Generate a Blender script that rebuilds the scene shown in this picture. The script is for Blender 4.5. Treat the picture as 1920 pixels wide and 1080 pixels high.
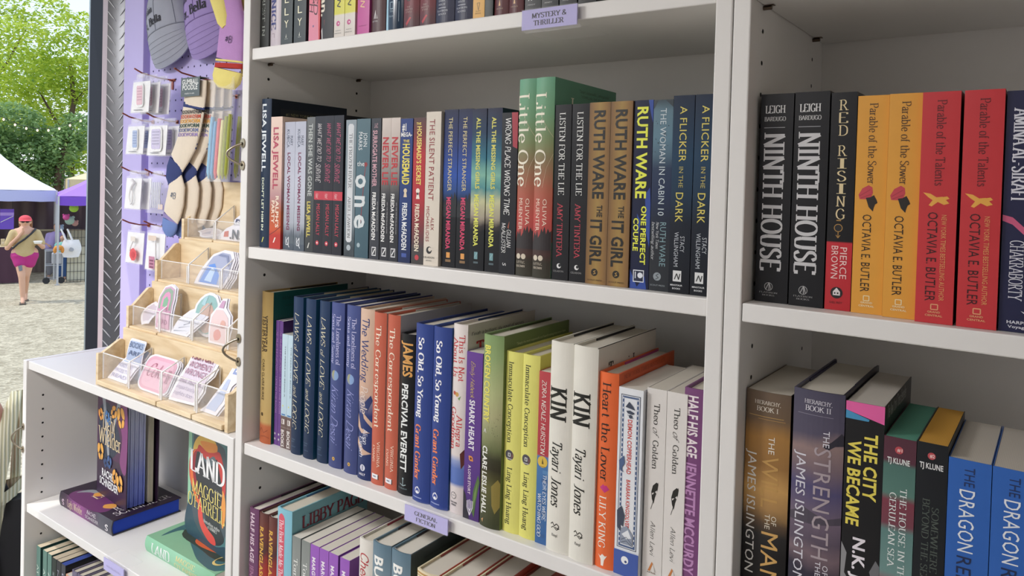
import bpy, bmesh, math, random
from mathutils import Vector, Matrix
random.seed(7)
PI = math.pi
for o in list(bpy.data.objects): bpy.data.objects.remove(o, do_unlink=True)
SC = bpy.context.scene
COL = SC.collection
# ------------------------------------------------------------------ camera
cam = bpy.data.cameras.new('camera'); co = bpy.data.objects.new('camera', cam); COL.objects.link(co)
cam.sensor_width = 36.0; cam.lens = 36.0 * 1372.35 / 1920.0; cam.shift_y = -163.64 / 1920.0
cam.clip_start = 0.02; cam.clip_end = 300
co.matrix_world = Matrix.Translation((1.0147, -0.7175, 0.1081)) @ Matrix(((0.82060, -0.0337, 0.5706, 0), (0.5709, 0.0002, -0.8210, 0), (0.0276, 0.9994, 0.0194, 0), (0, 0, 0, 1)))
SC.camera = co
# ------------------------------------------------------------------ view, world, sun
SC.view_settings.view_transform = 'Standard'; SC.view_settings.look = 'None'
SC.view_settings.gamma = 1.0; SC.view_settings.use_curve_mapping = False
SC.view_settings.exposure = 0.0
FILL_W = 29.0  # power of the added fill lamps
SC.cycles.use_denoising = True
SC.cycles.max_bounces = 10; SC.cycles.diffuse_bounces = 6; SC.cycles.transparent_max_bounces = 16
SC.cycles.caustics_reflective = False; SC.cycles.caustics_refractive = False
SC.cycles.sample_clamp_indirect = 6
W = bpy.data.worlds.new('World'); SC.world = W; W.use_nodes = True
wn = W.node_tree; wn.nodes.clear()
wo = wn.nodes.new('ShaderNodeOutputWorld'); wb = wn.nodes.new('ShaderNodeBackground')
ws = wn.nodes.new('ShaderNodeTexSky'); ws.sky_type = 'NISHITA'; ws.sun_disc = False
ws.sun_elevation = math.radians(58); ws.sun_rotation = math.radians(200); ws.air_density = 1.0; ws.dust_density = 1.2; ws.ozone_density = 1.0
wm = wn.nodes.new('ShaderNodeMix'); wm.data_type = 'RGBA'; wm.inputs['Factor'].default_value = 0.55
wm.inputs['B'].default_value = (4.4, 4.9, 5.6, 1)        # thin bright cloud veil over the blue
wn.links.new(ws.outputs[0], wm.inputs['A']); wn.links.new(wm.outputs['Result'], wb.inputs[0])
wb.inputs[1].default_value = 0.27
wn.links.new(wb.outputs[0], wo.inputs[0])
sl = bpy.data.lights.new('sun', 'SUN'); so = bpy.data.objects.new('sun', sl); COL.objects.link(so)
sl.energy = 1.9; sl.angle = math.radians(0.6); sl.color = (1.0, 0.96, 0.90)
so.rotation_euler = Vector((-0.25, -0.42, 0.87)).to_track_quat('Z', 'Y').to_euler()
# ------------------------------------------------------------------ materials
def lin(h, g=1.0):
    h = h.lstrip('#'); h = ''.join(c * 2 for c in h) if len(h) == 3 else h; o = []
    for i in (0, 2, 4):
        c = int(h[i:i+2], 16) / 255.0
        c = c / 12.92 if c <= 0.04045 else ((c + 0.055) / 1.055) ** 2.4
        o.append(c)
    L = .3 * o[0] + .59 * o[1] + .11 * o[2]; o = [min(max((L + (c - L) * .95) * g, 0), 0.88) for c in o]
    return (o[0], o[1], o[2], 1.0)
MC = {}
def new_mat(key):
    m = bpy.data.materials.new(key); m.use_nodes = True
    return m, m.node_tree, m.node_tree.nodes['Principled BSDF']
def noise_bump(nt, b, scale, strength, dist=0.001, detail=3):
    n = nt.nodes.new('ShaderNodeTexNoise'); n.inputs['Scale'].default_value = scale; n.inputs['Detail'].default_value = detail
    t = nt.nodes.new('ShaderNodeTexCoord'); nt.links.new(t.outputs['Object'], n.inputs['Vector'])
    u = nt.nodes.new('ShaderNodeBump'); u.inputs['Strength'].default_value = strength; u.inputs['Distance'].default_value = dist
    nt.links.new(n.outputs['Fac'], u.inputs['Height']); nt.links.new(u.outputs['Normal'], b.inputs['Normal'])
    return n
def mat(h, rough=0.5, g=1.0, metal=0.0, alpha=1.0, bump=0.0, bscale=60, spec=0.5, var=0.06, vscale=40):
    k = (h, rough, g, metal, alpha, bump, bscale, spec, var, vscale)
    if k in MC: return MC[k]
    m, nt, b = new_mat('m_' + h.strip('#'))
    c = lin(h, g)
    n = nt.nodes.new('ShaderNodeTexNoise'); n.inputs['Scale'].default_value = vscale; n.inputs['Detail'].default_value = 4
    t = nt.nodes.new('ShaderNodeTexCoord'); nt.links.new(t.outputs['Object'], n.inputs['Vector'])
    mx = nt.nodes.new('ShaderNodeMix'); mx.data_type = 'RGBA'
    mx.inputs['A'].default_value = tuple(v * (1 - var) for v in c[:3]) + (1,)
    mx.inputs['B'].default_value = tuple(min(v * (1 + var), 0.92) for v in c[:3]) + (1,)
    nt.links.new(n.outputs['Fac'], mx.inputs['Factor']); nt.links.new(mx.outputs['Result'], b.inputs['Base Color'])
    b.inputs['Roughness'].default_value = rough; b.inputs['Metallic'].default_value = metal
    b.inputs['Specular IOR Level'].default_value = spec
    if alpha < 1: b.inputs['Alpha'].default_value = alpha
    if bump: noise_bump(nt, b, bscale, bump)
    MC[k] = m; return m
def ramp_mat(stops, axis='Z', rough=0.4, g=1.0, noise=0.0, nscale=14.0, spec=0.32, interp='LINEAR'):
    """printed colour that changes along the thing itself (generated coordinates 0..1, bottom to top)"""
    k = ('ramp', tuple(stops), axis, rough, g, noise, nscale, interp)
    if k in MC: return MC[k]
    m, nt, b = new_mat('m_print')
    t = nt.nodes.new('ShaderNodeTexCoord'); s = nt.nodes.new('ShaderNodeSeparateXYZ'); nt.links.new(t.outputs['Generated'], s.inputs[0])
    r = nt.nodes.new('ShaderNodeValToRGB'); src = s.outputs[axis]
    if noise:
        n = nt.nodes.new('ShaderNodeTexNoise'); n.inputs['Scale'].default_value = nscale; n.inputs['Detail'].default_value = 5
        nt.links.new(t.outputs['Object'], n.inputs['Vector'])
        a = nt.nodes.new('ShaderNodeMath'); a.operation = 'MULTIPLY_ADD'; a.inputs[1].default_value = noise; a.inputs[2].default_value = -noise / 2
        nt.links.new(n.outputs['Fac'], a.inputs[0])
        d = nt.nodes.new('ShaderNodeMath'); d.operation = 'ADD'; nt.links.new(src, d.inputs[0]); nt.links.new(a.outputs[0], d.inputs[1]); src = d.outputs[0]
    nt.links.new(src, r.inputs[0]); cr = r.color_ramp; cr.interpolation = interp
    st = sorted([(1 - v, h) for v, h in stops])
    cr.elements[0].position = st[0][0]; cr.elements[0].color = lin(st[0][1], g)
    cr.elements[1].position = st[-1][0]; cr.elements[1].color = lin(st[-1][1], g)
    for p_, h in st[1:-1]:
        e = cr.elements.new(p_); e.color = lin(h, g)
    nt.links.new(r.outputs[0], b.inputs['Base Color']); b.inputs['Roughness'].default_value = rough
    b.inputs['Specular IOR Level'].default_value = spec
    MC[k] = m; return m
def clear_mat(name, tint=(1, 1, 1), rough=0.03, alpha=0.12, spec=0.6):
    k = ('clear', name, tint, rough, alpha)
    if k in MC: return MC[k]
    m, nt, b = new_mat(name); b.inputs['Base Color'].default_value = tint + (1,); b.inputs['Roughness'].default_value = rough
    b.inputs['Alpha'].default_value = alpha; b.inputs['Specular IOR Level'].default_value = spec
    noise_bump(nt, b, 30, 0.08)
    MC[k] = m; return m
def pages_mat(h='#d6d0c4', dirn='X', g=1.0):
    k = ('pages', h, dirn, g)
    if k in MC: return MC[k]
    m, nt, b = new_mat('m_pages'); t = nt.nodes.new('ShaderNodeTexCoord'); w = nt.nodes.new('ShaderNodeTexWave')
    w.wave_type = 'BANDS'; w.bands_direction = dirn; w.inputs['Scale'].default_value = 260; w.inputs['Distortion'].default_value = 1.2; w.inputs['Detail'].default_value = 2
    nt.links.new(t.outputs['Object'], w.inputs['Vector']); r = nt.nodes.new('ShaderNodeValToRGB'); c = lin(h, g)
    r.color_ramp.elements[0].color = tuple(v * .86 for v in c[:3]) + (1,); r.color_ramp.elements[1].color = c
    nt.links.new(w.outputs['Fac'], r.inputs[0]); nt.links.new(r.outputs[0], b.inputs['Base Color']); b.inputs['Roughness'].default_value = .85
    b.inputs['Specular IOR Level'].default_value = .2
    MC[k] = m; return m
# ------------------------------------------------------------------ mesh building
class MB:
    def __init__(s): s.v = []; s.f = []; s.m = []; s.mats = []; s.sm = []
    def mi(s, m):
        if m not in s.mats: s.mats.append(m)
        return s.mats.index(m)
    def add(s, vs, fs, m, smooth=False):
        o = len(s.v); i = s.mi(m); s.v += [tuple(p) for p in vs]
        for f in fs: s.f.append([o + q for q in f]); s.m.append(i); s.sm.append(smooth)
    def poly(s, pts, m): s.add(pts, [list(range(len(pts)))], m)
    def box(s, x0, y0, z0, x1, y1, z1, m):
        s.add([(x0, y0, z0), (x1, y0, z0), (x1, y1, z0), (x0, y1, z0), (x0, y0, z1), (x1, y0, z1), (x1, y1, z1), (x0, y1, z1)],
              [(0, 3, 2, 1), (4, 5, 6, 7), (0, 1, 5, 4), (1, 2, 6, 5), (2, 3, 7, 6), (3, 0, 4, 7)], m)
    def prism(s, pts, d, m, smooth=False):
        """closed outline pts (3d, planar) extruded by vector d"""
        n = len(pts); b = [Vector(p) + Vector(d) for p in pts]
        s.add(list(pts) + b, [list(range(n - 1, -1, -1)), list(range(n, 2 * n))], m)
        s.add(list(pts) + b, [(i, (i + 1) % n, n + (i + 1) % n, n + i) for i in range(n)], m, smooth)
    def tube(s, pts, r, m, n=8, cap=True):
        pts = [Vector(p) for p in pts]; rs = r if isinstance(r, (list, tuple)) else [r] * len(pts); vs = []; ref = None
        for i, p in enumerate(pts):
            t = (pts[min(i + 1, len(pts) - 1)] - pts[max(i - 1, 0)]).normalized()
            if ref is None: ref = Vector((0, 0, 1)) if abs(t.z) < .9 else Vector((1, 0, 0))
            a = t.cross(ref).normalized(); b = a.cross(t).normalized(); ref = b
            for k in range(n): vs.append(p + a * rs[i] * math.cos(2 * PI * k / n) + b * rs[i] * math.sin(2 * PI * k / n))
        fs = [(i * n + k, i * n + (k + 1) % n, (i + 1) * n + (k + 1) % n, (i + 1) * n + k) for i in range(len(pts) - 1) for k in range(n)]
        s.add(vs, fs, m, True)
        if cap: s.add(vs[:n] + vs[-n:], [list(range(n)), list(range(2 * n - 1, n - 1, -1))], m)
    def loft(s, rings, m, closed=True, smooth=True, caps=False):
        n = len(rings[0]); vs = [p for r in rings for p in r]; e = n if closed else n - 1
        s.add(vs, [(i * n + k, i * n + (k + 1) % n, (i + 1) * n + (k + 1) % n, (i + 1) * n + k) for i in range(len(rings) - 1) for k in range(e)], m, smooth)
        if caps: s.add(list(rings[0]) + list(rings[-1]), [list(range(n)), list(range(2 * n - 1, n - 1, -1))], m)
    def disc(s, c, r, nrm, m, n=16, ry=None):
        c = Vector(c); t = Vector(nrm).normalized(); a = t.cross(Vector((0, 0, 1)) if abs(t.z) < .9 else Vector((1, 0, 0))).normalized(); b = a.cross(t)
        ry = ry or r
        s.poly([c + a * r * math.cos(2 * PI * k / n) + b * ry * math.sin(2 * PI * k / n) for k in range(n)], m)
    def sphere(s, c, r, m, nu=12, nv=8):
        rx, ry, rz = r if isinstance(r, tuple) else (r, r, r); rings = []
        for j in range(nv + 1):
            a = PI * j / nv - PI / 2
            rings.append([(c[0] + rx * math.cos(a) * math.cos(2 * PI * k / nu), c[1] + ry * math.cos(a) * math.sin(2 * PI * k / nu), c[2] + rz * math.sin(a)) for k in range(nu)])
        s.loft(rings, m)
    def mesh(s, name):
        me = bpy.data.meshes.new(name); me.from_pydata([tuple(p) for p in s.v], [], s.f)
        for m in s.mats: me.materials.append(m)
        me.polygons.foreach_set('material_index', s.m); me.polygons.foreach_set('use_smooth', s.sm); me.update(); return me
    def build(s, name, parent=None, loc=None, rot=None, bevel=0, weld=False):
        o = bpy.data.objects.new(name, s.mesh(name)); COL.objects.link(o)
        if parent is not None: o.parent = parent
        if loc is not None: o.location = loc
        if rot is not None: o.rotation_euler = rot
        if bevel:
            b = o.modifiers.new('bevel', 'BEVEL'); b.width = bevel; b.segments = 2; b.limit_method = 'ANGLE'
        return o
def tag(o, label, cat, group=None, kind=None):
    if label: o['label'] = label
    if cat: o['category'] = cat
    if group: o['group'] = group
    if kind: o['kind'] = kind
    return o
def thing(name, label, cat, loc=(0, 0, 0), rz=0.0, group=None, rot=None):
    o = bpy.data.objects.new(name, None); COL.objects.link(o); o.location = loc; o.empty_display_size = .03
    o.rotation_euler = rot if rot is not None else (0, 0, rz)
    return tag(o, label, cat, group)
def struct(o): o['kind'] = 'structure'; return o
# ------------------------------------------------------------------ lettering: a pen-stroke roman, an italic hand, and the built-in sans
GL = dict([(e[0], (float(e[2:].split('=')[0]), e[2:].split('=')[1])) for e in '''A:.76=.02,0 .38,1|.38,1 .74,0|.15,.34 .61,.34
B:.66=.1,0 .1,1|~.1,1 .4,1 .54,.88 .52,.64 .36,.53 .1,.53|~.34,.53 .56,.46 .61,.22 .46,.02 .1,0
C:.7=~.64,.76 .54,.95 .36,1 .14,.86 .04,.5 .14,.14 .36,0 .54,.05 .65,.24
D:.76=.1,0 .1,1|~.1,1 .42,.98 .66,.8 .71,.5 .66,.2 .42,.02 .1,0
E:.62=.1,0 .1,1|.1,1 .56,1|.1,.53 .46,.53|.1,0 .58,0|.56,1 .56,.84|.58,0 .58,.18
F:.58=.1,0 .1,1|.1,1 .54,1|.1,.53 .44,.53|.54,1 .54,.84
G:.76=~.65,.78 .54,.95 .36,1 .14,.86 .04,.5 .14,.14 .38,0 .58,.06 .66,.16|.66,.1 .66,.42|.48,.42 .76,.42
H:.8=.12,0 .12,1|.68,0 .68,1|.12,.52 .68,.52
I:.36=.18,0 .18,1
J:.42=.26,1 .26,.2|~.26,.2 .2,.0 .02,-.04
K:.74=.12,0 .12,1|.12,.42 .62,1|.3,.6 .68,0
L:.6=.12,0 .12,1|.12,0 .56,0|.56,0 .56,.2
M:.92=.12,0 .12,1|.12,1 .46,.1|.46,.1 .8,1|.8,1 .8,0
N:.8=.12,0 .12,1|.12,1 .68,0|.68,0 .68,1
O:.78=~.39,1 .64,.87 .74,.5 .64,.13 .39,0 .14,.13 .04,.5 .14,.87 .39,1
P:.62=.12,0 .12,1|~.12,1 .44,.98 .57,.75 .44,.5 .12,.48
Q:.78=~.39,1 .64,.87 .74,.5 .64,.13 .39,0 .14,.13 .04,.5 .14,.87 .39,1|.44,.18 .74,-.14
R:.72=.12,0 .12,1|~.12,1 .44,.98 .57,.76 .44,.53 .12,.5|.36,.5 .68,0
S:.58=~.5,.82 .4,.97 .24,.99 .08,.86 .1,.66 .3,.52 .5,.38 .53,.16 .36,.01 .16,.02 .05,.2
T:.68=.34,0 .34,1|.04,1 .64,1|.04,1 .04,.84|.64,1 .64,.84
U:.76=.12,1 .12,.3|~.12,.3 .2,.05 .38,0 .56,.05 .64,.3|.64,.3 .64,1
V:.74=.02,1 .37,0|.37,0 .72,1
W:1.04=.02,1 .28,0|.28,0 .52,.95|.52,.95 .76,0|.76,0 1.02,1
X:.74=.06,0 .68,1|.06,1 .68,0
Y:.72=.02,1 .36,.48|.36,.48 .7,1|.36,.48 .36,0
Z:.64=.06,1 .58,1|.58,1 .06,0|.06,0 .6,0
a:.52=~.08,.54 .2,.66 .36,.64 .4,.48 .4,.1|~.4,.4 .16,.34 .05,.18 .14,.01 .3,.04 .4,.16|~.4,.1 .43,.0 .52,.02
b:.56=.1,0 .1,1|~.1,.5 .24,.66 .42,.6 .51,.33 .42,.06 .24,0 .1,.12
c:.48=~.43,.52 .32,.65 .18,.62 .06,.33 .16,.04 .32,.0 .45,.12
d:.58=.46,0 .46,1|~.46,.5 .32,.66 .14,.6 .05,.33 .14,.06 .32,0 .46,.12
e:.5=~.07,.36 .44,.36 .42,.55 .26,.66 .1,.55 .05,.33 .14,.06 .3,0 .45,.12
f:.34=.13,0 .13,.78|~.13,.78 .2,.97 .36,.96|.02,.63 .3,.63
g:.54=~.25,.66 .42,.58 .44,.42 .26,.28 .1,.38 .08,.55 .25,.66|~.14,.3 .06,.16 .2,.08 .42,.04 .46,-.14 .26,-.28 .06,-.2 .08,-.04 .2,.07|.42,.62 .54,.66
h:.6=.1,0 .1,1|~.1,.5 .26,.66 .42,.62 .48,.44|.48,.46 .48,0
i:.28=.14,0 .14,.64|.14,.86 .14,.94
j:.28=.16,.64 .16,-.1|~.16,-.1 .1,-.27 -.02,-.26|.16,.86 .16,.94
k:.56=.1,0 .1,1|.1,.28 .44,.64|.24,.42 .52,0
l:.28=.14,0 .14,1
m:.88=.1,0 .1,.64|~.1,.5 .22,.66 .38,.62 .44,.44|.44,.46 .44,0|~.44,.5 .56,.66 .72,.62 .78,.44|.78,.46 .78,0
n:.6=.1,0 .1,.64|~.1,.5 .26,.66 .42,.62 .48,.44|.48,.46 .48,0
o:.54=~.27,.66 .44,.58 .5,.33 .44,.08 .27,0 .1,.08 .04,.33 .1,.58 .27,.66
p:.57=.1,-.28 .1,.64|~.1,.5 .24,.66 .42,.6 .51,.33 .42,.06 .24,0 .1,.12
q:.57=.46,-.28 .46,.64|~.46,.5 .32,.66 .14,.6 .05,.33 .14,.06 .32,0 .46,.12
r:.42=.1,0 .1,.64|~.1,.44 .2,.62 .38,.62
s:.42=~.36,.54 .26,.65 .12,.62 .08,.48 .22,.36 .36,.22 .32,.04 .18,0 .05,.1
t:.36=.14,.86 .14,.14|~.14,.14 .2,0 .34,.05|.02,.63 .32,.63
u:.6=.1,.64 .1,.2|~.1,.2 .16,.03 .32,.0 .46,.14|.46,.64 .46,0
v:.54=.03,.64 .27,0|.27,0 .51,.64
w:.78=.03,.64 .21,0|.21,0 .39,.6|.39,.6 .57,0|.57,0 .75,.64
x:.54=.05,0 .49,.64|.05,.64 .49,0
y:.54=.03,.64 .28,.02|.51,.64 .22,-.14|~.22,-.14 .14,-.28 .02,-.25
z:.48=.06,.64 .42,.64|.42,.64 .06,0|.06,0 .44,0
0:.6=~.3,1 .48,.87 .55,.5 .48,.13 .3,0 .12,.13 .05,.5 .12,.87 .3,1
1:.4=.22,0 .22,1|.06,.84 .22,1
2:.56=~.06,.76 .16,.96 .34,1 .49,.86 .46,.64 .26,.34 .06,.02|.06,0 .52,0
&:.84=~.74,0 .44,.34 .2,.66 .2,.88 .36,1 .5,.86 .42,.64 .18,.46 .06,.22 .2,.01 .46,.06 .7,.44
.:.24=.12,.0 .12,.07
,:.24=~.13,.06 .13,-.02 .07,-.14
':.2=.1,1 .09,.78
-:.4=.06,.4 .34,.4
#:.7=.16,.1 .28,.9|.42,.1 .54,.9|.06,.34 .62,.34|.08,.66 .64,.66'''.split('\n')])
def smooth_pts(P, k=5):
    if len(P) < 3: return P
    cl = P[0] == P[-1]; n = len(P); out = []
    for i in range(n - 1):
        p0 = P[i - 1] if i else (P[-2] if cl else P[0]); p1, p2 = P[i], P[i + 1]
        p3 = P[i + 2] if i + 2 < n else (P[1] if cl else P[-1])
        for j in range(k):
            t = j / k
            out.append(tuple(.5 * (2 * b + (c - a) * t + (2 * a - 5 * b + 4 * c - d) * t * t + (-a + 3 * b - 3 * c + d) * t ** 3) for a, b, c, d in zip(p0, p1, p2, p3)))
    return out + [P[-1]]
def glyph(ch, style):
    # style: r roman, R bold roman, i italic, h hand / script
    adv, src = GL.get(ch, (.3, ''))
    thick, thin, ang, serif, sh = {'r': (.125, .04, 0.0, .085, 0), 'R': (.2, .06, 0.0, .09, 0), 'i': (.085, .035, .3, 0, .24), 'h': (.11, .07, .5, 0, .12), 'c': (.085, .035, .6, 0, .42), 'I': (.15, .045, .2, .05, .2), 'l': (.06, .05, 0, 0, 0)}[style]
    V = []; Fc = []; ends = {}
    st = [(s[0] == '~', [tuple(map(float, q.split(','))) for q in s.lstrip('~').split()]) for s in src.split('|')] if src else []
    for cv, P in st:
        for q in (P[0], P[-1]): ends.setdefault(q, []).append(cv)
    for cv, P in st:
        if cv: Q = smooth_pts(P, 4)
        else:
            (ax, ay), (bx, by) = P[0], P[1]; L = math.hypot(bx - ax, by - ay); n = max(1, int(L / .22)); Q = [(ax + (bx - ax) * i / n, ay + (by - ay) * i / n) for i in range(n + 1)]
        o = len(V); n = len(Q)
        for i, (x, y) in enumerate(Q):
            a = Q[max(i - 1, 0)]; b = Q[min(i + 1, n - 1)]
            if cv and P[0] == P[-1] and i in (0, n - 1): a, b = Q[-2], Q[1]
            dx, dy = b[0] - a[0], b[1] - a[1]; L = math.hypot(dx, dy) or 1; dx /= L; dy /= L
            w = (thin + (thick - thin) * abs(dy * math.cos(ang) - dx * math.sin(ang))) / 2
            V += [(x - dy * w, y + dx * w), (x + dy * w, y - dx * w)]
        Fc += [(o + 2 * i, o + 2 * i + 1, o + 2 * i + 3, o + 2 * i + 2) for i in range(n - 1)]
        if serif and not cv and abs(P[1][1] - P[0][1]) > .3:
            for q in P:
                if min(abs(q[1] - t) for t in (0, 1, .64, -.28)) < .02 and sum(1 for c in ends[q] if not c) == 1:
                    o = len(V); d = 1 if q[1] < .3 else -1; ex = serif + thick / 2; er = ex
                    if True in ends[q]: er = 0
                    if q[1] == .64 or (q[1] == 1 and ch.islower()): er = 0
                    V += [(q[0] - ex, q[1]), (q[0] + er, q[1]), (q[0] + er, q[1] + d * .05), (q[0] - ex, q[1] + d * .05)]; Fc.append((o, o + 1, o + 2, o + 3))
    return adv, [(x + y * sh, y) for x, y in V], Fc
GC = {}
_tc = None
def sans(ch, bold):
    """one glyph of the built-in sans as flat polygons, cap height 1, cut across so it can bend"""
    global _tc
    if _tc is None:
        cu = bpy.data.curves.new('type_sample', 'FONT'); _tc = bpy.data.objects.new('type_sample', cu); COL.objects.link(_tc); cu.resolution_u = 2; cu.fill_mode = 'FRONT'
    def grab(s):
        _tc.data.body = s; _tc.data.offset = .028 if bold else 0.0; bpy.context.view_layer.update()
        dg = bpy.context.evaluated_depsgraph_get(); ev = _tc.evaluated_get(dg); me = ev.to_mesh()
        r = ([tuple(v.co[:2]) for v in me.vertices], [tuple(p.vertices) for p in me.polygons]); ev.to_mesh_clear(); return r
    if 'cap' not in GC:
        v, f = grab('H'); GC['cap'] = max(p[1] for p in v)
    cap = GC['cap']
    v, f = grab(ch + 'I'); w1 = max(p[0] for p in v); v2, f2 = grab('I'); w2 = max(p[0] for p in v2)
    adv = (w1 - w2) / cap
    v, f = grab(ch)
    bm = bmesh.new(); vs = [bm.verts.new((x / cap, y / cap, 0)) for x, y in v]
    for q in f:
        try: bm.faces.new([vs[i] for i in q])
        except ValueError: pass
    for yy in (.25, .5, .75): bmesh.ops.bisect_plane(bm, geom=bm.verts[:] + bm.edges[:] + bm.faces[:], plane_co=(0, yy, 0), plane_no=(0, 1, 0))
    bm.verts.index_update(); r = (adv, [tuple(q.co[:2]) for q in bm.verts], [tuple(q.index for q in fc.verts) for fc in bm.faces]); bm.free()
    return r
def word(s, style):
    """flat lettering: vertices, faces and width with cap height 1"""
    k = (s, style, 'w')
    if k in GC: return GC[k]
    V = []; Fc = []; x = 0.0
    for ch in s:
        if ch == ' ': x += .36; continue
        g = (ch, style)
        if g not in GC: GC[g] = sans(ch, style == 'S') if style in 'sS' else glyph(ch, style)
        adv, v, f = GC[g]; o = len(V)
        V += [(a + x, b) for a, b in v]; Fc += [tuple(o + i for i in q) for q in f]
        x += adv + (.07 if style in 'rRlI' else .05 if style in 'i' else .03)
    if V:
        x0 = min(p[0] for p in V); x1 = max(p[0] for p in V)
    else: x0, x1 = 0, 1
    r = ([(a - x0, b) for a, b in V], Fc, max(x1 - x0, .01)); GC[k] = r; return r
def flat_text(mb, s, style, m, org, ux, uy, width, height, fit=True):
    """lettering on a flat face: org = left end of the baseline, ux / uy = unit directions"""
    V, Fc, w = word(s, style); org = Vector(org); ux = Vector(ux); uy = Vector(uy)
    if width is None: width = w * height
    mb.add([org + ux * (a / w * width) + uy * (b * height) for a, b in V], Fc, m)
# ------------------------------------------------------------------ the setting: inside of a market trailer
WHITE = mat('#e4e2df', .45, 1.0, bump=.04, bscale=220, var=.015)
WALLW = mat('#cfccc8', .6, 1.0, var=.03)
BLACK = mat('#0b0b0c', .6, 1.0)
FLOORM = mat('#b5aea4', .6, 1.0, bump=.2, bscale=50)
LILAC = mat('#b9aee0', .55, 1.12, bump=.08, bscale=90, var=.03, vscale=12)
def sbox(name, *a):
    m = MB(); m.box(*a); return struct(m.build(name))
ZF, ZCEIL = -1.374, 0.80
sbox('floor', -1.16, -1.95, ZF - .06, 2.1, .33, ZF, FLOORM)
sbox('ceiling', -1.16, -1.95, ZCEIL, 2.1, .33, ZCEIL + .05, WALLW)
sbox('wall_back', -1.02, .297, ZF, 2.1, .33, ZCEIL, LILAC)
sbox('wall_right', 2.05, -1.95, ZF, 2.1, .297, ZCEIL, WALLW)
sbox('wall_front', -1.16, -1.95, ZF, 2.05, -1.9, ZCEIL, mat('#aaa6a4', .7))
# added fill: flat lamps and area lights invented to brighten the interior
for lx, ly_, lab in ((-.55, -1.15, 'added fill lamp on the unseen ceiling nearest the open end'), (.45, -1.35, 'added fill lamp on the unseen ceiling over the aisle')):
    t = thing('added_fill_lamp', lab, 'lamp', (lx, ly_, ZCEIL)); m = MB(); m.box(-.32, -.16, -.03, .32, .16, -.0005, mat('#d8d8d8', .4)); m.build('fill_housing', t, bevel=.004)
    em, ent, eb = new_mat('m_lamp_diffuser'); eb.inputs['Emission Color'].default_value = (1, .97, .95, 1); eb.inputs['Emission Strength'].default_value = 3.0
    m = MB(); m.box(-.30, -.14, -.034, .30, .14, -.0305, em); m.build('fill_diffuser', t)
    al = bpy.data.lights.new('fill_light', 'AREA'); al.shape = 'RECTANGLE'; al.size = .6; al.size_y = .28; al.energy = FILL_W if lx < 0 else FILL_W * .25; al.color = (1, .975, .965); ao = bpy.data.objects.new('fill_light', al); COL.objects.link(ao); ao.parent = t; ao.location = (0, 0, -.04)
# door post at the open end: black jamb, grey seal, pale strip
m = MB(); BJ = mat('#161b28', .55, 1.0, spec=.2); GJ = mat('#8d9aa0', .4, 1.0, metal=.3)
m.box(-1.135, .29, ZF, -1.112, .33, ZCEIL, GJ); m.box(-1.116, .278, ZF, -1.106, .33, ZCEIL, BJ); m.box(-1.108, .272, ZF, -1.097, .33, ZCEIL, GJ)
m.box(-1.092, .268, ZF, -1.010, .33, ZCEIL, BJ)
struct(m.build('door_frame', bevel=.002))
m = MB(); m.box(-1.010, .262, ZF, -.972, .33, ZCEIL, mat('#b9a8ae', .5)); struct(m.build('trim_1'))
# tread-plate corner sheet, slightly bowed, with raised bars
TP = mat('#75777b', .34, 1.0, metal=.85, bump=.1, bscale=150)
m = MB(); prof = []
for k in range(13):
    t = k / 12; x = -.972 + .05 * t; y = (.256) + .037 * math.sin(PI / 2 * min(max(t, 0), 1)) ** .9 ; prof.append((x, y))
m.loft([[(x, y, z) for x, y in prof] for z in (ZF, ZCEIL)], TP, closed=False)
def pl_y(x):
    t = (x + .972) / .05; return (.256) + .037 * math.sin(PI / 2 * min(max(t, 0), 1)) ** .9
TPB = mat('#d6d8da', .35, 1.0, metal=.35)
z = -.62
while z < .76:
    for c in range(3):
        x = -.9655 + c * .0195; zz = z + (.0155 if c % 2 else 0); s = 1 if c % 2 else -1; L = .0125
        if x > -.926: continue
        pts = [(x + a * L * .5, pl_y(x + a * L * .5) - .0012, zz + s * a * L) for a in (-1, -.4, .4, 1)]
        m.tube(pts, [.0005, .0016, .0016, .0005], TPB, n=6)
    z += .031
struct(m.build('trim_2'))
# purple framing board and pegboard
m = MB(); m.box(-.9245, .276, ZF, -.831, .297, ZCEIL, LILAC); struct(m.build('trim_3', bevel=.0015))
PEG = thing('pegboard', 'lilac painted pegboard sheet on the wall behind the short bookcase', 'pegboard', (0, .285, 0))
m = MB(); m.box(-.8135, 0, -.42, -.02, .008, ZCEIL - .01, LILAC); HOLE = mat('#3a3560', .9)
for i in range(31):
    for j in range(46):
        m.disc((-.797 + i * .0258, -.0002, -.40 + j * .0258), .0026, (0, -1, 0), HOLE, n=8)
m.build('board', PEG)
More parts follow.
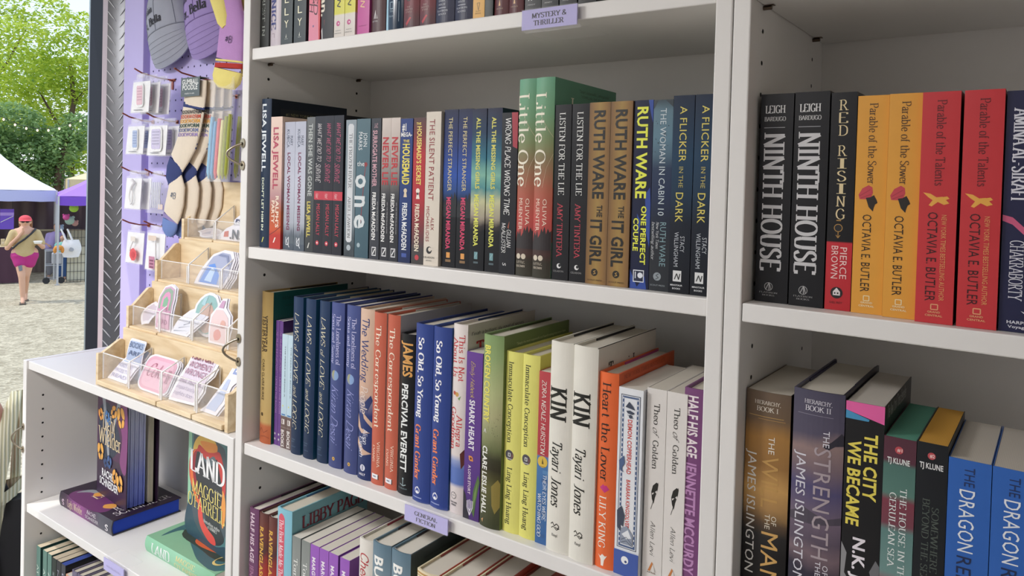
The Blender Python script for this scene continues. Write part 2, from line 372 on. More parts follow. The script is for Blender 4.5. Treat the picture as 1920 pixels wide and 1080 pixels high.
# ------------------------------------------------------------------ bookcases
TP_, TS = .0173, .0185
def bookcase(name, label, org, yaw, inner, ztop, shelves, D, backy, holes, pins=(), left_first=True, setb=.0042, close_top=True):
    t = thing(name, label, 'bookcase', (org[0], org[1], ZF), yaw)
    o = -ZF
    for x0, x1, hx, nx in ((-TP_, 0, .0003, 1), (inner, inner + TP_, inner - .0003, -1)):
        m = MB(); m.box(x0, 0, 0, x1, D, ztop + o, WHITE)
        for yy in holes[1]:
            k = -40
            while holes[0] + k * .032 < ztop - .06:
                z = holes[0] + k * .032; k += 1
                if z > -1.2: m.disc((hx, yy, z + o), .0024, (nx, 0, 0), BLACK, n=10)
        m.build('side_panel', t, bevel=.0014)
    for zt in shelves:
        m = MB(); m.box(.0006, setb, zt + o - TS, inner - .0006, backy - .001, zt + o, WHITE); m.build('shelf', t, bevel=.0014)
    if close_top:
        m = MB(); m.box(.0003, setb, ztop + o - TS - .001, inner - .0003, backy, ztop + o - .001, WHITE); m.build('top_board', t, bevel=.0012)
    m = MB(); m.box(0, backy, .06, inner, backy + .003, ztop + o - .002, WHITE); m.build('back_panel', t)
    PM = mat('#6b5a4c', .35, 1.0, metal=.9)
    for zt in pins:
        for yy in holes[1]:
            m = MB(); z = zt - TS + o - .0028; m.tube([(0, yy, z), (.0085, yy, z)], .0022, PM); m.box(.002, yy - .003, z + .0018, .011, yy + .003, z + .0026, PM); m.build('shelf_pin', t)
    return t
def handle(par, x, z, span, out=(0, -.026), side=-1):
    """wire pull with two flat screw tabs, sticking out sideways"""
    BR = mat('#a59a86', .28, 1.0, metal=.95); m = MB(); pts = []
    for k in range(15):
        t = k / 14; pts.append((x + side * .019 * math.sin(PI * t) ** .9, -.0025 - .014 * math.sin(PI * t) ** .8, z + span / 2 - span * t))
    m.tube(pts, .0019, BR)
    for s in (1, -1):
        m.prism([(x + .0055 * math.cos(2 * PI * k / 14), -.0002, z + s * (span / 2 + .001) + .0075 * math.sin(2 * PI * k / 14)) for k in range(14)], (0, -.002, 0), BR)
        m.disc((x, -.0024, z + s * span / 2), .0026, (0, -1, 0), mat('#5c5347', .4, 1, metal=.8), n=10)
    return m.build('pull_handle', par)
CASE = bookcase('bookcase', 'tall white middle bookcase with its shelves full of upright books', (0, 0), 0, .7576, .665, (.3166, 0, -.3166, -.639, -.99), .28, .2653, (.272, (.0366, .2296)), pins=(.3166, -.3166, 0))
handle(CASE, -.0112, .1478 - ZF, .034); handle(CASE, -.0118, -.1675 - ZF, .036)
RC = bookcase('bookcase', 'tall white right bookcase cut off by the right edge of the photo', (.79296, 0), -.0361, .7576, .665, (.3166, .0001, -.3166, -.639, -.99), .28, .2653, (.272, (.0362, .2195)), pins=(.3166, .0001), setb=.0012)
LC = bookcase('low_bookcase', 'low white left bookcase carrying the wooden sticker display on top', (-.0212 - .7861 * math.cos(.0129), .7861 * math.sin(.0129)), -.0129, .7688, -.3135, (-.639, -.955), .268, .255, (-.398, (.0349, .225)))
handle(LC, -.0105, -.49 - ZF, .05)
def Lw(x, y, z): # low bookcase frame -> world
    c, s = math.cos(-.0129), math.sin(-.0129); return (-.0212 + c * x - s * y, s * x + c * y, z)
def Rw(x, y, z):
    c, s = math.cos(-.0361), math.sin(-.0361); return (.79296 + c * x - s * y, s * x + c * y, z)
# ------------------------------------------------------------------ shelf category signs
def sign(label, x0, x1, z_top, z_bot, lines, frame=None, under=False):
    t = thing('shelf_sign', label, 'sign', (x0, 0, 0), 0, 'lilac category signs clipped to shelf edges'); w = x1 - x0
    if frame: t.location = frame(x0, 0, 0); t.rotation_euler = (0, 0, -.0129)
    CL = clear_mat('m_acrylic', (.97, .97, 1), .05, .06)
    m = MB(); yy = -.0005
    m.box(0, yy - .0035, z_bot, w, yy - .0028, z_top + .001, CL); m.box(0, yy - .0008, z_bot, w, yy, z_top + .001, CL)
    if under: m.box(.006, yy - .0005, z_bot - .003, w + .012, .05, z_bot - .0018, CL); m.box(.006, yy - .003, z_bot - .0032, w + .004, yy - .002, z_bot + .001, CL)
    else: m.box(0, yy - .0035, z_top + .0003, w, .034, z_top + .0011, CL)
    m.build('holder', t)
    m = MB(); m.box(.0008, yy - .0026, z_bot + .0006, w - .0008, yy - .001, z_top, mat('#b4aee2', .6, 1.05, var=.01))
    T = mat('#24213a', .6); n = len(lines); H = z_top - z_bot
    for k, (s, wf) in enumerate(lines):
        h = H * .24; zb = z_bot + H * (.5 + (n / 2 - k - 1) * .36 + .06) ; ww = w * wf
        flat_text(m, s, 'R' if s.isupper() else 's', T if s.isupper() else mat('#8078b0', .6), ((w - ww) / 2, yy - .0027, zb), (1, 0, 0), (0, 0, 1), ww, h if s.isupper() else h * .7)
    m.build('card', t)
    return t
sign('lilac sign reading mystery and thriller on the top shelf edge', .5245, .6006, .3150, .2912, [('MYSTERY &', .62), ('THRILLER', .55)], under=True)
sign('lilac sign reading general fiction on the third shelf edge', .3583, .4335, -.3160, -.3372, [('GENERAL', .52), ('FICTION', .45)])
sign('small lilac sign on the low bookcase shelf edge, blurred lettering', -.4140, -.3357, -.6385, -.6625, [('iilltllitllillii', .7)], frame=Lw)
# ------------------------------------------------------------------ books
G = 1.06
PAPER = ['#dcd6c9', '#d6cfbf', '#e2ddd2']
class Spec: pass
BOOKS = {}
def spine_y(u, b): return b * (2 * u - 1) ** 2
def surf(mb, pts, Wd, H, b, eps, m):
    """printed patch on the spine: pts in (u across, v down) fractions, cut so it follows the curve"""
    bm = bmesh.new(); vs = [bm.verts.new((u, v, 0)) for u, v in pts]
    try: bm.faces.new(vs)
    except ValueError: bm.free(); return
    for k in range(1, 8): bmesh.ops.bisect_plane(bm, geom=bm.verts[:] + bm.edges[:] + bm.faces[:], plane_co=(k / 8, 0, 0), plane_no=(1, 0, 0))
    bm.verts.index_update()
    mb.add([(q.co.x * Wd, spine_y(q.co.x, b) - eps, (1 - q.co.y) * H) for q in bm.verts], [tuple(q.index for q in f.verts)[::-1] for f in bm.faces], m); bm.free()
def spine_text(mb, txt, st, m, v0, v1, uc, h, Wd, H, b, up=False, eps=.0003):
    V, Fc, w = word(txt, st)
    if up: P = [(uc + (a / w - .5) * (v1 - v0), h[0] - y * h[1]) for a, y in V]       # upright: v0..v1 is width in u, h=(baseline v, cap height v)
    else: P = [(uc - h / 2 + y * h, v0 + a / w * (v1 - v0)) for a, y in V]
    mb.add([(u * Wd, spine_y(min(max(u, 0), 1), b) - eps, (1 - v) * H) for u, v in P], Fc, m)
def make_book(S, name, label, loc, rz, group, rot=None, cat='book'):
    Wd, H, D, hc = S.W, S.H, S.D, S.hc
    b = (min(.0035, Wd * .12) if hc else .0003) if S.b is None else S.b
    t = .0022 if hc else .0006; root = thing(name, label, cat, loc, rz, group, rot)
    mb = MB(); ms = S.spine if not isinstance(S.spine, str) else mat(S.spine, S.rough, G, spec=.32)
    side = ms if S.side is None else (mat(S.side, S.rough, G, spec=.32) if isinstance(S.side, str) else S.side)
    us = [0, .03, .1, .2, .3, .4, .5, .6, .7, .8, .9, .97, 1]
    out = [(0, D)] + [(u * Wd, spine_y(u, b)) for u in us] + [(Wd, D)]
    inn = [(t, D)] + [(t + u * (Wd - 2 * t), spine_y(u, b) + t) for u in us] + [(Wd - t, D)]
    n = len(out)
    for i in range(n - 1):
        mm = side if i == n - 2 else ms
        (x0, y0), (x1, y1) = out[i], out[i + 1]; (a0, c0), (a1, c1) = inn[i], inn[i + 1]
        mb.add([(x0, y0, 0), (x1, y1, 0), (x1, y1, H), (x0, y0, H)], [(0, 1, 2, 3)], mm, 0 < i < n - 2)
        mb.add([(a0, c0, 0), (a1, c1, 0), (a1, c1, H), (a0, c0, H)], [(3, 2, 1, 0)], mm)
        mb.add([(x0, y0, H), (x1, y1, H), (a1, c1, H), (a0, c0, H)], [(0, 1, 2, 3)], mm)
        mb.add([(x0, y0, 0), (x1, y1, 0), (a1, c1, 0), (a0, c0, 0)], [(3, 2, 1, 0)], mm)
    for x0, x1 in ((0, t), (Wd - t, Wd)): mb.add([(x0, D, 0), (x1, D, 0), (x1, D, H), (x0, D, H)], [(0, 1, 2, 3)], ms)
    lv = 0
    for k in S.marks:
        lv += 1; eps = .00012 + lv * .000012
        if k[0] == 'R': u0, v0, u1, v1 = k[1:5]; surf(mb, [(u0, v0), (u1, v0), (u1, v1), (u0, v1)], Wd, H, b, eps, mat(k[5], .45, G))
        elif k[0] == 'D':
            u, v, r_, c = k[1:5]; q = k[5] if len(k) > 5 else 1
            surf(mb, [(u + r_ * math.cos(2 * PI * j / 18), v + q * r_ * Wd / H * math.sin(2 * PI * j / 18)) for j in range(18)], Wd, H, b, eps, mat(c, .45, G))
        elif k[0] == 'P': surf(mb, k[2], Wd, H, b, eps, mat(k[1], .45, G))
        elif k[0] == 'L':      # a drawn line of given width (fraction of spine width)
            wv = k[2] / 2; P = k[3]
            for (ua, va), (ub, vb) in zip(P, P[1:]):
                du, dv = (ub - ua) * Wd, (vb - va) * H; L = math.hypot(du, dv) or 1; nx, nv = -dv / L * wv, du / L * wv * Wd / H
                surf(mb, [(ua + nx, va + nv), (ub + nx, vb + nv), (ub - nx, vb - nv), (ua - nx, va - nv)], Wd, H, b, eps, mat(k[1], .45, G))
    for tx in S.texts:
        s, st, c, v0, v1, uc, h = tx[:7]
        spine_text(mb, s, st, mat(c, .45, G), v0, v1, uc, h, Wd, H, b, len(tx) > 7)
    for s, st, c, d0, d1, v, h in S.stext:
        V, Fc, w = word(s, st); mb.add([(Wd + .0006, d0 + a / w * (d1 - d0), (1 - v) * H + y * h) for a, y in V], Fc, mat(c, .5, G))
    for i_, (c, P) in enumerate(S.smarks): mb.add([(Wd + .0001 + .00002 * i_, d, (1 - v) * H) for d, v in P], [list(range(len(P)))], mat(c, .45, G))
    mb.build('cover', root)
    z0, z1, ye = (.003, H - .0032, D - .0035) if hc else (.0004, H - .0004, D - .0012)
    pg = MB(); e = .0002; tt = t + e
    o = [(tt, ye)] + [(tt + u * (Wd - 2 * tt), spine_y(u, b) + tt + (.001 if hc else 0)) for u in us] + [(Wd - tt, ye)]
    pg.prism([(x, y, z0) for x, y in o], (0, 0, z1 - z0), pages_mat(S.pages, 'X', S.pg))
    pg.build('pages', root)
    if S.flap:
        fm = MB(); f0 = D * (.3 + .1 * (S.W * 1000 % 1)); fmat = mat(S.flap, .5, G); z2 = H - .0008
        fm.box(t + .0001, f0, z1 - .02, t + .0012, D - .004, z2, fmat); fm.box(Wd - t - .0012, f0 + .01, z1 - .02, Wd - t - .0001, D - .004, z2, fmat); fm.build('jacket_flap', root)
    if S.band:   # pale head band
        hb = MB(); hb.loft([[(tt + u * (Wd - 2 * tt), spine_y(u, b) + t + .0001 + dy, z) for u in us] for dy, z in ((0, z1 - .001), (0, H - .0006), (.0014, H - .0006), (.0014, z1 - .001))], mat('#e3ded6', .7), closed=False); hb.build('head_band', root)
    return root
def clone(root, loc, rz, label):
    r = root.copy(); COL.objects.link(r); r.location = loc; r.rotation_euler = (0, 0, rz) if not isinstance(rz, tuple) else rz; r['label'] = label
    for ch in [c for c in bpy.data.objects if c.parent == root]:
        d = ch.copy(); COL.objects.link(d); d.parent = r
    return r
def bk(key, desc, Wd, H, hc, spine, texts=(), marks=(), side=None, stext=(), smarks=(), D=None, pages=None, flap=None, rough=.38, band=False, b=None, pg=1.0):
    S = Spec(); S.desc = desc; S.W, S.H, S.hc = Wd, H, hc; S.D = D or (.160 if hc else .134); S.spine, S.side, S.texts, S.marks = spine, side, texts, marks
    S.stext, S.smarks, S.pages, S.flap, S.rough, S.band, S.b, S.pg = stext, smarks, pages or PAPER[len(BOOKS) % 3], flap, rough, band, b, pg; BOOKS[key] = S; S.root = None
ORD = 'first second third fourth fifth sixth seventh eighth ninth tenth eleventh twelfth thirteenth fourteenth fifteenth sixteenth seventeenth eighteenth nineteenth twentieth twenty-first twenty-second twenty-third twenty-fourth twenty-fifth twenty-sixth twenty-seventh twenty-eighth twenty-ninth thirtieth thirty-first thirty-second thirty-third'.split()
def row(items, phrase, group, z, frame=None, yaw=0.0, y0=.018):
    for i, it in enumerate(items):
        x, key = it[0], it[1]; y = it[2] if len(it) > 2 and it[2] is not None else y0; lean = it[3] if len(it) > 3 else 0.0
        S = BOOKS[key]; lab = '%s, %s from left, %s' % (S.desc, ORD[i], phrase); nm = 'hardcover_book' if S.hc else 'paperback_book'
        p = (frame or (lambda a, b_, c: (a, b_, c)))(x, y, z + .0002); r = (0, lean, yaw)
        if S.root is None: S.root = make_book(S, nm, lab, p, yaw, group, r)
        else: clone(S.root, p, r, lab)
BK = '#16171b'; WH = '#e6e6e4'; CR = '#ece4d0'
# --- second shelf down: crime and thrillers -----------------------------------------------------------
R_ = ramp_mat
bk('navyjewel', 'navy hardcover with pale capitals', .0245, .2365, 1, '#20324a', [('LISA JEWELL', 'S', '#dfe7ec', .035, .49, .42, .42), ("DON'T LET HIM IN", 'S', '#d5dcc4', .53, .885, .40, .24)],
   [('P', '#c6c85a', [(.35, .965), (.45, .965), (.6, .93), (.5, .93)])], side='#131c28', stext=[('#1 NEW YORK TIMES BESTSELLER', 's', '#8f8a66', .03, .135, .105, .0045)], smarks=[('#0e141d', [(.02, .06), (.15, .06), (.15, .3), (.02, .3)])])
bk('pinkparty', 'pink to orange paperback with crimson capitals', .0275, .207, 0, R_(((0, '#e2c9ba'), (.45, '#d9b7ab'), (.6, '#b58a8c'), (.72, '#b5603c'), (.86, '#c8552f'), (.9, '#b9322c'), (1, '#b8352e')), g=G, noise=.05),
   [('LISA JEWELL', 'S', '#b04058', .08, .55, .47, .42), ("RALPH'S", 'S', '#ecd9c6', .6, .84, .68, .26), ('PARTY', 'S', '#ecd9c6', .635, .81, .32, .26)], [('P', '#efe6de', [(.35, .955), (.45, .955), (.6, .915), (.5, .915)]), ('L', '#7a2a22', .05, [(0, .9), (.5, .87), (1, .83)])])
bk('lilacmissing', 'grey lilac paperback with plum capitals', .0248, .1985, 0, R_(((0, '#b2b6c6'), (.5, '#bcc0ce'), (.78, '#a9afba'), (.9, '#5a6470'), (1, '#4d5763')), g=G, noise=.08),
   [('MARY', 's', '#4e566b', .11, .185, .68, .24), ('KUBICA', 's', '#4e566b', .06, .2, .36, .24), ('LOCAL WOMAN MISSING', 'S', '#7c2f55', .24, .845, .46, .25)],
   [('P', '#59636d', [(.5, .92), (.62, .86), (.68, .9), (.8, .83), (.9, .89), (1, .82), (1, .95), (.5, .95)]), ('P', '#59636d', [(0, .93), (.05, .88), (.15, .9), (.25, .87), (.3, .95), (0, .96)]), ('L', '#d8dce0', .05, [(.3, .9), (.3, .96), (.55, .96), (.55, .9), (.35, .93), (.62, .98)])])
bk('greygone', 'charcoal grey paperback with yellow author line', .0186, .2045, 0, R_(((0, '#6b6e70'), (.3, '#55585b'), (.7, '#4b4e50'), (1, '#3b3e40')), g=G, noise=.15),
   [('THEN SHE WAS GONE', 'S', '#b4b9b6', .05, .585, .5, .46), ('LISA JEWELL', 'S', '#d8c85a', .625, .89, .42, .4)], [('P', '#c9c9c2', [(.3, .97), (.45, .97), (.6, .93), (.5, .93)])])
for nm, c in (('surv', '#ece6e6'), ('survp', '#d25a80')):
    bk(nm, 'black paperback with red band and %s scrawled title' % ('white' if nm == 'surv' else 'pink'), .0205, .2052, 0, '#292a33',
       [('WHAT WE DID TO', 'c', c, .055, .33, .5, .42), ('SURVIVE', 'c', c, .345, .485, .42, .5), ('MEGAN LALLY', 's', '#c23a50', .64, .87, .5, .36), ('Hated', 'c', '#f0d8d8', .562, .6, .36, .3)],
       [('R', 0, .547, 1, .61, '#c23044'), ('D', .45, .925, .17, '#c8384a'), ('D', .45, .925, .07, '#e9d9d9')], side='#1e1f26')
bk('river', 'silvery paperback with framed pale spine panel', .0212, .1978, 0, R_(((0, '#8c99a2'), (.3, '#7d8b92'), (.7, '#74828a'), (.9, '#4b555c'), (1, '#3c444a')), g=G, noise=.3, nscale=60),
   [('THE FROZEN RIVER', 'r', '#54585c', .1, .5, .5, .3), ('ARIEL LAWHON', 'r', '#54585c', .56, .865, .46, .27)], [('P', '#ccd0d4', [(.22, .045), (.35, .03), (.65, .03), (.78, .045), (.76, .88), (.62, .895), (.34, .895), (.2, .88)]), ('D', .48, .935, .2, '#aab4ba')])
bk('one', 'grey teal paperback with huge lowercase pale letters', .0275, .1985, 0, R_(((0, '#546e78'), (.5, '#4d6b78'), (1, '#3f5a66')), g=G),
   [('JOHN', 's', '#dfe4e6', .1, .2, .66, .27), ('MARRS', 's', '#dfe4e6', .095, .225, .3, .27), ('the', 's', '#e1e5e6', .08, .62, .36, (.34, .035), 1), ('o', 'S', '#cfd6d8', .4, .5, .54, 1.05), ('n', 'S', '#cfd6d8', .555, .635, .5, 1.05), ('e', 'S', '#cfd6d8', .69, .79, .5, 1.05)],
   [('L', '#a02a30', .035, [(.72, .33), (.62, .43), (.5, .62), (.42, .76)]), ('D', .72, .328, .12, '#8e2a30'), ('D', .3, .91, .12, '#9fb2b8')], side='#2e444e')
bk('surro', 'charcoal paperback with dusty pink title', .0186, .1985, 0, '#3b3e46', [('THE', 's', '#b28d97', .035, .07, .5, .36), ('SURROGATE MOTHER', 'S', '#c89aa5', .085, .485, .42, .44), ('FREIDA McFADDEN', 'S', WH, .525, .862, .42, .36), ("NEW YORK TIMES BESTSELLING AUTHOR", 's', '#b5b5b5', .59, .8, .8, .1)],
   [('R', .28, .912, .72, .975, '#d9dadb'), ('R', .33, .919, .67, .968, '#33353b'), ('L', '#e5e5e5', .09, [(.38, .963), (.62, .925)])])
bk('neverlie', 'paperback fading from pale brick to black with red title', .0172, .1982, 0, R_(((0, '#cfc4bc'), (.2, '#b9ada6'), (.38, '#8e8783'), (.52, '#4a4a4d'), (.6, '#303137'), (1, '#2e3036')), g=G, noise=.06, nscale=90),
   [('NEVER LIE', 'S', '#b8262f', .135, .47, .46, .62), ('FREIDA McFADDEN', 'S', WH, .53, .868, .34, .36), ("NEW YORK TIMES BESTSELLING AUTHOR", 's', '#b5b5b5', .59, .81, .78, .1)], [('R', .25, .91, .75, .972, '#d9dadb'), ('R', .3, .917, .7, .965, '#2e3036'), ('L', '#e5e5e5', .09, [(.36, .96), (.64, .922)])])
bk('maidblue', 'royal blue paperback with yellow title', .0222, .1963, 0, R_(((0, '#2a3c7a'), (.3, '#28407e'), (.7, '#24396f'), (1, '#202c52')), g=G),
   [('#1', 'S', WH, .1, .45, .3, (.085, .05), 1), ('MEGA-', 'S', WH, .05, .95, .5, (.125, .028), 1), ('THE', 'S', '#e2cf55', .25, .75, .5, (.165, .018), 1), ('HOUSEMAID', 'S', '#e8d84c', .175, .458, .5, .56), ('FREIDA McFADDEN', 'S', '#e6e9f2', .585, .912, .48, .38)],
   [('D', .5, .5, .14, '#d9c8a8'), ('P', '#d9c8a8', [(.36, .545), (.44, .5), (.56, .5), (.64, .545)]), ('R', .3, .935, .7, .962, '#3d55a0')])
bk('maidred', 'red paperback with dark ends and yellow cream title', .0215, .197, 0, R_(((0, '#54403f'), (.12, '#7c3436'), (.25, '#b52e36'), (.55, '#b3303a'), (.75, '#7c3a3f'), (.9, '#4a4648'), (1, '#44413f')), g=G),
   [('THE', 'S', '#e8d060', .2, .6, .44, (.05, .016), 1), ("HOUSEMAID'S SECRET", 'S', '#ecd56a', .06, .46, .5, .36), ('FREIDA McFADDEN', 'S', '#efdfc8', .59, .912, .44, .34)],
   [('D', .46, .5, .16, '#e6ddd0'), ('P', '#e6ddd0', [(.32, .555), (.42, .5), (.52, .5), (.62, .555)]), ('D', .46, .52, .08, '#333'), ('D', .48, .955, .17, '#c23a44')])
bk('cream', 'cream paperback with dark red lettering', .0258, .2038, 0, '#d6cdbf', [('THE SILENT PATIENT', 's', '#932f36', .05, .575, .42, .34), ('ALEX', 's', '#932f36', .685, .77, .56, .2), ('MICHAELIDES', 's', '#932f36', .615, .845, .24, .2), ('CELADON', 's', '#333', .02, .75, .38, (.953, .012), 1), ('BOOKS', 's', '#555', .2, .56, .38, (.972, .008), 1)],
   [('D', .38, .9, .19, '#26262a'), ('D', .43, .895, .11, '#d6cdbf'), ('P', '#d6cdbf', [(.42, .89), (.64, .88), (.64, .905)])], side='#c4bbac')
bk('stranger', 'night blue paperback with pink author name', .0232, .206, 0, R_(((0, '#1e2544'), (.2, '#25366f'), (.42, '#2b52a8'), (.52, '#274a88'), (.58, '#16243c'), (.63, '#15171e'), (1, '#15161c')), g=G, noise=.03),
   [('THE PERFECT STRANGER', 's', '#ddd095', .05, .515, .48, .27), ('MEGAN MIRANDA', 'S', '#d23d68', .555, .885, .45, .3)],
   [('P', '#141820', [(0, .62), (.1, .57), (.2, .6), (.3, .55), (.4, .6), (.55, .58), (.65, .53), (.75, .58), (.86, .52), (1, .56), (1, .68), (0, .68)]), ('R', .36, .905, .62, .94, '#dd9a4a'), ('R', .3, .95, .68, .966, '#8a6a45')], side='#10131c')
bk('girls', 'aurora coloured paperback with yellow lettering', .0228, .2052, 0, R_(((0, '#20243f'), (.15, '#1f3a58'), (.3, '#2f7286'), (.42, '#7fb7a4'), (.5, '#4f8f92'), (.58, '#c3c49a'), (.66, '#a49a88'), (.71, '#3a3434'), (.75, '#191b20'), (1, '#15171c')), g=G, noise=.12, nscale=40),
   [('ALL THE MISSING GIRLS', 'S', '#d8d45c', .055, .495, .46, .27), ('MEGAN MIRANDA', 'S', '#dfe05a', .53, .85, .42, .3)], [('R', .34, .885, .58, .93, '#6f9aa0'), ('L', '#8fb4ba', .04, [(.36, .92), (.56, .89)]), ('R', .3, .945, .62, .957, '#51636a')])
bk('wrong', 'black paperback with white brush capitals and red corner', .0238, .1985, 0, '#23252b', [('WRONG PLACE WRONG TIME', 'h', '#e8e8e6', .035, .635, .42, .34), ('GILLIAN', 'h', '#e8e8e6', .725, .835, .6, .25), ('McALLISTER', 'h', '#e8e8e6', .685, .87, .27, .24), ('s', 'h', '#ddd', .93, .95, .4, .3)],
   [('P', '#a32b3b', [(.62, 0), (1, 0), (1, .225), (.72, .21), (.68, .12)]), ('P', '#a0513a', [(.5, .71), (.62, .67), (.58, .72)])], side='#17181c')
bk('little', 'tall green to coral hardcover with big cream serif letters', .0258, .238, 1, R_(((0, '#6ba585'), (.18, '#6d9a74'), (.32, '#7c8a5e'), (.42, '#8a7554'), (.55, '#a8604a'), (.7, '#bb5048'), (.79, '#b04a48'), (.84, '#3b2f2c'), (.88, '#4a3330'), (.92, '#3a352c'), (1, '#3c3a30')), g=G),
   [('Little One', 'r', CR, .075, .545, .32, .62), ('OLIVIA', 's', '#e9d4c2', .605, .74, .66, .2), ('MUENTER', 's', '#e9d4c2', .605, .765, .28, .22), ('LITTLE,', 'r', '#cfc4b0', .1, .62, .34, (.935, .011), 1), ('BROWN', 'r', '#cfc4b0', .1, .62, .34, (.955, .011), 1)],
   [('P', '#2b2426', [(0, .83), (.05, .79), (.12, .77), (.2, .79), (.28, .76), (.34, .8), (.45, .78), (.52, .75), (.6, .77), (.68, .74), (.76, .78), (.84, .75), (.92, .77), (1, .76), (1, .86), (0, .86)]), ('L', '#cbb79a', .012, [(.5, .55), (.7, .45), (1, .38)]), ('L', '#cbb79a', .012, [(.4, .2), (.8, .27), (1, .3)]), ('D', .2, .9, .13, '#cfc4b0'), ('D', .5, .9, .13, '#cfc4b0')],
   side='#5f9479', stext=[('"Smart, suspenseful... unforgettable"', 's', '#3a5a48', .06, .14, .05, .0038), ('"COMPELLING, ONE OF THE BEST."', 's', '#3a5a48', .065, .135, .075, .003), ('L', 'r', CR, .04, .055, .17, .02)], smarks=[('#b05a48', [(.003, .55), (.158, .5), (.158, .82), (.003, .82)])])
bk('listen', 'black paperback with white serif title and red author', .0226, .205, 0, '#1c1d21', [('LISTEN FOR THE LIE', 'r', '#e3e3e0', .045, .515, .48, .34), ('AMY TINTERA', 'r', '#b8394a', .56, .87, .45, .32), ('CELADON', 's', '#9a9a9a', .12, .74, .42, (.955, .01), 1)], [('D', .45, .92, .13, '#dcdcdc'), ('D', .5, .917, .08, '#1c1d21')], side='#1a1517', smarks=[('#5c1a20', [(.02, .2), (.03, .2), (.1, .5), (.09, .5)]), ('#5c1a20', [(.01, .6), (.1, .62), (.1, .64), (.01, .615)])])
GOLD = ramp_mat(((0, '#7a5c3c'), (.22, '#957243'), (.5, '#a3854a'), (.78, '#927042'), (1, '#785a3a')), 'X', .35, G)
bk('itgirl', 'bronze paperback with heavy black sans lettering', .0266, .2055, 0, GOLD, [('RUTH WARE', 'S', '#191712', .045, .53, .5, .5), ('THE', 'S', '#2a2115', .565, .63, .6, .24), ('IT GIRL', 'S', '#191712', .645, .895, .46, .52), ('SCOUT PRESS', 's', '#3a2c1c', .15, .85, .46, (.982, .008), 1)], [('D', .44, .935, .16, '#1f1b15'), ('L', '#b48e45', .03, [(.38, .945), (.5, .94), (.4, .93), (.5, .925)])], side='#5c4028')
bk('couple', 'dark blue paperback with acid yellow capitals', .0222, .2057, 0, '#1c2340', [('RUTH WARE', 'S', '#e5ea3a', .035, .52, .46, .54), ('ONE PERFECT', 'S', '#e5ea3a', .56, .87, .66, .26), ('COUPLE', 'S', '#e5ea3a', .625, .8, .26, .26)],
   [('P', '#28489c', [(.75, 0), (1, 0), (1, .12), (.9, .08)]), ('P', '#28489c', [(.7, .5), (.95, .46), (1, .55), (1, .78), (.8, .7)]), ('P', '#28489c', [(.3, .6), (.5, .64), (.4, .72)]), ('P', '#28489c', [(0, .9), (.4, .99), (.8, .93), (.9, 1), (0, 1)]), ('R', .18, .9, .76, .965, '#dfe3ea'), ('R', .22, .905, .72, .96, '#1c2340'), ('D', .56, .928, .14, '#dfe3ea'), ('R', .28, .91, .33, .945, '#dfe3ea')])
bk('cabin', 'grey blue paperback with thin pale capitals and droplets', .0224, .2052, 0, R_(((0, '#3b4a52'), (.06, '#5f7d8c'), (.2, '#5e8092'), (.3, '#4a6477'), (.36, '#2a3a56'), (.5, '#223050'), (.62, '#20293c'), (.75, '#2a2f36'), (1, '#2c3035')), g=G),
   [('THE WOMAN IN CABIN 10', 's', '#c6d2d8', .045, .605, .52, .3), ('RUTH WARE', 's', '#7fa0a8', .64, .87, .66, .3), ('New York Times', 'i', '#d8dde0', .64, .78, .38, .15), ('bestselling author', 'i', '#d8dde0', .64, .84, .16, .15), ('SCOUT PRESS', 's', '#9aa3a8', .1, .85, .45, (.975, .008), 1)],
   [('D', .42, .925, .2, '#8b959a'), ('L', '#4a5258', .04, [(.34, .94), (.5, .93), (.36, .92), (.5, .91)]), ('P', '#2c3840', [(0, .05), (.25, .0), (0, .0)]), ('P', '#2c3840', [(1, .04), (1, 0), (.6, 0)])] + [('D', random.uniform(.1, .95), random.uniform(.1, .3), random.uniform(.015, .035), '#2b3b48') for _ in range(16)])
bk('flicker', 'deep teal navy paperback with spaced yellow capitals', .0232, .2085, 0, R_(((0, '#15253c'), (.3, '#163a56'), (.5, '#15324a'), (.65, '#131c2a'), (1, '#11151d')), g=G),
   [('A FLICKER', 's', '#d6c757', .055, .335, .5, .33), ('IN THE', 's', '#b9ad58', .36, .465, .46, .2), ('DARK', 's', '#d6c757', .49, .64, .42, .35), ('STACY', 's', '#b9bfc6', .71, .79, .62, .2), ('WILLINGHAM', 's', '#b9bfc6', .69, .865, .34, .2), ('MINOTAUR', 'S', '#cfd2d4', .14, .72, .4, (.963, .008), 1), ('BOOKS', 'S', '#cfd2d4', .24, .62, .4, (.98, .008), 1)], [('R', .22, .885, .62, .94, '#d6d8d8'), ('L', '#333', .05, [(.3, .93), (.4, .9), (.5, .93), (.56, .9)])], side='#0f1622')
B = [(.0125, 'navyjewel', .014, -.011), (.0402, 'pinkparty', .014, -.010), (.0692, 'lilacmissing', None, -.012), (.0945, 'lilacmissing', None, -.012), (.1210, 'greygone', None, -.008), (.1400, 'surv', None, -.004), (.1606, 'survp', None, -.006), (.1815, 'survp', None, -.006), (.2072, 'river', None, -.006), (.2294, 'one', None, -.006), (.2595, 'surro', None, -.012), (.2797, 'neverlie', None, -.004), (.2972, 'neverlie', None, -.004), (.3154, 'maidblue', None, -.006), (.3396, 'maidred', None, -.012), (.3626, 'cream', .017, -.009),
     (.3906, 'stranger', .021, -.007), (.4146, 'stranger', .021, -.007), (.4380, 'girls', .02, -.010), (.4624, 'girls', .02, -.012), (.4862, 'wrong', .018, -.013), (.5108, 'little', .016, -.010), (.5366, 'little', .014, -.012), (.5628, 'listen', None, -.016), (.5866, 'listen', None, -.018), (.6094, 'itgirl', .016, -.004), (.6364, 'itgirl', .016, -.004), (.6640, 'couple', None, -.004), (.6868, 'cabin', None, -.006), (.7098, 'flicker', .016, 0), (.7338, 'flicker', .016, 0)]
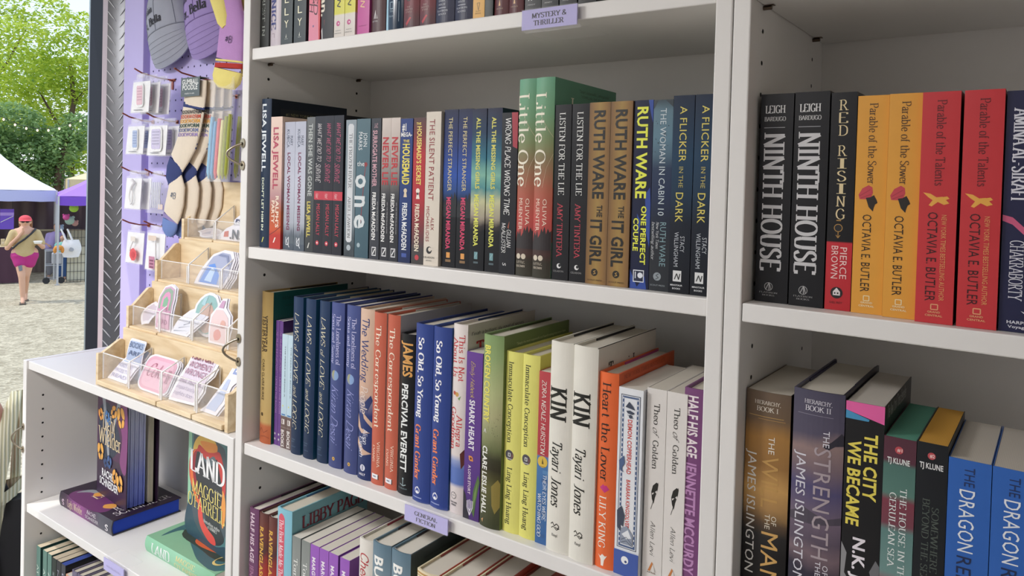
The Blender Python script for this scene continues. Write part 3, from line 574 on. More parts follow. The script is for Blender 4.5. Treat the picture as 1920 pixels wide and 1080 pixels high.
B = [(x - (ln * -.0 if False else 0), k, y, ln * .35) for x, k, y, ln in B]
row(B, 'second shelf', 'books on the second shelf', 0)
# --- third shelf down: general fiction ----------------------------------------------------------------
bk('yester', 'tall ochre hardcover with dark condensed title and rusty foot', .0285, .2445, 1, R_(((0, '#8d7442'), (.3, '#b29654'), (.6, '#b9a066'), (.86, '#b99a5e'), (.885, '#b5633c'), (1, '#a9552f')), g=G, noise=.02),
   [('YESTERYEAR', 'S', '#4b3b22', .155, .4, .42, .46), ('CARO CLAIRE BURKE', 'S', '#5f4d2a', .445, .715, .36, .22)], [('D', .32, .81, .11, '#4b3b22'), ('L', '#7c3320', .03, [(.1, .93), (.3, .9), (.5, .93), (.8, .91)]), ('L', '#7c3320', .03, [(.2, .96), (.6, .95), (.9, .96)])],
   side='#1c5650', stext=[('NEW YORK', 'r', '#123a36', .02, .06, .055, .005), ('A NOVEL OF THE', 's', '#123a36', .025, .07, .1, .003)], flap='#15181a')
bk('thinpurple', 'thin purple paperback with faint pink lettering', .0088, .2, 0, '#664186', [('SOMEWHERE', 'c', '#a57bb4', .08, .42, .45, .5), ('LATE IN THE ROOM', 's', '#a783b6', .45, .74, .45, .4), ('ii', 's', '#ccc', .9, .96, .4, .4)], side='#4b2b66')
bk('paleblue', 'thin pale blue paperback with brown foot', .0136, .181, 0, R_(((0, '#bcd3df'), (.715, '#b3cbd8'), (.72, '#6d5955'), (1, '#665350')), g=G), [('THE PERKS OF BEING A', 's', '#51606c', .1, .55, .62, .16), ('BOOKS', 'S', '#dcd8d4', .84, .99, .4, .5)], [('D', .35, .63, .1, '#d8d77a'), ('R', .15, .7, .8, .712, '#3f78b0'), ('R', .2, .745, .7, .79, '#d8d2ce'), ('R', .3, .75, .45, .785, '#665350'), ('R', .0, .815, 1, .82, '#8f7d78')])
bk('laws', 'tall navy hardcover with cream spaced italic capitals', .0228, .2445, 1, R_(((0, '#243a5c'), (.5, '#1f3656'), (1, '#1b2d49')), g=G), [('LAWS', 'i', '#d9d2b4', .1, .28, .5, .42), ('of', 'i', '#d9d2b4', .3, .345, .45, .4), ('LOVE', 'i', '#d9d2b4', .36, .545, .48, .42), ('and', 'i', '#d9d2b4', .565, .635, .45, .4), ('LOGIC', 'i', '#d9d2b4', .65, .84, .45, .42), ('THOMAS', 's', '#5d7590', .15, .6, .35, (.91, .008), 1), ('BRETT', 's', '#5d7590', .2, .55, .35, (.925, .008), 1), ('CANTOR', 's', '#5d7590', .15, .6, .4, (.955, .006), 1)],
   side='#1c5270', smarks=[('#134058', [(.02, .2), (.12, .15), (.14, .5), (.04, .45)]), ('#2b6f8c', [(.03, .6), (.13, .7), (.1, .9), (.02, .85)])], flap='#b7ae92')
bk('sonia', 'tall indigo hardcover with lilac serif title and moon disc', .0278, .2455, 1, R_(((0, '#46528a'), (.4, '#434f84'), (1, '#3f4879')), g=G), [('The Loneliness of', 'r', '#c3c3e6', .075, .375, .66, .28), ('Sonia and Sunny', 'r', '#c3c3e6', .07, .37, .27, .27), ('Kiran Desai', 'c', '#9197cf', .5, .86, .48, .5)],
   [('D', .46, .44, .27, '#7f9dc9'), ('P', '#9c9a76', [(.2, .44), (.28, .415), (.46, .407), (.4, .44), (.44, .47), (.28, .462)]), ('D', .5, .945, .1, '#c9a24a'), ('D', .5, .945, .04, '#7a4c2a')], flap='#273058')
bk('wedding', 'tall tan hardcover turning navy with brushed lettering', .0278, .2445, 1, R_(((0, '#d3b49e'), (.3, '#cba891'), (.5, '#c9a590'), (.56, '#7f7a90'), (.62, '#2b3a70'), (1, '#20305f')), g=G, noise=.04), [('The Wedding', 'h', '#2b3a72', .055, .43, .46, .5), ('People', 'h', '#d8c7bd', .455, .615, .46, .5), ('Alison', 'h', '#d9dbe6', .7, .79, .62, .3), ('Espach', 'h', '#d9dbe6', .75, .87, .36, .3), ('HOLT', 'S', '#e6e6ee', .25, .7, .45, (.975, .012), 1)],
   [('P', '#cba891', [(.0, .62), (.3, .7), (.9, .72), (.35, .73), (0, .7)]), ('P', '#cba891', [(.4, .6), (1, .66), (1, .69), (.5, .64)]), ('P', '#cba891', [(0, .76), (.5, .82), (1, .84), (.4, .86), (0, .8)]), ('P', '#27356a', [(.5, .55), (.9, .5), (1, .53), (.7, .6)]), ('D', .48, .93, .17, '#dfe0ea'), ('R', .42, .915, .46, .945, '#20305f'), ('R', .5, .915, .54, .945, '#20305f')], flap='#a89a92')
bk('corresp', 'tall coral red hardcover with cream serif title', .0235, .2425, 1, '#bd5d46', [('The Correspondent', 'r', '#efdcc8', .075, .67, .46, .42), ('VIRGINIA', 'r', '#efd4bf', .745, .9, .66, .2), ('EVANS', 'r', '#efd4bf', .775, .87, .28, .2)], [('R', .14, .94, .66, .968, '#e6e6ea'), ('R', .66, .942, .72, .97, '#40241e'), ('R', .26, .949, .52, .958, '#8a8f9a')], band=True, side='#b8b5b2', flap='#c9c4bd')
bk('james', 'black hardcover with tall narrow gold and white capitals', .0262, .22, 1, BK, [('JAMES', 'S', '#d59b4c', .045, .265, .56, .6), ('PERCIVAL EVERETT', 'S', '#e3e6e4', .31, .855, .44, .42), ('DOUBLEDAY', 's', '#8aa0a6', .1, .75, .42, (.965, .008), 1)], [('L', '#9fb4ba', .04, [(.45, .9), (.45, .945), (.25, .935)]), ('L', '#9fb4ba', .04, [(.45, .945), (.65, .935)]), ('D', .45, .9, .05, '#9fb4ba')], flap='#2a2a2c')
bk('soold', 'royal blue hardcover with white serif title and orange author', .0305, .2385, 1, '#2e4388', [('So Old,', 'R', '#e8e8ec', .075, .275, .4, .33), ('So Young', 'R', '#e8e8ec', .29, .525, .4, .33), ('Grant Ginder', 'R', '#e67c48', .565, .875, .32, .33)], [('D', .36, .935, .15, '#e8e8ec'), ('D', .36, .935, .115, '#2c4595'), ('D', .36, .945, .07, '#e8e8ec'), ('D', .38, .918, .04, '#e8e8ec'), ('R', .1, .972, .62, .978, '#8f9ac4')], side='#244a86', smarks=[('#0f1830', [(.01, .1), (.05, .12), (.05, .22), (.01, .2)]), ('#3a78b4', [(.03, .02), (.12, .02), (.12, .3), (.06, .35)])], flap='#1e2f66')
bk('notabout', 'white hardcover with red title and blue painted figure', .0232, .2455, 1, R_(((0, '#ded6d2'), (.69, '#d6ccc8'), (.72, '#8d9ac4'), (.76, '#5b74b6'), (.84, '#5570b4'), (.862, '#d6ccca'), (1, '#d2c8c6')), g=G, noise=.012), [('This Is Not', 'r', '#c52d38', .055, .3, .68, .36), ('About Us', 'r', '#c52d38', .07, .28, .24, .36), ('Allegra', 'r', '#c52d38', .475, .645, .62, .36), ('Goodman', 'r', '#c52d38', .44, .665, .2, .34), ('THE DIAL', 'S', '#4a4a4e', .15, .65, .38, (.945, .008), 1), ('PRESS', 'S', '#4a4a4e', .25, .6, .38, (.958, .008), 1)],
   [('D', .42, .37, .13, '#c79a4c'), ('D', .24, .365, .11, '#b8543e'), ('P', '#6f9a58', [(.5, .39), (.7, .375), (.6, .4)]), ('P', '#57231e', [(.72, .68), (1, .65), (1, .73), (.8, .76)]), ('D', .36, .905, .2, '#4a4a4e'), ('D', .36, .905, .17, '#d2c8c6'), ('L', '#4a4a4e', .03, [(.26, .905), (.46, .905)])], side='#cfc5bf', stext=[('"Finish a brilliant, sly novel of secrets"', 'h', '#555', .01, .13, .06, .0045), ('This Is Not', 'R', '#c52d38', .02, .15, .17, .018)], flap='#1f3a66')
bk('shark', 'purple paperback with white capitals and green leaf', .0255, .2135, 0, R_(((0, '#664092'), (.6, '#5c3a86'), (.8, '#553480'), (1, '#4a2f6e')), g=G), [('Emily Habeck', 'c', '#d8bf52', .055, .275, .42, .24), ('SHARK HEART', 'S', '#e4e0e8', .285, .585, .42, .32), ('A LOVE STORY', 'S', '#d9c8d4', .675, .85, .36, .16)],
   [('D', .42, .635, .13, '#d98a3c'), ('D', .42, .635, .06, '#5a2a20'), ('D', .33, .625, .05, '#d98a3c'), ('D', .52, .645, .05, '#d98a3c'), ('P', '#4d6b3a', [(.55, .95), (.62, .82), (.9, .72), (1, .76), (.8, .88), (.7, .98)]), ('P', '#6c8a48', [(.6, .93), (.68, .84), (.9, .75), (.78, .86)]), ('P', '#2c2a33', [(0, .83), (.15, .86), (.4, 1), (0, 1)]), ('L', '#d9d4de', .04, [(.25, .89), (.25, .93), (.42, .975), (.6, .925), (.6, .885)]), ('L', '#d9d4de', .04, [(.42, .975), (.42, .88)]), ('L', '#d9d4de', .04, [(.33, .885), (.33, .93), (.42, .95), (.51, .93), (.51, .885)])])
bk('broken', 'tall olive green landscape hardcover with yellow title', .0305, .24, 1, R_(((0, '#7b9560'), (.12, '#8aa06a'), (.3, '#a9b07c'), (.42, '#a8a67a'), (.5, '#8f9368'), (.58, '#6a7048'), (.64, '#3a3a26'), (.7, '#33301f'), (.78, '#5c5a30'), (.88, '#4b4e30'), (1, '#3c4029')), g=G, noise=.1, nscale=22), [('BROKEN COUNTRY', 'S', '#dfd653', .055, .455, .26, .3), ('CLARE LESLIE HALL', 'S', '#e4e4dc', .58, .935, .24, .26)],
   [('D', .56 + random.uniform(-.2, .36), .44 + random.uniform(-.05, .08), .011, '#23241a') for _ in range(22)] + [('L', '#ddd', .03, [(.16, .51), (.22, .49), (.28, .51)]), ('P', '#8a7a34', [(.62, .78), (.9, .74), (1, .76), (1, .88), (.8, .92), (.66, .88)]), ('P', '#c99a64', [(.12, .965), (.24, .955), (.2, .98)])], side='#6d7f4c', stext=[('"Simply the most suspenseful and heartbreaking love story I have', 's', '#c9cf9a', .03, .15, .06, .0032), ('read in years; I couldn\'t put it down."', 's', '#c9cf9a', .05, .13, .085, .0032)], flap='#3c4a22')
bk('immac', 'lemon yellow hardcover with black serif lettering', .0245, .2225, 1, '#d8d46c', [('Immaculate Conception', 'r', '#1f2218', .055, .505, .36, .3), ('Ling Ling Huang', 'r', '#1f2218', .64, .955, .42, .3)], [('D', .38, .572, .26, '#46424c'), ('P', '#8a5a50', [(.55, .555), (.62, .58), (.5, .59)]), ('R', .3, .56, .46, .58, '#dcdcd8'), ('R', .34, .563, .42, .577, '#46424c'), ('R', .2, .59, .55, .595, '#b5b0b0')], side='#c2b94a', band=False, b=.0025)
bk('eyes', 'red over blue paperback with white lettering and gold seal', .0172, .206, 0, R_(((0, '#b8444a'), (.485, '#ad3c44'), (.495, '#4a78ac'), (.7, '#3f6fa8'), (1, '#39649c')), g=G), [('ZORA NEALE HURSTON', 'h', '#f0e6dc', .05, .48, .44, .34), ('THEIR EYES WERE', 'h', '#e4ecf2', .595, .86, .68, .27), ('WATCHING GOD', 'h', '#e4ecf2', .71, .96, .3, .27)], [('D', .46, .523, .4, '#d6b33c'), ('P', '#5a4a1e', [(.4, .535), (.46, .5), (.56, .535)]), ('L', '#8a6a20', .04, [(.26, .55), (.68, .55)])] + [('R', random.uniform(0, .6), v, random.uniform(.6, 1), v + .02, random.choice(['#3a6398', '#5283b4', '#345c90'])) for v in (.57, .62, .68, .75, .81, .88, .94)], side='#1b2a45', smarks=[('#c9c04a', [(.01, .02), (.014, .02), (.014, .09), (.02, .09), (.02, .1), (.01, .1)])])
bk('kin', 'tall ivory hardcover with large black serif lettering', .0312, .246, 1, '#dcd9ce', [('KIN', 'R', '#16160f', .215, .375, .4, .72), ('Tayari', 'I', '#1b1b16', .475, .62, .42, .42), ('Jones', 'I', '#1b1b16', .645, .785, .42, .42), ('Knopf', 'r', '#2a2a24', .3, .56, .42, (.925, .013), 1)],
   [('L', '#23231c', .035, [(.24, .87), (.32, .86), (.4, .875), (.5, .862), (.6, .872), (.56, .885), (.44, .88)]), ('L', '#23231c', .03, [(.26, .888), (.36, .878), (.5, .892), (.62, .882)])], side='#d9d5c8', stext=[('Tayari Jones', 'r', '#16160f', .028, .135, .165, .02)], flap='#16161a', smarks=[('#16160f', [(.001, 0), (.16, 0), (.16, .004), (.001, .004)])])
bk('lover', 'bright orange hardcover with black title and white author', .0238, .22, 1, '#e2662f', [('Heart the Lover', 'r', '#2a1710', .05, .555, .44, .44), ('LILY KING', 'r', '#f4e3d6', .63, .895, .4, .36)], [('P', '#c02878', [(.22, .59), (.4, .57), (.48, .577), (.56, .572), (.72, .59), (.48, .612)]), ('P', '#efe4dc', [(.24, .93), (.34, .94), (.46, .925), (.6, .935), (.7, .93), (.56, .955), (.52, .985), (.4, .985), (.38, .955)])], side='#d65a26', stext=[('NEW YORK TIMES BESTSELLER', 'r', '#b64418', .015, .13, .035, .005)], flap='#b8407c', smarks=[('#b64418', [(.0, .0), (.001, 0), (.001, .001)])])
_g = '#3c4456'
bk('demon', 'white paperback with engraved border and blue foot', .0292, .207, 0, '#dfe2e6', [('DEMON COPPERHEAD', 'S', '#c4473f', .165, .455, .5, .17), ('BARBARA KINGSOLVER', 'S', '#c4473f', .485, .745, .5, .15), ('HARPER', 'S', '#dfe6f0', .22, .66, .45, (.955, .011), 1), ('PERENNIAL', 'S', '#dfe6f0', .14, .76, .45, (.972, .011), 1)],
   [('R', .1, .035, .9, .855, '#3f4a5e'), ('R', .13, .039, .87, .851, '#dfe2e6'), ('R', .16, .043, .84, .847, '#4a5f86'), ('R', .24, .053, .76, .837, '#dfe2e6')] + [('R', .18, .05 + .0265 * k, .22, .06 + .0265 * k, '#dfe2e6') for k in range(30)] + [('R', .78, .05 + .0265 * k, .82, .06 + .0265 * k, '#dfe2e6') for k in range(30)]
   + [('P', _g, [(.3, .1), (.45, .07), (.6, .09), (.7, .11), (.5, .105)]), ('P', _g, [(.34, .12), (.5, .115), (.68, .125), (.6, .135), (.4, .132)]), ('D', .52, .147, .07, _g), ('L', _g, .02, [(.4, .14), (.64, .155)]), ('P', '#4a5f86', [(.1, .39), (.3, .36), (.34, .4), (.22, .43), (.3, .45), (.12, .44)]), ('P', _g, [(.08, .66), (.26, .63), (.4, .68), (.34, .74), (.2, .73), (.3, .77), (.1, .75)]), ('P', '#8c95a6', [(.26, .75), (.5, .73), (.74, .77), (.74, .83), (.26, .83)]), ('P', '#dfe2e6', [(.3, .78), (.55, .75), (.7, .79), (.5, .8)]), ('L', _g, .02, [(.28, .81), (.5, .79), (.72, .82)]), ('L', _g, .02, [(.28, .825), (.5, .81), (.72, .832)]), ('R', 0, .868, 1, 1, '#3f5aa6'), ('D', .46, .915, .15, '#e8ecf2'), ('D', .5, .922, .05, '#2c3f78')], side='#c9ccd0', smarks=[('#3f4a5e', [(.11, .05), (.118, .05), (.118, .95), (.11, .95)])])
bk('golden', 'off-white paperback with thin serif title and black feather', .0225, .2103, 0, '#d9d5d0', [('Theo', 'r', '#3a3835', .075, .185, .52, .28), ('of', 'c', '#3a3835', .2, .25, .5, .3), ('Golden', 'r', '#3a3835', .265, .415, .5, .28), ('Allen Levi', 'i', '#4a4744', .685, .865, .5, .24), ('AFRIS', 'S', '#8a7a6c', .25, .7, .48, (.955, .007), 1)],
   [('P', '#25241f', [(.5, .595), (.4, .57), (.36, .535), (.44, .5), (.62, .48), (.72, .487), (.68, .52), (.56, .56)]), ('L', '#25241f', .025, [(.36, .625), (.5, .57), (.7, .48)]), ('P', '#d9d5d0', [(.4, .54), (.52, .535), (.42, .55)]), ('P', '#d9d5d0', [(.66, .52), (.56, .53), (.64, .54)]), ('P', '#c47a3e', [(.3, .945), (.5, .895), (.56, .905), (.42, .945)]), ('P', '#b5aea6', [(.56, .9), (.72, .945), (.64, .945)])])
bk('halfage', 'plum paperback jacket with stacked bold capitals', .0262, .2176, 1, '#754673', [('HALF HIS AGE', 'S', '#e4d9dc', .035, .335, .42, .46), ('JENNETTE MCCURDY', 'S', '#b684b4', .355, .905, .42, .46), ('D', 'S', '#b684b4', .93, .955, .42, .2)], side='#5d3759', flap='#2a1a2c', b=.0015)
Cr = [(.0115, 'yester', .022), (.0418-.0005, 'thinpurple', .03), (.0506, 'thinpurple', .03), (.0602, 'paleblue', .028), (.0742, 'paleblue', .028), (.0905, 'laws', .022), (.1199, 'laws', .022), (.1490, 'laws', .024), (.1762, 'sonia', .023), (.2102, 'sonia', .022), (.2421, 'wedding', .019), (.2708, 'corresp', .0185), (.2972, 'corresp', .0185), (.3234, 'james', .0175), (.3544, 'soold', .013), (.3856, 'soold', .013), (.4168, 'notabout', .0165), (.4420, 'shark', .0155), (.4700, 'broken', .011), (.5012-.0003, 'immac', .0175), (.5262-.0006, 'immac', .0175), (.5506, 'eyes', .0175), (.5688, 'kin', .0105), (.6008, 'kin', .0085), (.6326, 'lover', .0125), (.6574, 'demon', .014), (.6882, 'golden', .0205), (.7112, 'golden', .0205)]
Cr += [(.7576-.0255+.001-.0035, 'halfage', .022)]
BOOKS['halfage'].W = .0235
row(Cr, 'third shelf', 'books on the third shelf', -.3166)
# --- fourth shelf down ---------------------------------------------------------------------------------
bk('halfage2', 'dark plum hardcover with pale stacked capitals', .0238, .2178, 1, '#6a3f62', [('HALF HIS AGE', 'S', '#d9c4d0', .035, .4, .4, .42), ('JENNETTE MCCURDY', 'S', '#a0708f', .42, .95, .4, .42)], flap='#1c1418', b=.002)
bk('ashers', 'dark rust hardcover with gold capitals and glowing patches', .0222, .2168, 1, R_(((0, '#5a3432'), (.15, '#6e3830'), (.3, '#4f2f30'), (.45, '#a8322a'), (.6, '#5e3a2e'), (1, '#40282a')), g=G, noise=.35, nscale=30), [('RAVENGLASHERS', 'S', '#d9a83c', .1, .6, .42, .4), ('BE', 'S', '#d9a83c', .63, .72, .42, .4)], band=True, flap='#20242a')
bk('libby', 'tall sky blue hardcover with red spine panel and cover lettering', .0345, .238, 1, '#7fb9cb', [('This Book Made Me Think of You', 'r', '#f0dbe0', .07, .6, .34, .3)], [('P', '#cf4a60', [(.12, .06), (.2, .04), (.34, .03), (.48, .04), (.56, .06), (.56, .95), (.12, .95)])], side='#78aeb8', stext=[('LIBBY PAGE', 'R', '#7a2a3c', .020, .150, .135, .019)], flap='#2f6290', b=.002)
bk('tom', 'slim grey paperback with pale italic title', .0196, .2035, 0, R_(((0, '#7c827f'), (.2, '#8b908d'), (1, '#757a78')), g=G, noise=.2, nscale=50), [('Tom Lake', 'r', '#e0e2de', .16, .5, .46, .44)], side='#3e4346')
bk('margo', 'violet paperback with white sans capitals', .0196, .2035, 0, '#9457b6', [("MARGO'S GOT MONEY", 'S', '#ece4f0', .09, .6, .42, .36)], side='#7a4a92')
bk('cherry', 'tall white hardcover with red script title', .0275, .2425, 1, '#d9d5cc', [('Cherry Baby', 'h', '#b02a34', .08, .5, .46, .56)], [('L', '#2a1a1a', .03, [(.24, .42), (.5, .4)])], flap='#9a2f44', band=True)
bk('buck', 'thick grey blue hardcover with white block capitals', .0352, .247, 1, R_(((0, '#5d7888'), (.15, '#6f8694'), (.35, '#8a8a78'), (.5, '#8f8a6c'), (1, '#5c5a48')), g=G, noise=.05), [('BUCKEYE', 'S', '#eceae4', .075, .5, .4, .48)], side=R_(((0, '#3b464a'), (.12, '#454f4c'), (.3, '#5f5d48'), (1, '#3a3a30')), g=G), stext=[('Some love stories are told slowly', 's', '#23282a', .03, .14, .06, .0035)], flap='#33222c', band=True)
bk('ivory', 'thick ivory hardcover with gold edge lines and red flaps', .038, .236, 1, '#dcd0b0', [('THE HEIR', 'r', '#6a3a20', .1, .5, .45, .4)], [('R', 0, .012, 1, .022, '#b48a44'), ('R', 0, .03, 1, .035, '#b48a44')], side='#9a3a2a', flap='#8f3630')
bk('redlow', 'brick red hardcover mostly hidden under the shelf', .032, .23, 1, '#8f3526', [('NOVEL', 'r', '#e0c9a0', .1, .4, .45, .4)], side='#8f3a26', flap='#6e2a22')
bk('greylow', 'pale grey paperback mostly hidden under the shelf', .028, .205, 0, '#b5aea4', [('STORIES', 's', '#555', .1, .4, .45, .4)])
Dr = [(.0078, 'halfage2', .011), (.0326, 'ashers', .0105), (.0556, 'ashers', .0105), (.0792, 'libby', .010), (.1160, 'tom', .011), (.1376, 'tom', .011), (.1580, 'margo', .011), (.1784, 'margo', .011), (.1988, 'margo', .011), (.2226, 'margo', .011), (.2578, 'cherry', .012), (.2862, 'buck', .010), (.3222, 'buck', .010), (.3715, 'ivory', .008), (.4105, 'ivory', .008), (.4495, 'ivory', .008), (.4885, 'redlow', .012), (.5225, 'greylow', .012), (.5520, 'greylow', .012)]
row(Dr, 'fourth shelf', 'books on the fourth shelf', -.639)
# --- top shelf, only the feet of the books show --------------------------------------------------------
def botm(**k): return k
bk('forest', 'dark grey green book with thin serif capitals', .0222, .205, 0, '#3a3d3c', [('THE FOREST IN', 'r', '#a3aaa4', .3, .9, .42, .3)])
bk('nice', 'pale mauve hardcover with indigo bold serif capitals', .0275, .225, 1, '#c6bcc4', [('SO VERY NICE', 'R', '#3c4382', .25, .875, .38, .46)], [('L', '#a4909f', .05, [(.3, .9), (.5, .9), (.5, .93)])])
bk('holly', 'slate green paperback with cream upright-set letters', .0278, .205, 0, '#454c4e', [('H', 'S', '#eee4c6', .3, .7, .44, (.46, .07), 1)] + [(c, 's', '#efe6c8', .3, .66, .5, (.58 + .093 * i, .055), 1) for i, c in enumerate('OLLY')], [('P', '#d8d8cc', [(.44, .935), (.52, .935), (.5, .905)]), ('R', .36, .942, .64, .946, '#9aa09a')], side='#22272c')
bk('nak', 'pink paperback with red side and dark scratched letters', .0252, .205, 0, R_(((0, '#c4404a'), (.6, '#d8606e'), (.75, '#e08a9e'), (1, '#dd8ba2')), g=G, noise=.25, nscale=60), [('NAKED', 'h', '#4a2330', .4, .8, .6, .34), ('TRUTH', 'h', '#4a2330', .45, .78, .22, .34)], [('P', '#c93038', [(.78, 0), (1, 0), (1, 1), (.9, 1), (.84, .8), (.8, .6)]), ('D', .42, .88, .07, '#8a6a90')], side='#b32a2e')
bk('uman', 'black paperback with cream rounded lowercase letters', .0268, .205, 0, '#2f2e30', [('I am human.', 'S', '#e6dccb', .2, .82, .2, .4)], [('P', '#5e2a2e', [(.2, .85), (.3, .84), (.26, .9)]), ('P', '#c9c9c9', [(.02, .92), (.1, .9), (.16, 1), (.1, 1)])])
bk('owen', 'yellow over white paperback with black scrawled capitals', .0216, .2, 0, R_(((0, '#d9d64c'), (.815, '#d6d24c'), (.825, '#d9d3cb'), (1, '#d3ccc4')), g=G), [('BECKY OWEN', 'h', '#26261c', .2, .77, .46, .34), ('ALISON', 's', '#777', .2, .7, .42, (.94, .007), 1), ('PRESS', 's', '#777', .15, .8, .42, (.96, .007), 1)], [('D', .42, .885, .18, '#c04a86'), ('D', .46, .885, .06, '#e8d8e0')])
bk('lowen', 'magenta paperback with peach scrawled capitals', .024, .2, 0, '#bf4a96', [('BECKY LOWEN', 'h', '#ecc48c', .25, .8, .44, .36), ('ALISON', 's', '#8a2c68', .2, .8, .44, (.93, .007), 1)])
bk('high', 'brown black hardcover with blocky white letters', .0278, .23, 1, '#54383a', [('HIGH', 'S', '#ece8e4', .55, .76, .2, .32), ('RISE', 'S', '#ece8e4', .4, .62, .66, .32), ('DUTTON', 's', '#ddd', .2, .6, .36, (.925, .008), 1)], [('P', '#e2dede', [(.28, .905), (.4, .85), (.44, .905), (.4, .905), (.39, .875), (.33, .905)]), ('P', '#b8b0b0', [(.48, .875), (.56, .905), (.5, .905)])])
bk('teal', 'glossy dark teal hardcover with icy edge', .0318, .23, 1, '#1e3348', [('TIDE', 'S', '#d9e6ec', .5, .72, .2, .34), ('TEAL', 's', '#9ab4c4', .28, .5, .4, (.88, .012), 1), ('TIDAL', 's', '#9ab4c4', .25, .6, .4, (.91, .01), 1)], [('P', '#a9d2e6', [(0, .6), (.2, .6), (.16, .85), (.2, 1), (0, 1)]), ('L', '#8fa6b8', .02, [(.8, .82), (.8, .94)]), ('L', '#9ab4c4', .03, [(.3, .82), (.5, .82), (.5, .86), (.3, .86), (.3, .82)])], rough=.15)
bk('crimson', 'dark crimson hardcover with pale round emblem', .0282, .23, 1, R_(((0, '#6a2630'), (.6, '#7c2a34'), (.85, '#74333a'), (1, '#57393e')), g=G, noise=.3, nscale=25), [('THE', 's', '#b9a29c', .3, .55, .4, (.87, .01), 1), ('PAINTED', 's', '#b9a29c', .2, .7, .42, (.885, .01), 1), ('STARS', 's', '#b9a29c', .25, .65, .42, (.9, .01), 1)], [('D', .38, .80, .2, '#d8cfae'), ('P', '#2c2a28', [(.28, .83), (.36, .765), (.44, .765), (.5, .83)]), ('P', '#b8343c', [(.2, .96), (.5, .925), (.6, .93), (.3, .975)])])
bk('flatiron', 'navy hardcover with white drop emblem', .0316, .238, 1, '#2b2e48', [('DARK', 's', '#c9ccd6', .22, .6, .4, (.87, .01), 1), ('HOUSE', 's', '#c9ccd6', .22, .6, .4, (.89, .01), 1), ('FLATIRON', 's', '#c9ccd6', .14, .7, .42, (.925, .01), 1), ('BOOKS', 's', '#c9ccd6', .2, .62, .42, (.943, .01), 1)], [('D', .38, .82, .19, '#d4d6de'), ('D', .38, .82, .16, '#2b2e48'), ('P', '#e4e6ea', [(.38, .785), (.47, .825), (.42, .845), (.34, .845), (.29, .825)]), ('R', .2, .902, .62, .905, '#c9ccd6')])
bk('amber', 'slim amber paperback with tiny brown crest', .0182, .2, 0, '#d9a440', [('SLIM', 's', '#8a6a2c', .3, .7, .45, (.945, .008), 1), ('PRESS', 's', '#8a6a2c', .25, .75, .45, (.96, .008), 1)], [('L', '#8a6a2c', .05, [(.35, .89), (.6, .89), (.48, .935), (.35, .89)])])
bk('dkgreen', 'narrow black green book beside the amber one', .0126, .2, 0, '#14211f', [('WOODS', 's', '#99a', .4, .7, .45, .4)])
bk('maroon', 'maroon hardcover with small gold flame mark', .0218, .225, 1, '#5c2a2f', [('VIKING', 's', '#b9a08a', .2, .7, .42, (.955, .008), 1)], [('P', '#d8b07a', [(.36, .935), (.5, .935), (.44, .9)])])
bk('blackwave', 'black paperback with white handwritten mark', .0232, .205, 0, '#26282a', [('MINDY', 's', '#c9c9c9', .2, .65, .42, (.955, .008), 1)], [('L', '#e2e2e2', .045, [(.2, .925), (.32, .915), (.42, .925), (.52, .905), (.66, .92)])])
Ar = [(.0006, 'forest'), (.0236, 'nice'), (.0530, 'holly'), (.0846, 'holly'), (.1192, 'nak'), (.1474, 'uman'), (.1756, 'owen'), (.1982, 'owen'), (.2246, 'lowen'), (.2500, 'high'), (.2794, 'teal'), (.3125, 'crimson'), (.3416, 'crimson'), (.3704, 'flatiron'), (.4030, 'flatiron'), (.4350, 'amber'), (.4538, 'dkgreen'), (.4672, 'maroon'), (.4896, 'maroon'), (.5146, 'blackwave'), (.5386, 'blackwave'), (.5636, 'blackwave'), (.5886, 'blackwave')]
row([(x, k, .018) for x, k in Ar], 'top shelf', 'books on the top shelf', .3166)
# --- right bookcase -------------------------------------------------------------------------------------
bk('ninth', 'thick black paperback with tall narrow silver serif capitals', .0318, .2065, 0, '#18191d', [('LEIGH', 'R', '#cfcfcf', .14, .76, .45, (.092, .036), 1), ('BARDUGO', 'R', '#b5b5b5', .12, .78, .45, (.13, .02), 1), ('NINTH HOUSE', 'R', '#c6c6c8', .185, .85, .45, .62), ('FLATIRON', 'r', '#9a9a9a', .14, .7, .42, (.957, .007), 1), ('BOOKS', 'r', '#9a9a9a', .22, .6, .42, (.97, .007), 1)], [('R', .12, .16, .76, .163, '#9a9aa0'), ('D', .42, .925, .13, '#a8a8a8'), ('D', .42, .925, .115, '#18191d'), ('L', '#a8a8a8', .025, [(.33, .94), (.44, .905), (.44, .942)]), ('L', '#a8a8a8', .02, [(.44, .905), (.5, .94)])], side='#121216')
bk('redrise', 'black paperback with red foot and gold stacked letters', .0226, .2045, 0, R_(((0, '#17181c'), (.685, '#15161a'), (.69, '#c22a35'), (1, '#b8272f')), g=G), [(c, 'r', '#dcc99a', .3, .66, .5, (.082 + .058 * i + (.035 if i > 2 else 0), .047), 1) for i, c in enumerate('REDRISING')] + [('PIERCE', 's', '#f0c9c4', .71, .855, .68, .26), ('BROWN', 's', '#f0c9c4', .705, .855, .34, .26), ('DEL REY', 's', '#5a1a1e', .2, .7, .45, (.97, .01), 1)],
   [('D', .44, .622, .17, '#a9803c'), ('D', .44, .622, .14, '#15161a'), ('L', '#a9803c', .03, [(.44, .64), (.44, .668)]), ('L', '#a9803c', .03, [(.36, .655), (.44, .668), (.52, .655)]), ('R', .36, .585, .54, .59, '#a9803c'), ('D', .46, .92, .24, '#1a1315'), ('P', '#d9d3d3', [(.32, .915), (.46, .897), (.6, .915), (.6, .932), (.32, .932)]), ('R', .37, .918, .42, .926, '#1a1315'), ('R', .48, .918, .54, .926, '#1a1315')], side='#101115', rough=.3)
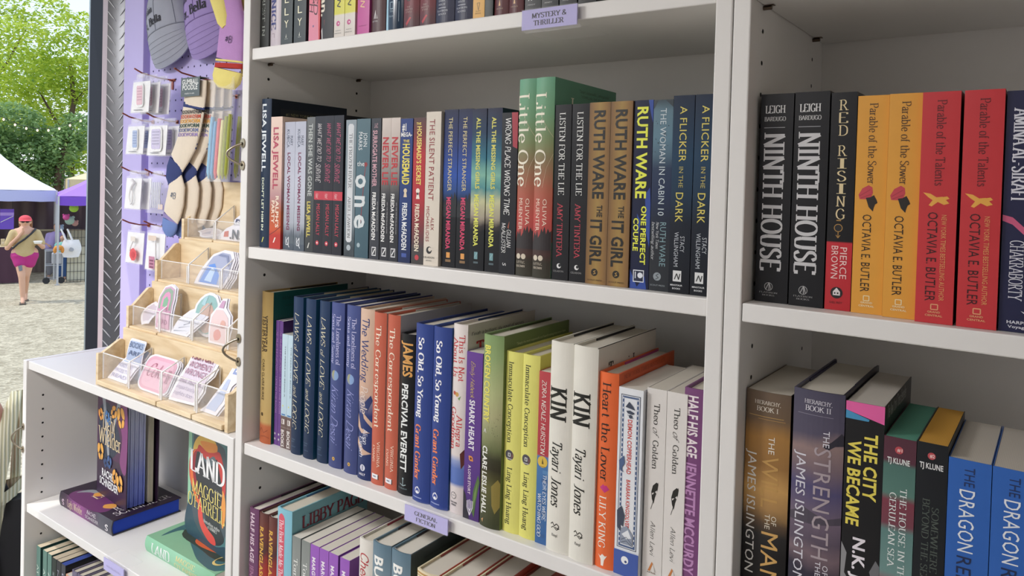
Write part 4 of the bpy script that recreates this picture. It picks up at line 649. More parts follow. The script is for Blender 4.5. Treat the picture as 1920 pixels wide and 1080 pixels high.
bk('sower', 'mustard yellow paperback with head silhouette', .0262, .2, 0, '#dd9c34', [('Parable of the Sower', 'r', '#4e3312', .035, .405, .52, .26), ('OCTAVIA E. BUTLER', 's', '#33240f', .545, .9, .42, .28), ('GRAND', 'S', '#f0d9a8', .3, .68, .5, (.953, .008), 1), ('CENTRAL', 'S', '#f0d9a8', .24, .74, .5, (.968, .008), 1)],
   [('P', '#c23a48', [(.12, .455), (.24, .425), (.44, .41), (.56, .42), (.58, .445), (.5, .475), (.34, .475), (.16, .475)]), ('L', '#a82c3c', .03, [(.16, .46), (.5, .43)]), ('L', '#a82c3c', .03, [(.2, .47), (.52, .452)]), ('P', '#1e1812', [(.36, .468), (.5, .465), (.62, .455), (.7, .475), (.74, .49), (.66, .498), (.62, .515), (.6, .53), (.46, .51)]), ('L', '#f0d9a8', .03, [(.4, .918), (.58, .918), (.58, .94), (.4, .94), (.4, .918)])], side='#9c2a2e')
bk('talents', 'red paperback with gold flying bird', .0286, .1992, 0, '#c5343a', [('Parable of the Talents', 'r', '#5c141a', .035, .405, .52, .24), ('OCTAVIA E. BUTLER', 's', '#3a1014', .52, .905, .38, .26), ('NEW YORK TIMES BESTSELLING AUTHOR', 's', '#dc9a5c', .53, .9, .68, .13), ('GRAND', 'S', '#e0a070', .34, .68, .5, (.955, .008), 1), ('CENTRAL', 'S', '#e0a070', .28, .74, .5, (.97, .008), 1)],
   [('P', '#e5a63c', [(.1, .435), (.3, .44), (.46, .455), (.62, .452), (.8, .48), (.66, .487), (.5, .475), (.34, .495), (.26, .49), (.36, .468), (.24, .455)]), ('P', '#e5a63c', [(.56, .455), (.74, .45), (.8, .46), (.7, .466)]), ('L', '#e0a070', .03, [(.42, .918), (.6, .918), (.6, .94), (.42, .94), (.42, .918)])], side='#5c1a1c')
bk('amina', 'midnight blue paperback with pink wave and white capitals', .0352, .1975, 0, '#262848', [('AMINA AL-SIRAFI', 'R', '#d8d8e2', .07, .455, .3, .3), ('CHAKRABORTY', 'r', '#d8d8e2', .62, .87, .3, .26), ('SHANNON', 'r', '#d8d8e2', .66, .8, .72, .26), ('HARPER', 'S', '#d0d0da', .14, .62, .4, (.965, .012), 1), ('Voyager', 'S', '#d0d0da', .16, .6, .4, (.983, .011), 1)], [('P', '#c9547c', [(0, .515), (.2, .525), (.45, .57), (.8, .56), (1, .55), (1, .575), (.75, .585), (.45, .6), (.2, .555), (0, .54)]), ('P', '#e0e0e6', [(.42, .91), (.56, .92), (.6, .94), (.5, .955), (.55, .938), (.52, .925)])], side='#1a1c34')
row([(.0044, 'ninth', .026), (.0380, 'ninth', .024), (.0710, 'redrise', .025), (.0946, 'sower', .0235), (.1216, 'sower', .0195), (.1486, 'talents', .013), (.1796, 'talents', .0135), (.2093, 'amina', .0165)], 'upper right shelf', 'books on the upper right shelf', .0001, Rw, -.0361)
bk('will', 'thick brown and gold paperback with sunset clouds', .0435, .2285, 0, R_(((0, '#6a594a'), (.12, '#6e5a46'), (.2, '#a5793e'), (.32, '#9a713e'), (.42, '#c79a58'), (.5, '#a9824e'), (.56, '#5c4a38'), (.62, '#2b2a2a'), (.72, '#211f1f'), (1, '#191919')), g=G, noise=.1, nscale=25),
   [('HIERARCHY,', 'r', '#e6e0d2', .2, .78, .5, (.055, .016), 1), ('BOOK I', 'r', '#e6e0d2', .24, .72, .5, (.085, .02), 1), ('JAMES ISLINGTON', 's', '#d8d6d0', .265, .8, .19, .2), ('THE', 's', '#e6e0d2', .19, .265, .62, .13), ('WILL', 's', '#c09550', .275, .5, .6, .36), ('OF', 's', '#e0d8c4', .53, .57, .72, .11), ('THE', 's', '#e0d8c4', .525, .59, .58, .11), ('MAN', 's', '#d0a45c', .605, .84, .64, .36)], [('R', .08, .107, .86, .109, '#c9a058'), ('R', .3, .118, .9, .12, '#b48a4a')], side='#2a2420', b=.003, pages='#cfc8ba')
bk('strength', 'thick dusky violet hardcover with clouded spine', .046, .239, 1, R_(((0, '#4a475a'), (.16, '#524d60'), (.22, '#8d7673'), (.3, '#77656c'), (.38, '#4f4a70'), (.5, '#6f6071'), (.6, '#5a4f5e'), (.66, '#75626a'), (.72, '#33303f'), (1, '#26242e')), g=G, noise=.14, nscale=18),
   [('HIERARCHY,', 'r', '#dcdae2', .22, .76, .5, (.052, .016), 1), ('BOOK II', 'r', '#dcdae2', .24, .74, .5, (.08, .02), 1), ('JAMES ISLINGTON', 's', '#cfcdd6', .25, .78, .2, .19), ('THE', 's', '#dcdae2', .15, .215, .68, .12), ('STRENGTH', 's', '#a89aa0', .22, .66, .62, .32), ('OF', 's', '#dcdae2', .68, .72, .74, .1), ('THE', 's', '#dcdae2', .67, .73, .6, .1), ('FEW', 's', '#a89aa0', .75, .95, .66, .32)],
   [('R', .1, .095, .8, .0965, '#8f8a9a'), ('P', '#2b2834', [(.62, .215), (.78, .19), (.9, .165), (.96, .15), (1, .16), (1, .2), (.85, .205), (.72, .225)]), ('P', '#4a4350', [(.0, .5), (.3, .47), (.7, .5), (1, .48), (1, .51), (.5, .53), (0, .53)])], side='#23202c', flap='#2b2547')
bk('city', 'black paperback with pink and blue top and yellow capitals', .0325, .235, 0, '#1d1d1f', [('THE CITY', 'S', '#e0cf4c', .115, .375, .68, .32), ('WE BECAME', 'S', '#e0cf4c', .15, .485, .26, .32), ('N.K. JEMISIN', 'S', '#e3dde4', .53, .9, .46, .3)], [('P', '#df5a9e', [(0, 0), (1, 0), (1, .07), (0, .035)]), ('P', '#3b8cb8', [(0, .035), (.62, .06), (.6, .068), (0, .068)]), ('P', '#8a8a8c', [(0, .56), (.15, .6), (.1, .68), (.3, .72), (.2, .8), (0, .9)]), ('P', '#6c6c70', [(.75, .65), (.9, .6), (1, .62), (1, .72), (.85, .7)])], side='#1a1a1c', stext=[('The New York Times Bestseller', 'h', '#a9a9a9', .01, .11, .055, .012)], pages='#cfc9c0', D=.145)
bk('cerulean', 'teal and wine striped paperback with green top edge', .0257, .2105, 0, R_(((0, '#54303c'), (.1, '#58323f'), (.12, '#4c7068'), (.24, '#547a70'), (.27, '#7a3a48'), (.37, '#74404c'), (.4, '#5c807c'), (.58, '#6a8c88'), (.63, '#8a4a5c'), (.66, '#628482'), (1, '#7898a0')), g=G, noise=.025),
   [('#1', 'S', '#e8c8c4', .4, .56, .5, (.058, .013), 1), ('TJ KLUNE', 'S', '#dfe3e0', .12, .82, .47, (.11, .022), 1), ('THE HOUSE IN THE', 'r', '#dde4e2', .21, .62, .66, .2), ('CERULEAN SEA', 'r', '#dde4e2', .235, .555, .34, .2)], [('D', .48, .052, .13, '#b8444c')], side='#35504e', pages='#5fa08a')
bk('beyond', 'black paperback with yellow top edge and grey title', .0237, .2115, 0, '#1d2024', [('#2', 'S', '#e8c8c4', .4, .56, .5, (.058, .013), 1), ('TJ KLUNE', 'S', '#dcdcdc', .1, .86, .48, (.105, .022), 1), ('SOMEWHERE', 'r', '#4f5852', .26, .53, .66, .22), ('BEYOND THE SEA', 'r', '#4f5852', .23, .58, .36, .22)], [('D', .48, .052, .13, '#b8444c')], side='#17191c', pages='#d6a03e')
bk('dragon', 'cobalt blue paperback with dark and white thin capitals', .031, .2035, 0, '#2f63b4', [('THE', 's', '#1d2f5c', .03, .11, .5, .24), ('DRAGON', 's', '#dfe5ee', .125, .385, .46, .36), ('REPUBLIC', 's', '#1b2a50', .405, .72, .44, .34)], side='#244a8a', pages='#cdc6bb')
row([(.0010, 'will', .020), (.0478, 'strength', .0165), (.0946, 'city', .02), (.1276, 'cerulean', .018), (.1538, 'beyond', .018), (.1780, 'dragon', .018), (.2096, 'dragon', .018)], 'lower right shelf', 'books on the lower right shelf', -.3166, Rw, -.0361)
# ------------------------------------------------------------------ low bookcase: standing and lying display books
ZS = -.639
bk('lw', 'lying dark purple hardcover with orange butterflies and blue page edges', .032, .2365, 1, R_(((0, '#2b2531'), (.12, '#3a2138'), (.3, '#7c3a78'), (.45, '#84407e'), (.62, '#4a2a4c'), (.8, '#4a4a54'), (1, '#3c3c46')), g=1.2),
   [('Light Wielder', 'r', '#d8c3a4', .16, .46, .5, .5), ('RACHEL', 's', '#d9d3d6', .55, .72, .68, .24), ('SCHNEIDER', 's', '#d9d3d6', .52, .76, .34, .24), ('s', 'h', '#e8e4e6', .88, .94, .5, .6), ('s', 'h', '#d0b8c8', .05, .1, .5, .6)], D=.152, b=.003, pages='#2b4bc0',
   side='#2a1c30', stext=[('RACHEL', 'r', '#d5cfd2', .03, .1, .83, .019), ('SCHNEIDER', 'r', '#d5cfd2', .018, .14, .93, .019), ('Light', 'r', '#d8c3a4', .03, .09, .45, .024)],
   smarks=[('#6a2f66', [(.0, .2), (.03, .12), (.05, .3), (.06, .5), (.03, .75), (0, .7)]), ('#8d9299', [(.02, .15), (.05, .2), (.06, .42), (.05, .45), (.04, .25)]), ('#dd9a3c', [(.045, .3), (.06, .36), (.05, .42), (.035, .36)]), ('#dd9a3c', [(.07, .3), (.085, .34), (.075, .42), (.06, .38)]), ('#dd9a3c', [(.03, .62), (.045, .68), (.035, .76), (.02, .68)]), ('#dd9a3c', [(.065, .6), (.08, .66), (.07, .72), (.058, .66)]), ('#3a5a8a', [(.09, .3), (.1, .33), (.095, .37), (.082, .34)]), ('#b9a06a', [(.12, .5), (.135, .55), (.125, .6), (.115, .55)])])
ly = -.0129
for _k in ('lw',):
    BOOKS[_k].smarks = [(c, smooth_pts(P + [P[0]], 4)[:-1]) for c, P in BOOKS[_k].smarks]
S = BOOKS['lw']; make_book(S, 'hardcover_book', S.desc + ' under the open standing copy', Lw(-.4850, .0455, ZS + .0002), 0, None, (0, -PI / 2, ly))
# standing open copy: front board, pages in two fanned blocks, back board
t = thing('hardcover_book', 'open standing purple hardcover with orange butterflies, fanned page edges', 'book', Lw(-.6615, .098, ZS + .0325), -PI / 2 - .075 + ly)
def open_book(t, Wc, H, th, span, cov, spine_m, marks, texts, pgm):
    """x = thickness away from the reader (negative), y = spine to fore-edge; front cover lies at x=0 and faces +x"""
    m = MB(); cm = cov
    m.box(-.0022, 0, 0, 0, Wc, H, cm); m.box(-th, 0, 0, -.0022, .0022, H, spine_m)
    e = .0002; k_ = 0
    for c, P in marks:
        k_ += 1; P = smooth_pts(P + [P[0]], 5)[:-1] if k_ > 1 else P; m.poly([(e + k_ * .00002, d, (1 - v) * H) for d, v in P], mat(c, .4, 1.2))
    for s, st, c, d0, d1, v, h, sl in texts:
        V, Fc, w = word(s, st); m.add([(e + .0008, d0 + a / w * (d1 - d0), (1 - v) * H + y * h - sl * (a / w)) for a, y in V], Fc, mat(c, .45, 1.2))
    m.build('front_cover', t)
    m = MB(); a = (span - th) / Wc
    bx = lambda y: -th - a * y
    m.prism([(bx(0), 0, 0), (bx(Wc), Wc, 0), (bx(Wc) - .0022, Wc, 0), (bx(0) - .0022, 0, 0)], (0, 0, H), spine_m); m.build('back_cover', t)
    ye = Wc - .004
    for i, (f0, f1, pm) in enumerate(pgm):
        m = MB(); z0, z1 = .003, H - .003; n = 12
        for k in range(n):
            g0 = f0 + (f1 - f0) * k / n; g1 = f0 + (f1 - f0) * (k + .8) / n; q = ye - (.002 if k % 3 == 1 else 0)
            X = lambda f, y: -.003 + f * (bx(y) + .004)
            m.prism([(X(g0, .003), .003, z0), (X(g0, q), q, z0), (X(g1, q), q, z0), (X(g1, .003), .003, z0)], (0, 0, z1 - z0), pm)
        m.build('pages', t)
PUR = mat('#34213a', .35, 1.2)
lwm = [('#4a2848', [(.0, .05), (.15, .02), (.152, .6), (.0, .62)]), ('#7a3a70', [(.1, .1), (.152, .05), (.152, .65), (.12, .6), (.13, .35)]), ('#2a3244', [(.01, .2), (.06, .1), (.11, .3), (.12, .45), (.08, .6), (.03, .65), (.01, .5)]),
       ('#8f949c', [(.02, .0), (.035, .0), (.045, .14), (.06, .42), (.065, .6), (.055, .58), (.04, .3), (.03, .15)]), ('#8f949c', [(.108, .02), (.125, .0), (.11, .14), (.09, .3), (.075, .42), (.085, .28)]),
       ]
def wing(cx, cv, rx, ry, ang, H=.235): # one butterfly wing as a leaf shape on the cover
    return [(cx + rx * math.cos(q) * (1 + .18 * math.sin(q)) * math.cos(ang) - ry * math.sin(q) * math.sin(ang), cv - (rx * math.cos(q) * math.sin(ang) + ry * math.sin(q) * math.cos(ang)) / H) for q in [2 * PI * k / 14 for k in range(14)]]
def butterfly(cx, cv, s, ang, col, out):
    for da, rx, ry, dx, dv in ((.35, .62, .34, -.42, .5), (-.35, .62, .34, .42, .5), (-.5, .42, .26, -.3, -.3), (.5, .42, .26, .3, -.3)):
        x, y = dx * s, dv * s; X, Y = x * math.cos(ang) - y * math.sin(ang), x * math.sin(ang) + y * math.cos(ang)
        for k, c in ((1.0, '#241820'), (.86, col)): out.append((c, wing(cx + X, cv - Y / .235, ry * s * k, rx * s * k, ang + (-da if dx < 0 else -da))))
    out.append(('#1c141a', wing(cx, cv, .07 * s, .6 * s, ang)))
for bx, bv, bs, ba, bc in ((.124, .2, .026, .25, '#e2a23e'), (.084, .17, .018, -.9, '#dd9a38'), (.02, .25, .016, .5, '#d68f36'), (.052, .24, .015, -.3, '#3f72aa'), (.066, .27, .011, .6, '#3f72aa'), (.022, .61, .022, .15, '#e2a23e'), (.068, .66, .016, -.2, '#35588e'), (.05, .68, .012, .4, '#2f4c7c'), (.098, .76, .018, -.4, '#dd9a38'), (.126, .80, .021, .3, '#e2a23e')): butterfly(bx, bv, bs, ba, bc, lwm)
open_book(t, .154, .235, .034, .066, PUR, mat('#2b1a30', .4, 1.2), lwm, [('Light', 'r', '#d9c49c', .03, .095, .36, .036, .0), ('Wielder', 'r', '#d9c49c', .008, .125, .505, .036, 0), ('RACHEL', 'S', '#dcdde2', .03, .098, .81, .016, 0), ('SCHNEIDER', 'S', '#dcdde2', .018, .115, .895, .016, 0)],
          [(0, .62, ramp_mat(((0, '#b4b6cc'), (.45, '#9a9dc4'), (.8, '#6f7ac0'), (1, '#5a68bc')), 'Z', .5, 1.2, .3, 30)), (.74, .9, pages_mat('#cfc6b4', 'X'))])
bk('land', 'lying mint green hardcover with white and yellow capitals', .031, .236, 1, R_(((0, '#7fb894'), (.5, '#8cc0a0'), (1, '#74a883')), g=1.15, noise=.1),
   [('LAND', 'r', '#eef4ee', .1, .38, .48, .62), ('MAGGIE', 'r', '#e3d28e', .47, .74, .7, .3), ("O'FARRELL", 'r', '#e3d28e', .45, .84, .26, .3)], D=.152, b=.004,
   side='#86b894', smarks=[('#3f6a70', [(.02, .1), (.06, .14), (.05, .3), (.03, .5), (.01, .75), (.02, 1), (.14, 1), (.15, .3), (.12, .1), (.07, .06)]), ('#39443a', [(.05, .2), (.1, .12), (.14, .3), (.14, .9), (.04, .9), (.04, .5)]), ('#d9a83c', [(.1, .3), (.13, .34), (.12, .42), (.085, .4), (.07, .5), (.06, .45)]), ('#d9622f', [(.05, .4), (.085, .36), (.1, .5), (.12, .75), (.06, .8), (.045, .6)]), ('#a82f36', [(.06, .44), (.09, .4), (.11, .6), (.1, .72), (.06, .68)]), ('#2c3036', [(.09, .46), (.12, .5), (.115, .66), (.1, .6)])],
   stext=[('L', 'R', '#efeeea', .055, .085, .66, .03), ('O', 'r', '#e3c878', .02, .055, .92, .026)])
BOOKS['land'].smarks = [(c, smooth_pts(P + [P[0]], 4)[:-1]) for c, P in BOOKS['land'].smarks]
S = BOOKS['land']; make_book(S, 'hardcover_book', S.desc + ' at front of the low bookcase', Lw(-.1375, .057, ZS + .0002), 0, None, (0, -PI / 2, ly))
t = thing('hardcover_book', 'standing hardcover with swirled red and teal cover and big white capitals', 'book', Lw(-.3235, .117, ZS + .0315), -PI / 2 - .094 + ly)
lm = [('#4c7a7c', [(0, 0), (.152, 0), (.152, 1), (0, 1)]), ('#8bbf9e', [(0, 0), (.012, 0), (.012, .55), (.0, 1)]), ('#2f4a58', [(.0, .72), (.03, .66), (.06, .85), (.11, .95), (.152, .9), (.152, 1), (0, 1)]), ('#46525a', [(.03, .02), (.12, .02), (.152, .15), (.152, .8), (.1, .95), (.03, .85), (.01, .5), (.02, .2)]),
      ('#d9b04a', [(.02, .16), (.04, .05), (.07, .02), (.11, .03), (.1, .12), (.06, .14), (.035, .22), (.02, .3)]), ('#e08a35', [(.05, .08), (.09, .05), (.115, .05), (.11, .13), (.07, .15), (.055, .12)]), ('#c03a38', [(.005, .3), (.02, .2), (.035, .17), (.045, .12), (.075, .15), (.1, .13), (.125, .1), (.14, .2), (.15, .35), (.135, .5), (.04, .5), (.02, .55), (.005, .45)]),
      ('#d9692f', [(.008, .3), (.018, .22), (.03, .2), (.02, .4), (.03, .55), (.045, .64), (.035, .65), (.012, .5)]), ('#e0913a', [(.138, .42), (.15, .5), (.15, .66), (.14, .75), (.135, .6)]), ('#8e2630', [(.02, .24), (.035, .2), (.035, .4), (.06, .5), (.05, .62), (.03, .5), (.018, .38)]),
      ('#5c6a70', [(.045, .18), (.07, .22), (.085, .2), (.105, .16), (.12, .25), (.09, .27), (.06, .26)]), ('#303338', [(.035, .2), (.05, .2), (.075, .26), (.105, .24), (.115, .17), (.128, .3), (.138, .45), (.13, .72), (.148, .85), (.12, .93), (.09, .88), (.075, .76), (.055, .62), (.04, .5), (.028, .36)]),
      ('#d9473f', [(.045, .62), (.06, .66), (.065, .78), (.085, .84), (.11, .88), (.115, .94), (.09, .945), (.06, .88), (.045, .78)])]
open_book(t, .1535, .2155, .031, .034, mat('#4c7a7c', .4, 1.1), mat('#7fb894', .45, 1.1), lm, [('LAND', 'R', '#f2efe8', .006, .148, .385, .042, .0), ('A Novel', 'i', '#e8e4da', .108, .14, .475, .006, 0), ('MAGGIE', 'r', '#e8cd72', .018, .136, .58, .026, 0), ("O'FARRELL", 'r', '#e8cd72', .002, .15, .715, .026, 0), ('Bestselling author', 'r', '#dcdcd6', .068, .132, .795, .006, 0), ('of HAMNET', 'r', '#dcdcd6', .084, .122, .83, .006, 0)], [(0, 1, pages_mat('#d5cebf', 'X'))])
# --- lowest visible row of the low bookcase
bk('herbs', 'green paperback with pale serif capitals', .0200, .2055, 0, '#55786f', [('AT NIGHTFALL', 'r', '#dfe6dc', .2, .8, .42, .36)], side='#2c4a46', pages='#cbbda4')
bk('darkth', 'black green paperback with pale page top', .0205, .2035, 0, '#23302f', [('SALT', 's', '#9aa', .15, .4, .42, .36)], side='#141a1c', pages='#cbbda4')
bk('inkblk', 'black paperback with cream page top', .0200, .2045, 0, '#2a2c33', [('NIGHT', 's', '#99a', .1, .5, .42, .36)], side='#14151a', pages='#cbbda4')
bk('bluetop', 'black paperback with cobalt blue page top', .0195, .2040, 0, '#3a3d47', [('DUSK', 's', '#aab', .1, .5, .42, .36)], side='#14161f', pages='#4054a0')
bk('peach', 'short peach paperback with white side', .0200, .188, 0, '#e3a07c', [('SUN', 's', '#fff', .1, .3, .42, .36)], side='#d8d4de', pages='#d6d0c4')
bk('mauvehc', 'slate mauve hardcover with grey boards', .0225, .205, 1, '#6d6880', [('TIDES', 's', '#ccd', .1, .5, .42, .36)], side='#4a4658', pages='#cfc8b6', flap='#3d3a4c', b=.002)
Lr = [(-.7706, 'herbs'), (-.7380, 'herbs'), (-.7150, 'herbs'), (-.6925, 'darkth'), (-.6700, 'inkblk'), (-.6480, 'bluetop'), (-.6250, 'peach'), (-.6010, 'mauvehc'), (-.5765, 'mauvehc'), (-.5520, 'mauvehc'), (-.5275, 'mauvehc'), (-.5030, 'mauvehc'), (-.4785, 'mauvehc')]
row([(x, k, .02) for x, k in Lr], 'lowest left shelf', 'books on the lowest left shelf', -.955 + .0146, Lw, ly)
# ------------------------------------------------------------------ wooden tiered sticker display
ZT = -.3145
wm_, wnt, wbs = new_mat('m_plywood'); PLY = wm_
_t = wnt.nodes.new('ShaderNodeTexCoord'); _mp = wnt.nodes.new('ShaderNodeMapping'); _mp.inputs['Scale'].default_value = (6, 40, 40); _n = wnt.nodes.new('ShaderNodeTexNoise'); _n.inputs['Scale'].default_value = 1.6; _n.inputs['Detail'].default_value = 6; _n.inputs['Distortion'].default_value = .6
_r = wnt.nodes.new('ShaderNodeValToRGB'); _r.color_ramp.elements[0].color = lin('#cfb489', 1.05); _r.color_ramp.elements[1].color = lin('#e6d3b0', 1.1); _r.color_ramp.elements[0].position = .3; _r.color_ramp.elements[1].position = .7
wnt.links.new(_t.outputs['Object'], _mp.inputs[0]); wnt.links.new(_mp.outputs[0], _n.inputs['Vector']); wnt.links.new(_n.outputs['Fac'], _r.inputs[0]); wnt.links.new(_r.outputs[0], wbs.inputs['Base Color']); wbs.inputs['Roughness'].default_value = .55
ACR = clear_mat('m_acrylic_panel', (.97, .98, 1), .04, .1); EDGE_GLINT = mat('#ffffff', .2, 1.0, var=.0)  # opaque white paints the light caught along the clear acrylic edges
DX0, DX1 = -.4823, -.0300; DW = DX1 - DX0
RT = thing('tiered_display', 'stepped plywood sticker display with clear fronts on the low bookcase', 'display stand', Lw(DX0, .0085, ZT + .0006), ly)
TY, TZ = [0, .0588, .1178, .1763], [.0, .1005, .1917, .2795]
FR = [.263, .52, .775]
for k in range(4):
    y, z = TY[k], TZ[k]; fh = .064 if k == 0 else .052; nz = TZ[k + 1] if k < 3 else z + .135
    for x0 in (0, DW - .009):
        m = MB(); zb = 0 if k == 0 else z - .004
        pf = [(y, zb), (y + .052, zb), (y + .052, z + .083), (y + .047, z + .087), (y + .041, z + .085), (y + .009, z + fh), (y, z + fh)]
        m.prism([(x0, a, b) for a, b in pf], (.009, 0, 0), PLY); m.build('side_board', RT, bevel=.0012)
    xs = [.0092, DW * .52, DW * .775, DW - .0092] if k % 2 == 0 else [.0092, DW * .263, DW * .775, DW - .0092]
    for a, b in zip(xs, xs[1:]):
        m = MB(); m.box(a + .002, y - (.004 if k == 0 else 0), z + .003, b - .002, y + .052, z + .012, PLY); m.build('floor_board', RT, bevel=.0015)
    m = MB(); m.box(-.0 if k < 3 else .002, y + .0525, z + .001, DW, y + .0585, nz + (.008 if k < 3 else 0), PLY); m.build('back_board', RT, bevel=.001)
    m = MB(); m.box(.0094, y + .0085, z + .0125, DW - .0094, y + .0105, z + .0125 + fh - .012, ACR)
    m.box(.0094, y + .0083, z + fh - .0005, DW - .0094, y + .0107, z + fh + .0008, EDGE_GLINT); m.box(.0094, y + .0083, z + .0125, .0106, y + .0107, z + fh, EDGE_GLINT)
    for f in FR: m.box(DW * f - .011, y + .0082, z + .0125, DW * f - .0095, y + .0105, z + fh - .004, EDGE_GLINT)
    m.build('front_panel', RT)
    for f in FR:
        x = DW * f; m = MB(); pf = [(y + .006, z + .0125), (y + .051, z + .0125), (y + .051, z + .083), (y + .048, z + .083), (y + .006, z + fh)]
        m.prism([(x, a, b) for a, b in pf], (.0022, 0, 0), ACR)
        m.tube([(x + .0011, y + .006, z + .0125), (x + .0011, y + .006, z + fh), (x + .0011, y + .049, z + .084), (x + .0011, y + .051, z + .0125)], .0019, EDGE_GLINT, n=6); m.build('divider', RT)
# --- die-cut stickers
def sticker(label, k, x, w, h, lean, outline, inner, border='#e9e7ee', texts=(), twist=0.0, dy=.0165, curl=.25, layers=2, cat='sticker'):
    """thin die-cut card standing in tier k; outline and inner shapes in 0..1 boxes"""
    t = thing('sticker', label, cat, Lw(DX0 + x, .0085 + TY[k] + dy, ZT + TZ[k] + .0135), ly + twist, 'die-cut stickers in the wooden display')
    t.rotation_euler = (-lean, 0, ly + twist)
    def P(a, b, e=0): # curl backward with height
        return ((a - .5) * w, -e + curl * h * (b - .5) ** 2 - curl * h * .25, b * h)
    for L in range(layers):
        bm = bmesh.new(); bm.faces.new([bm.verts.new((a, b, 0)) for a, b in outline])
        for q in range(1, 7): bmesh.ops.bisect_plane(bm, geom=bm.verts[:] + bm.edges[:] + bm.faces[:], plane_co=(0, q / 7, 0), plane_no=(0, 1, 0))
        bm.verts.index_update(); off = L * .0022; dx = L * .004
        V = [P(v.co.x, v.co.y) for v in bm.verts]; Fc = [[v.index for v in f.verts] for f in bm.faces]; bm.free()
        m = MB(); B = mat(border, .35, 1.0)
        m.add([(a + dx, b + off, c) for a, b, c in V], Fc, B); m.add([(a + dx, b + off + .0008, c) for a, b, c in V], [f[::-1] for f in Fc], B)
        if L == 0:
            for i, (c, pts) in enumerate(inner):
                bm = bmesh.new(); bm.faces.new([bm.verts.new((a, b, 0)) for a, b in pts])
                for q in range(1, 14): bmesh.ops.bisect_plane(bm, geom=bm.verts[:] + bm.edges[:] + bm.faces[:], plane_co=(0, q / 14, 0), plane_no=(0, 1, 0))
                bm.verts.index_update(); m.add([P(v.co.x, v.co.y, .0004 + .0002 * i) for v in bm.verts], [[v.index for v in f.verts] for f in bm.faces], mat(c, .35, 1.0)); bm.free()
            for s, st, c, a0, a1, b0, hh in texts:
                V2, F2, w2 = word(s, st); m.add([P(a0 + a / w2 * (a1 - a0), b0 + b * hh, .002) for a, b in V2], F2, mat(c, .4, 1.0))
        m.build('backing' if L else 'print', t)
    return t
def rr(x0, y0, x1, y1, r, n=4):
    o = []
    for cx, cy, a0 in ((x1 - r, y1 - r, 0), (x0 + r, y1 - r, 90), (x0 + r, y0 + r, 180), (x1 - r, y0 + r, 270)):
        for i in range(n + 1):
            a = math.radians(a0 + 90 * i / n); o.append((cx + r * math.cos(a), cy + r * math.sin(a)))
    return o
def blob(n, amp, seed, cx=.5, cy=.5, rx=.5, ry=.5):
    rg = random.Random(seed); return [(cx + rx * (1 - amp * rg.random()) * math.cos(2 * PI * i / n), cy + ry * (1 - amp * rg.random()) * math.sin(2 * PI * i / n)) for i in range(n)]
sticker('blue and white die-cut sticker in first slot of bottom tier', 0, .062, .100, .098, .62, [(0, 0), (.75, 0), (.85, .3), (1, .55), (.97, .95), (.5, 1), (.42, .9), (.35, .6), (.1, .15)], [('#8fb4e4', [(.3, .4), (.85, .42), (.95, .6), (.9, .85), (.6, .9), (.45, .75)]), ('#5f8fd0', [(.5, .55), (.85, .6), (.85, .8), (.6, .82)])], texts=[('WORDS AND', 's', '#9a92c0', .2, .75, .28, .07), ('PAGES TO', 's', '#9a92c0', .18, .72, .17, .07), ('READ', 's', '#9a92c0', .15, .7, .06, .07)])
sticker('small blue lettered sticker at the back of first bottom slot', 0, .078, .062, .082, .12, rr(0, 0, 1, 1, .08), [('#a9b9d6', rr(.05, .05, .95, .95, .06))], texts=[('BOOKS', 's', '#44567e', .1, .9, .8, .13), ('ARE', 's', '#44567e', .15, .85, .62, .11)], dy=.036, layers=1)
sticker('pink rounded drink-can sticker in second slot of bottom tier', 0, .178, .110, .070, .45, rr(0, 0, 1, 1, .22), [('#dba2b4', rr(.035, .05, .965, .95, .2)), ('#e3b3c2', rr(.1, .12, .9, .86, .16))], texts=[('Coke', 'c', '#b5607c', .2, .74, .4, .36), ('ii', 'S', '#c27f96', .8, .88, .35, .35)], curl=.12, layers=3)
sticker('white sticker with stacked maroon capitals in third bottom slot', 0, .292, .106, .100, .5, [(.02, 0), (.8, .04), (.93, .3), (.88, .45), (1, .6), (.98, .86), (.7, 1), (.1, .98), (.16, .7), (.1, .4), (.02, .1)], [('#d9cdda', [(.08, .05), (.76, .08), (.86, .3), (.92, .62), (.9, .84), (.68, .93), (.2, .92), (.24, .7), (.18, .4)])], border='#f0eef4', texts=[('I SUPPORT', 'S', '#8a3f52', .2, .86, .8, .12), ("WOMEN'S", 's', '#a4627a', .22, .88, .65, .11), ('WRONGS', 's', '#b07a90', .2, .84, .51, .11), ('but more', 's', '#a987a6', .18, .8, .36, .09), ('importantly', 'i', '#8a7aa0', .16, .74, .24, .07), ('rights too', 'i', '#8a7aa0', .14, .7, .13, .07)])
sticker('round topped blue grey sticker in last slot of bottom tier', 0, .384, .082, .105, .5, [(0, 0), (.6, 0), (.78, .2), (.8, .5), (1, .7), (1, .9), (.85, 1), (.62, .98), (.5, .86), (.5, .66), (.4, .4), (.2, .12)], [('#b9c4e0', [(.2, .06), (.55, .06), (.7, .25), (.66, .6), (.56, .6), (.5, .4)]), ('#8f9fcc', [(.62, .7), (.9, .7), (.92, .88), (.78, .94), (.62, .88)]), ('#e6e9f2', [(.68, .74), (.84, .74), (.84, .84), (.7, .85)])])
sticker('pale curled sticker leaning at left of second tier', 1, .035, .062, .058, .6, blob(14, .25, 3), [('#cfc4d2', blob(14, .3, 3, .5, .5, .38, .38))], layers=1)
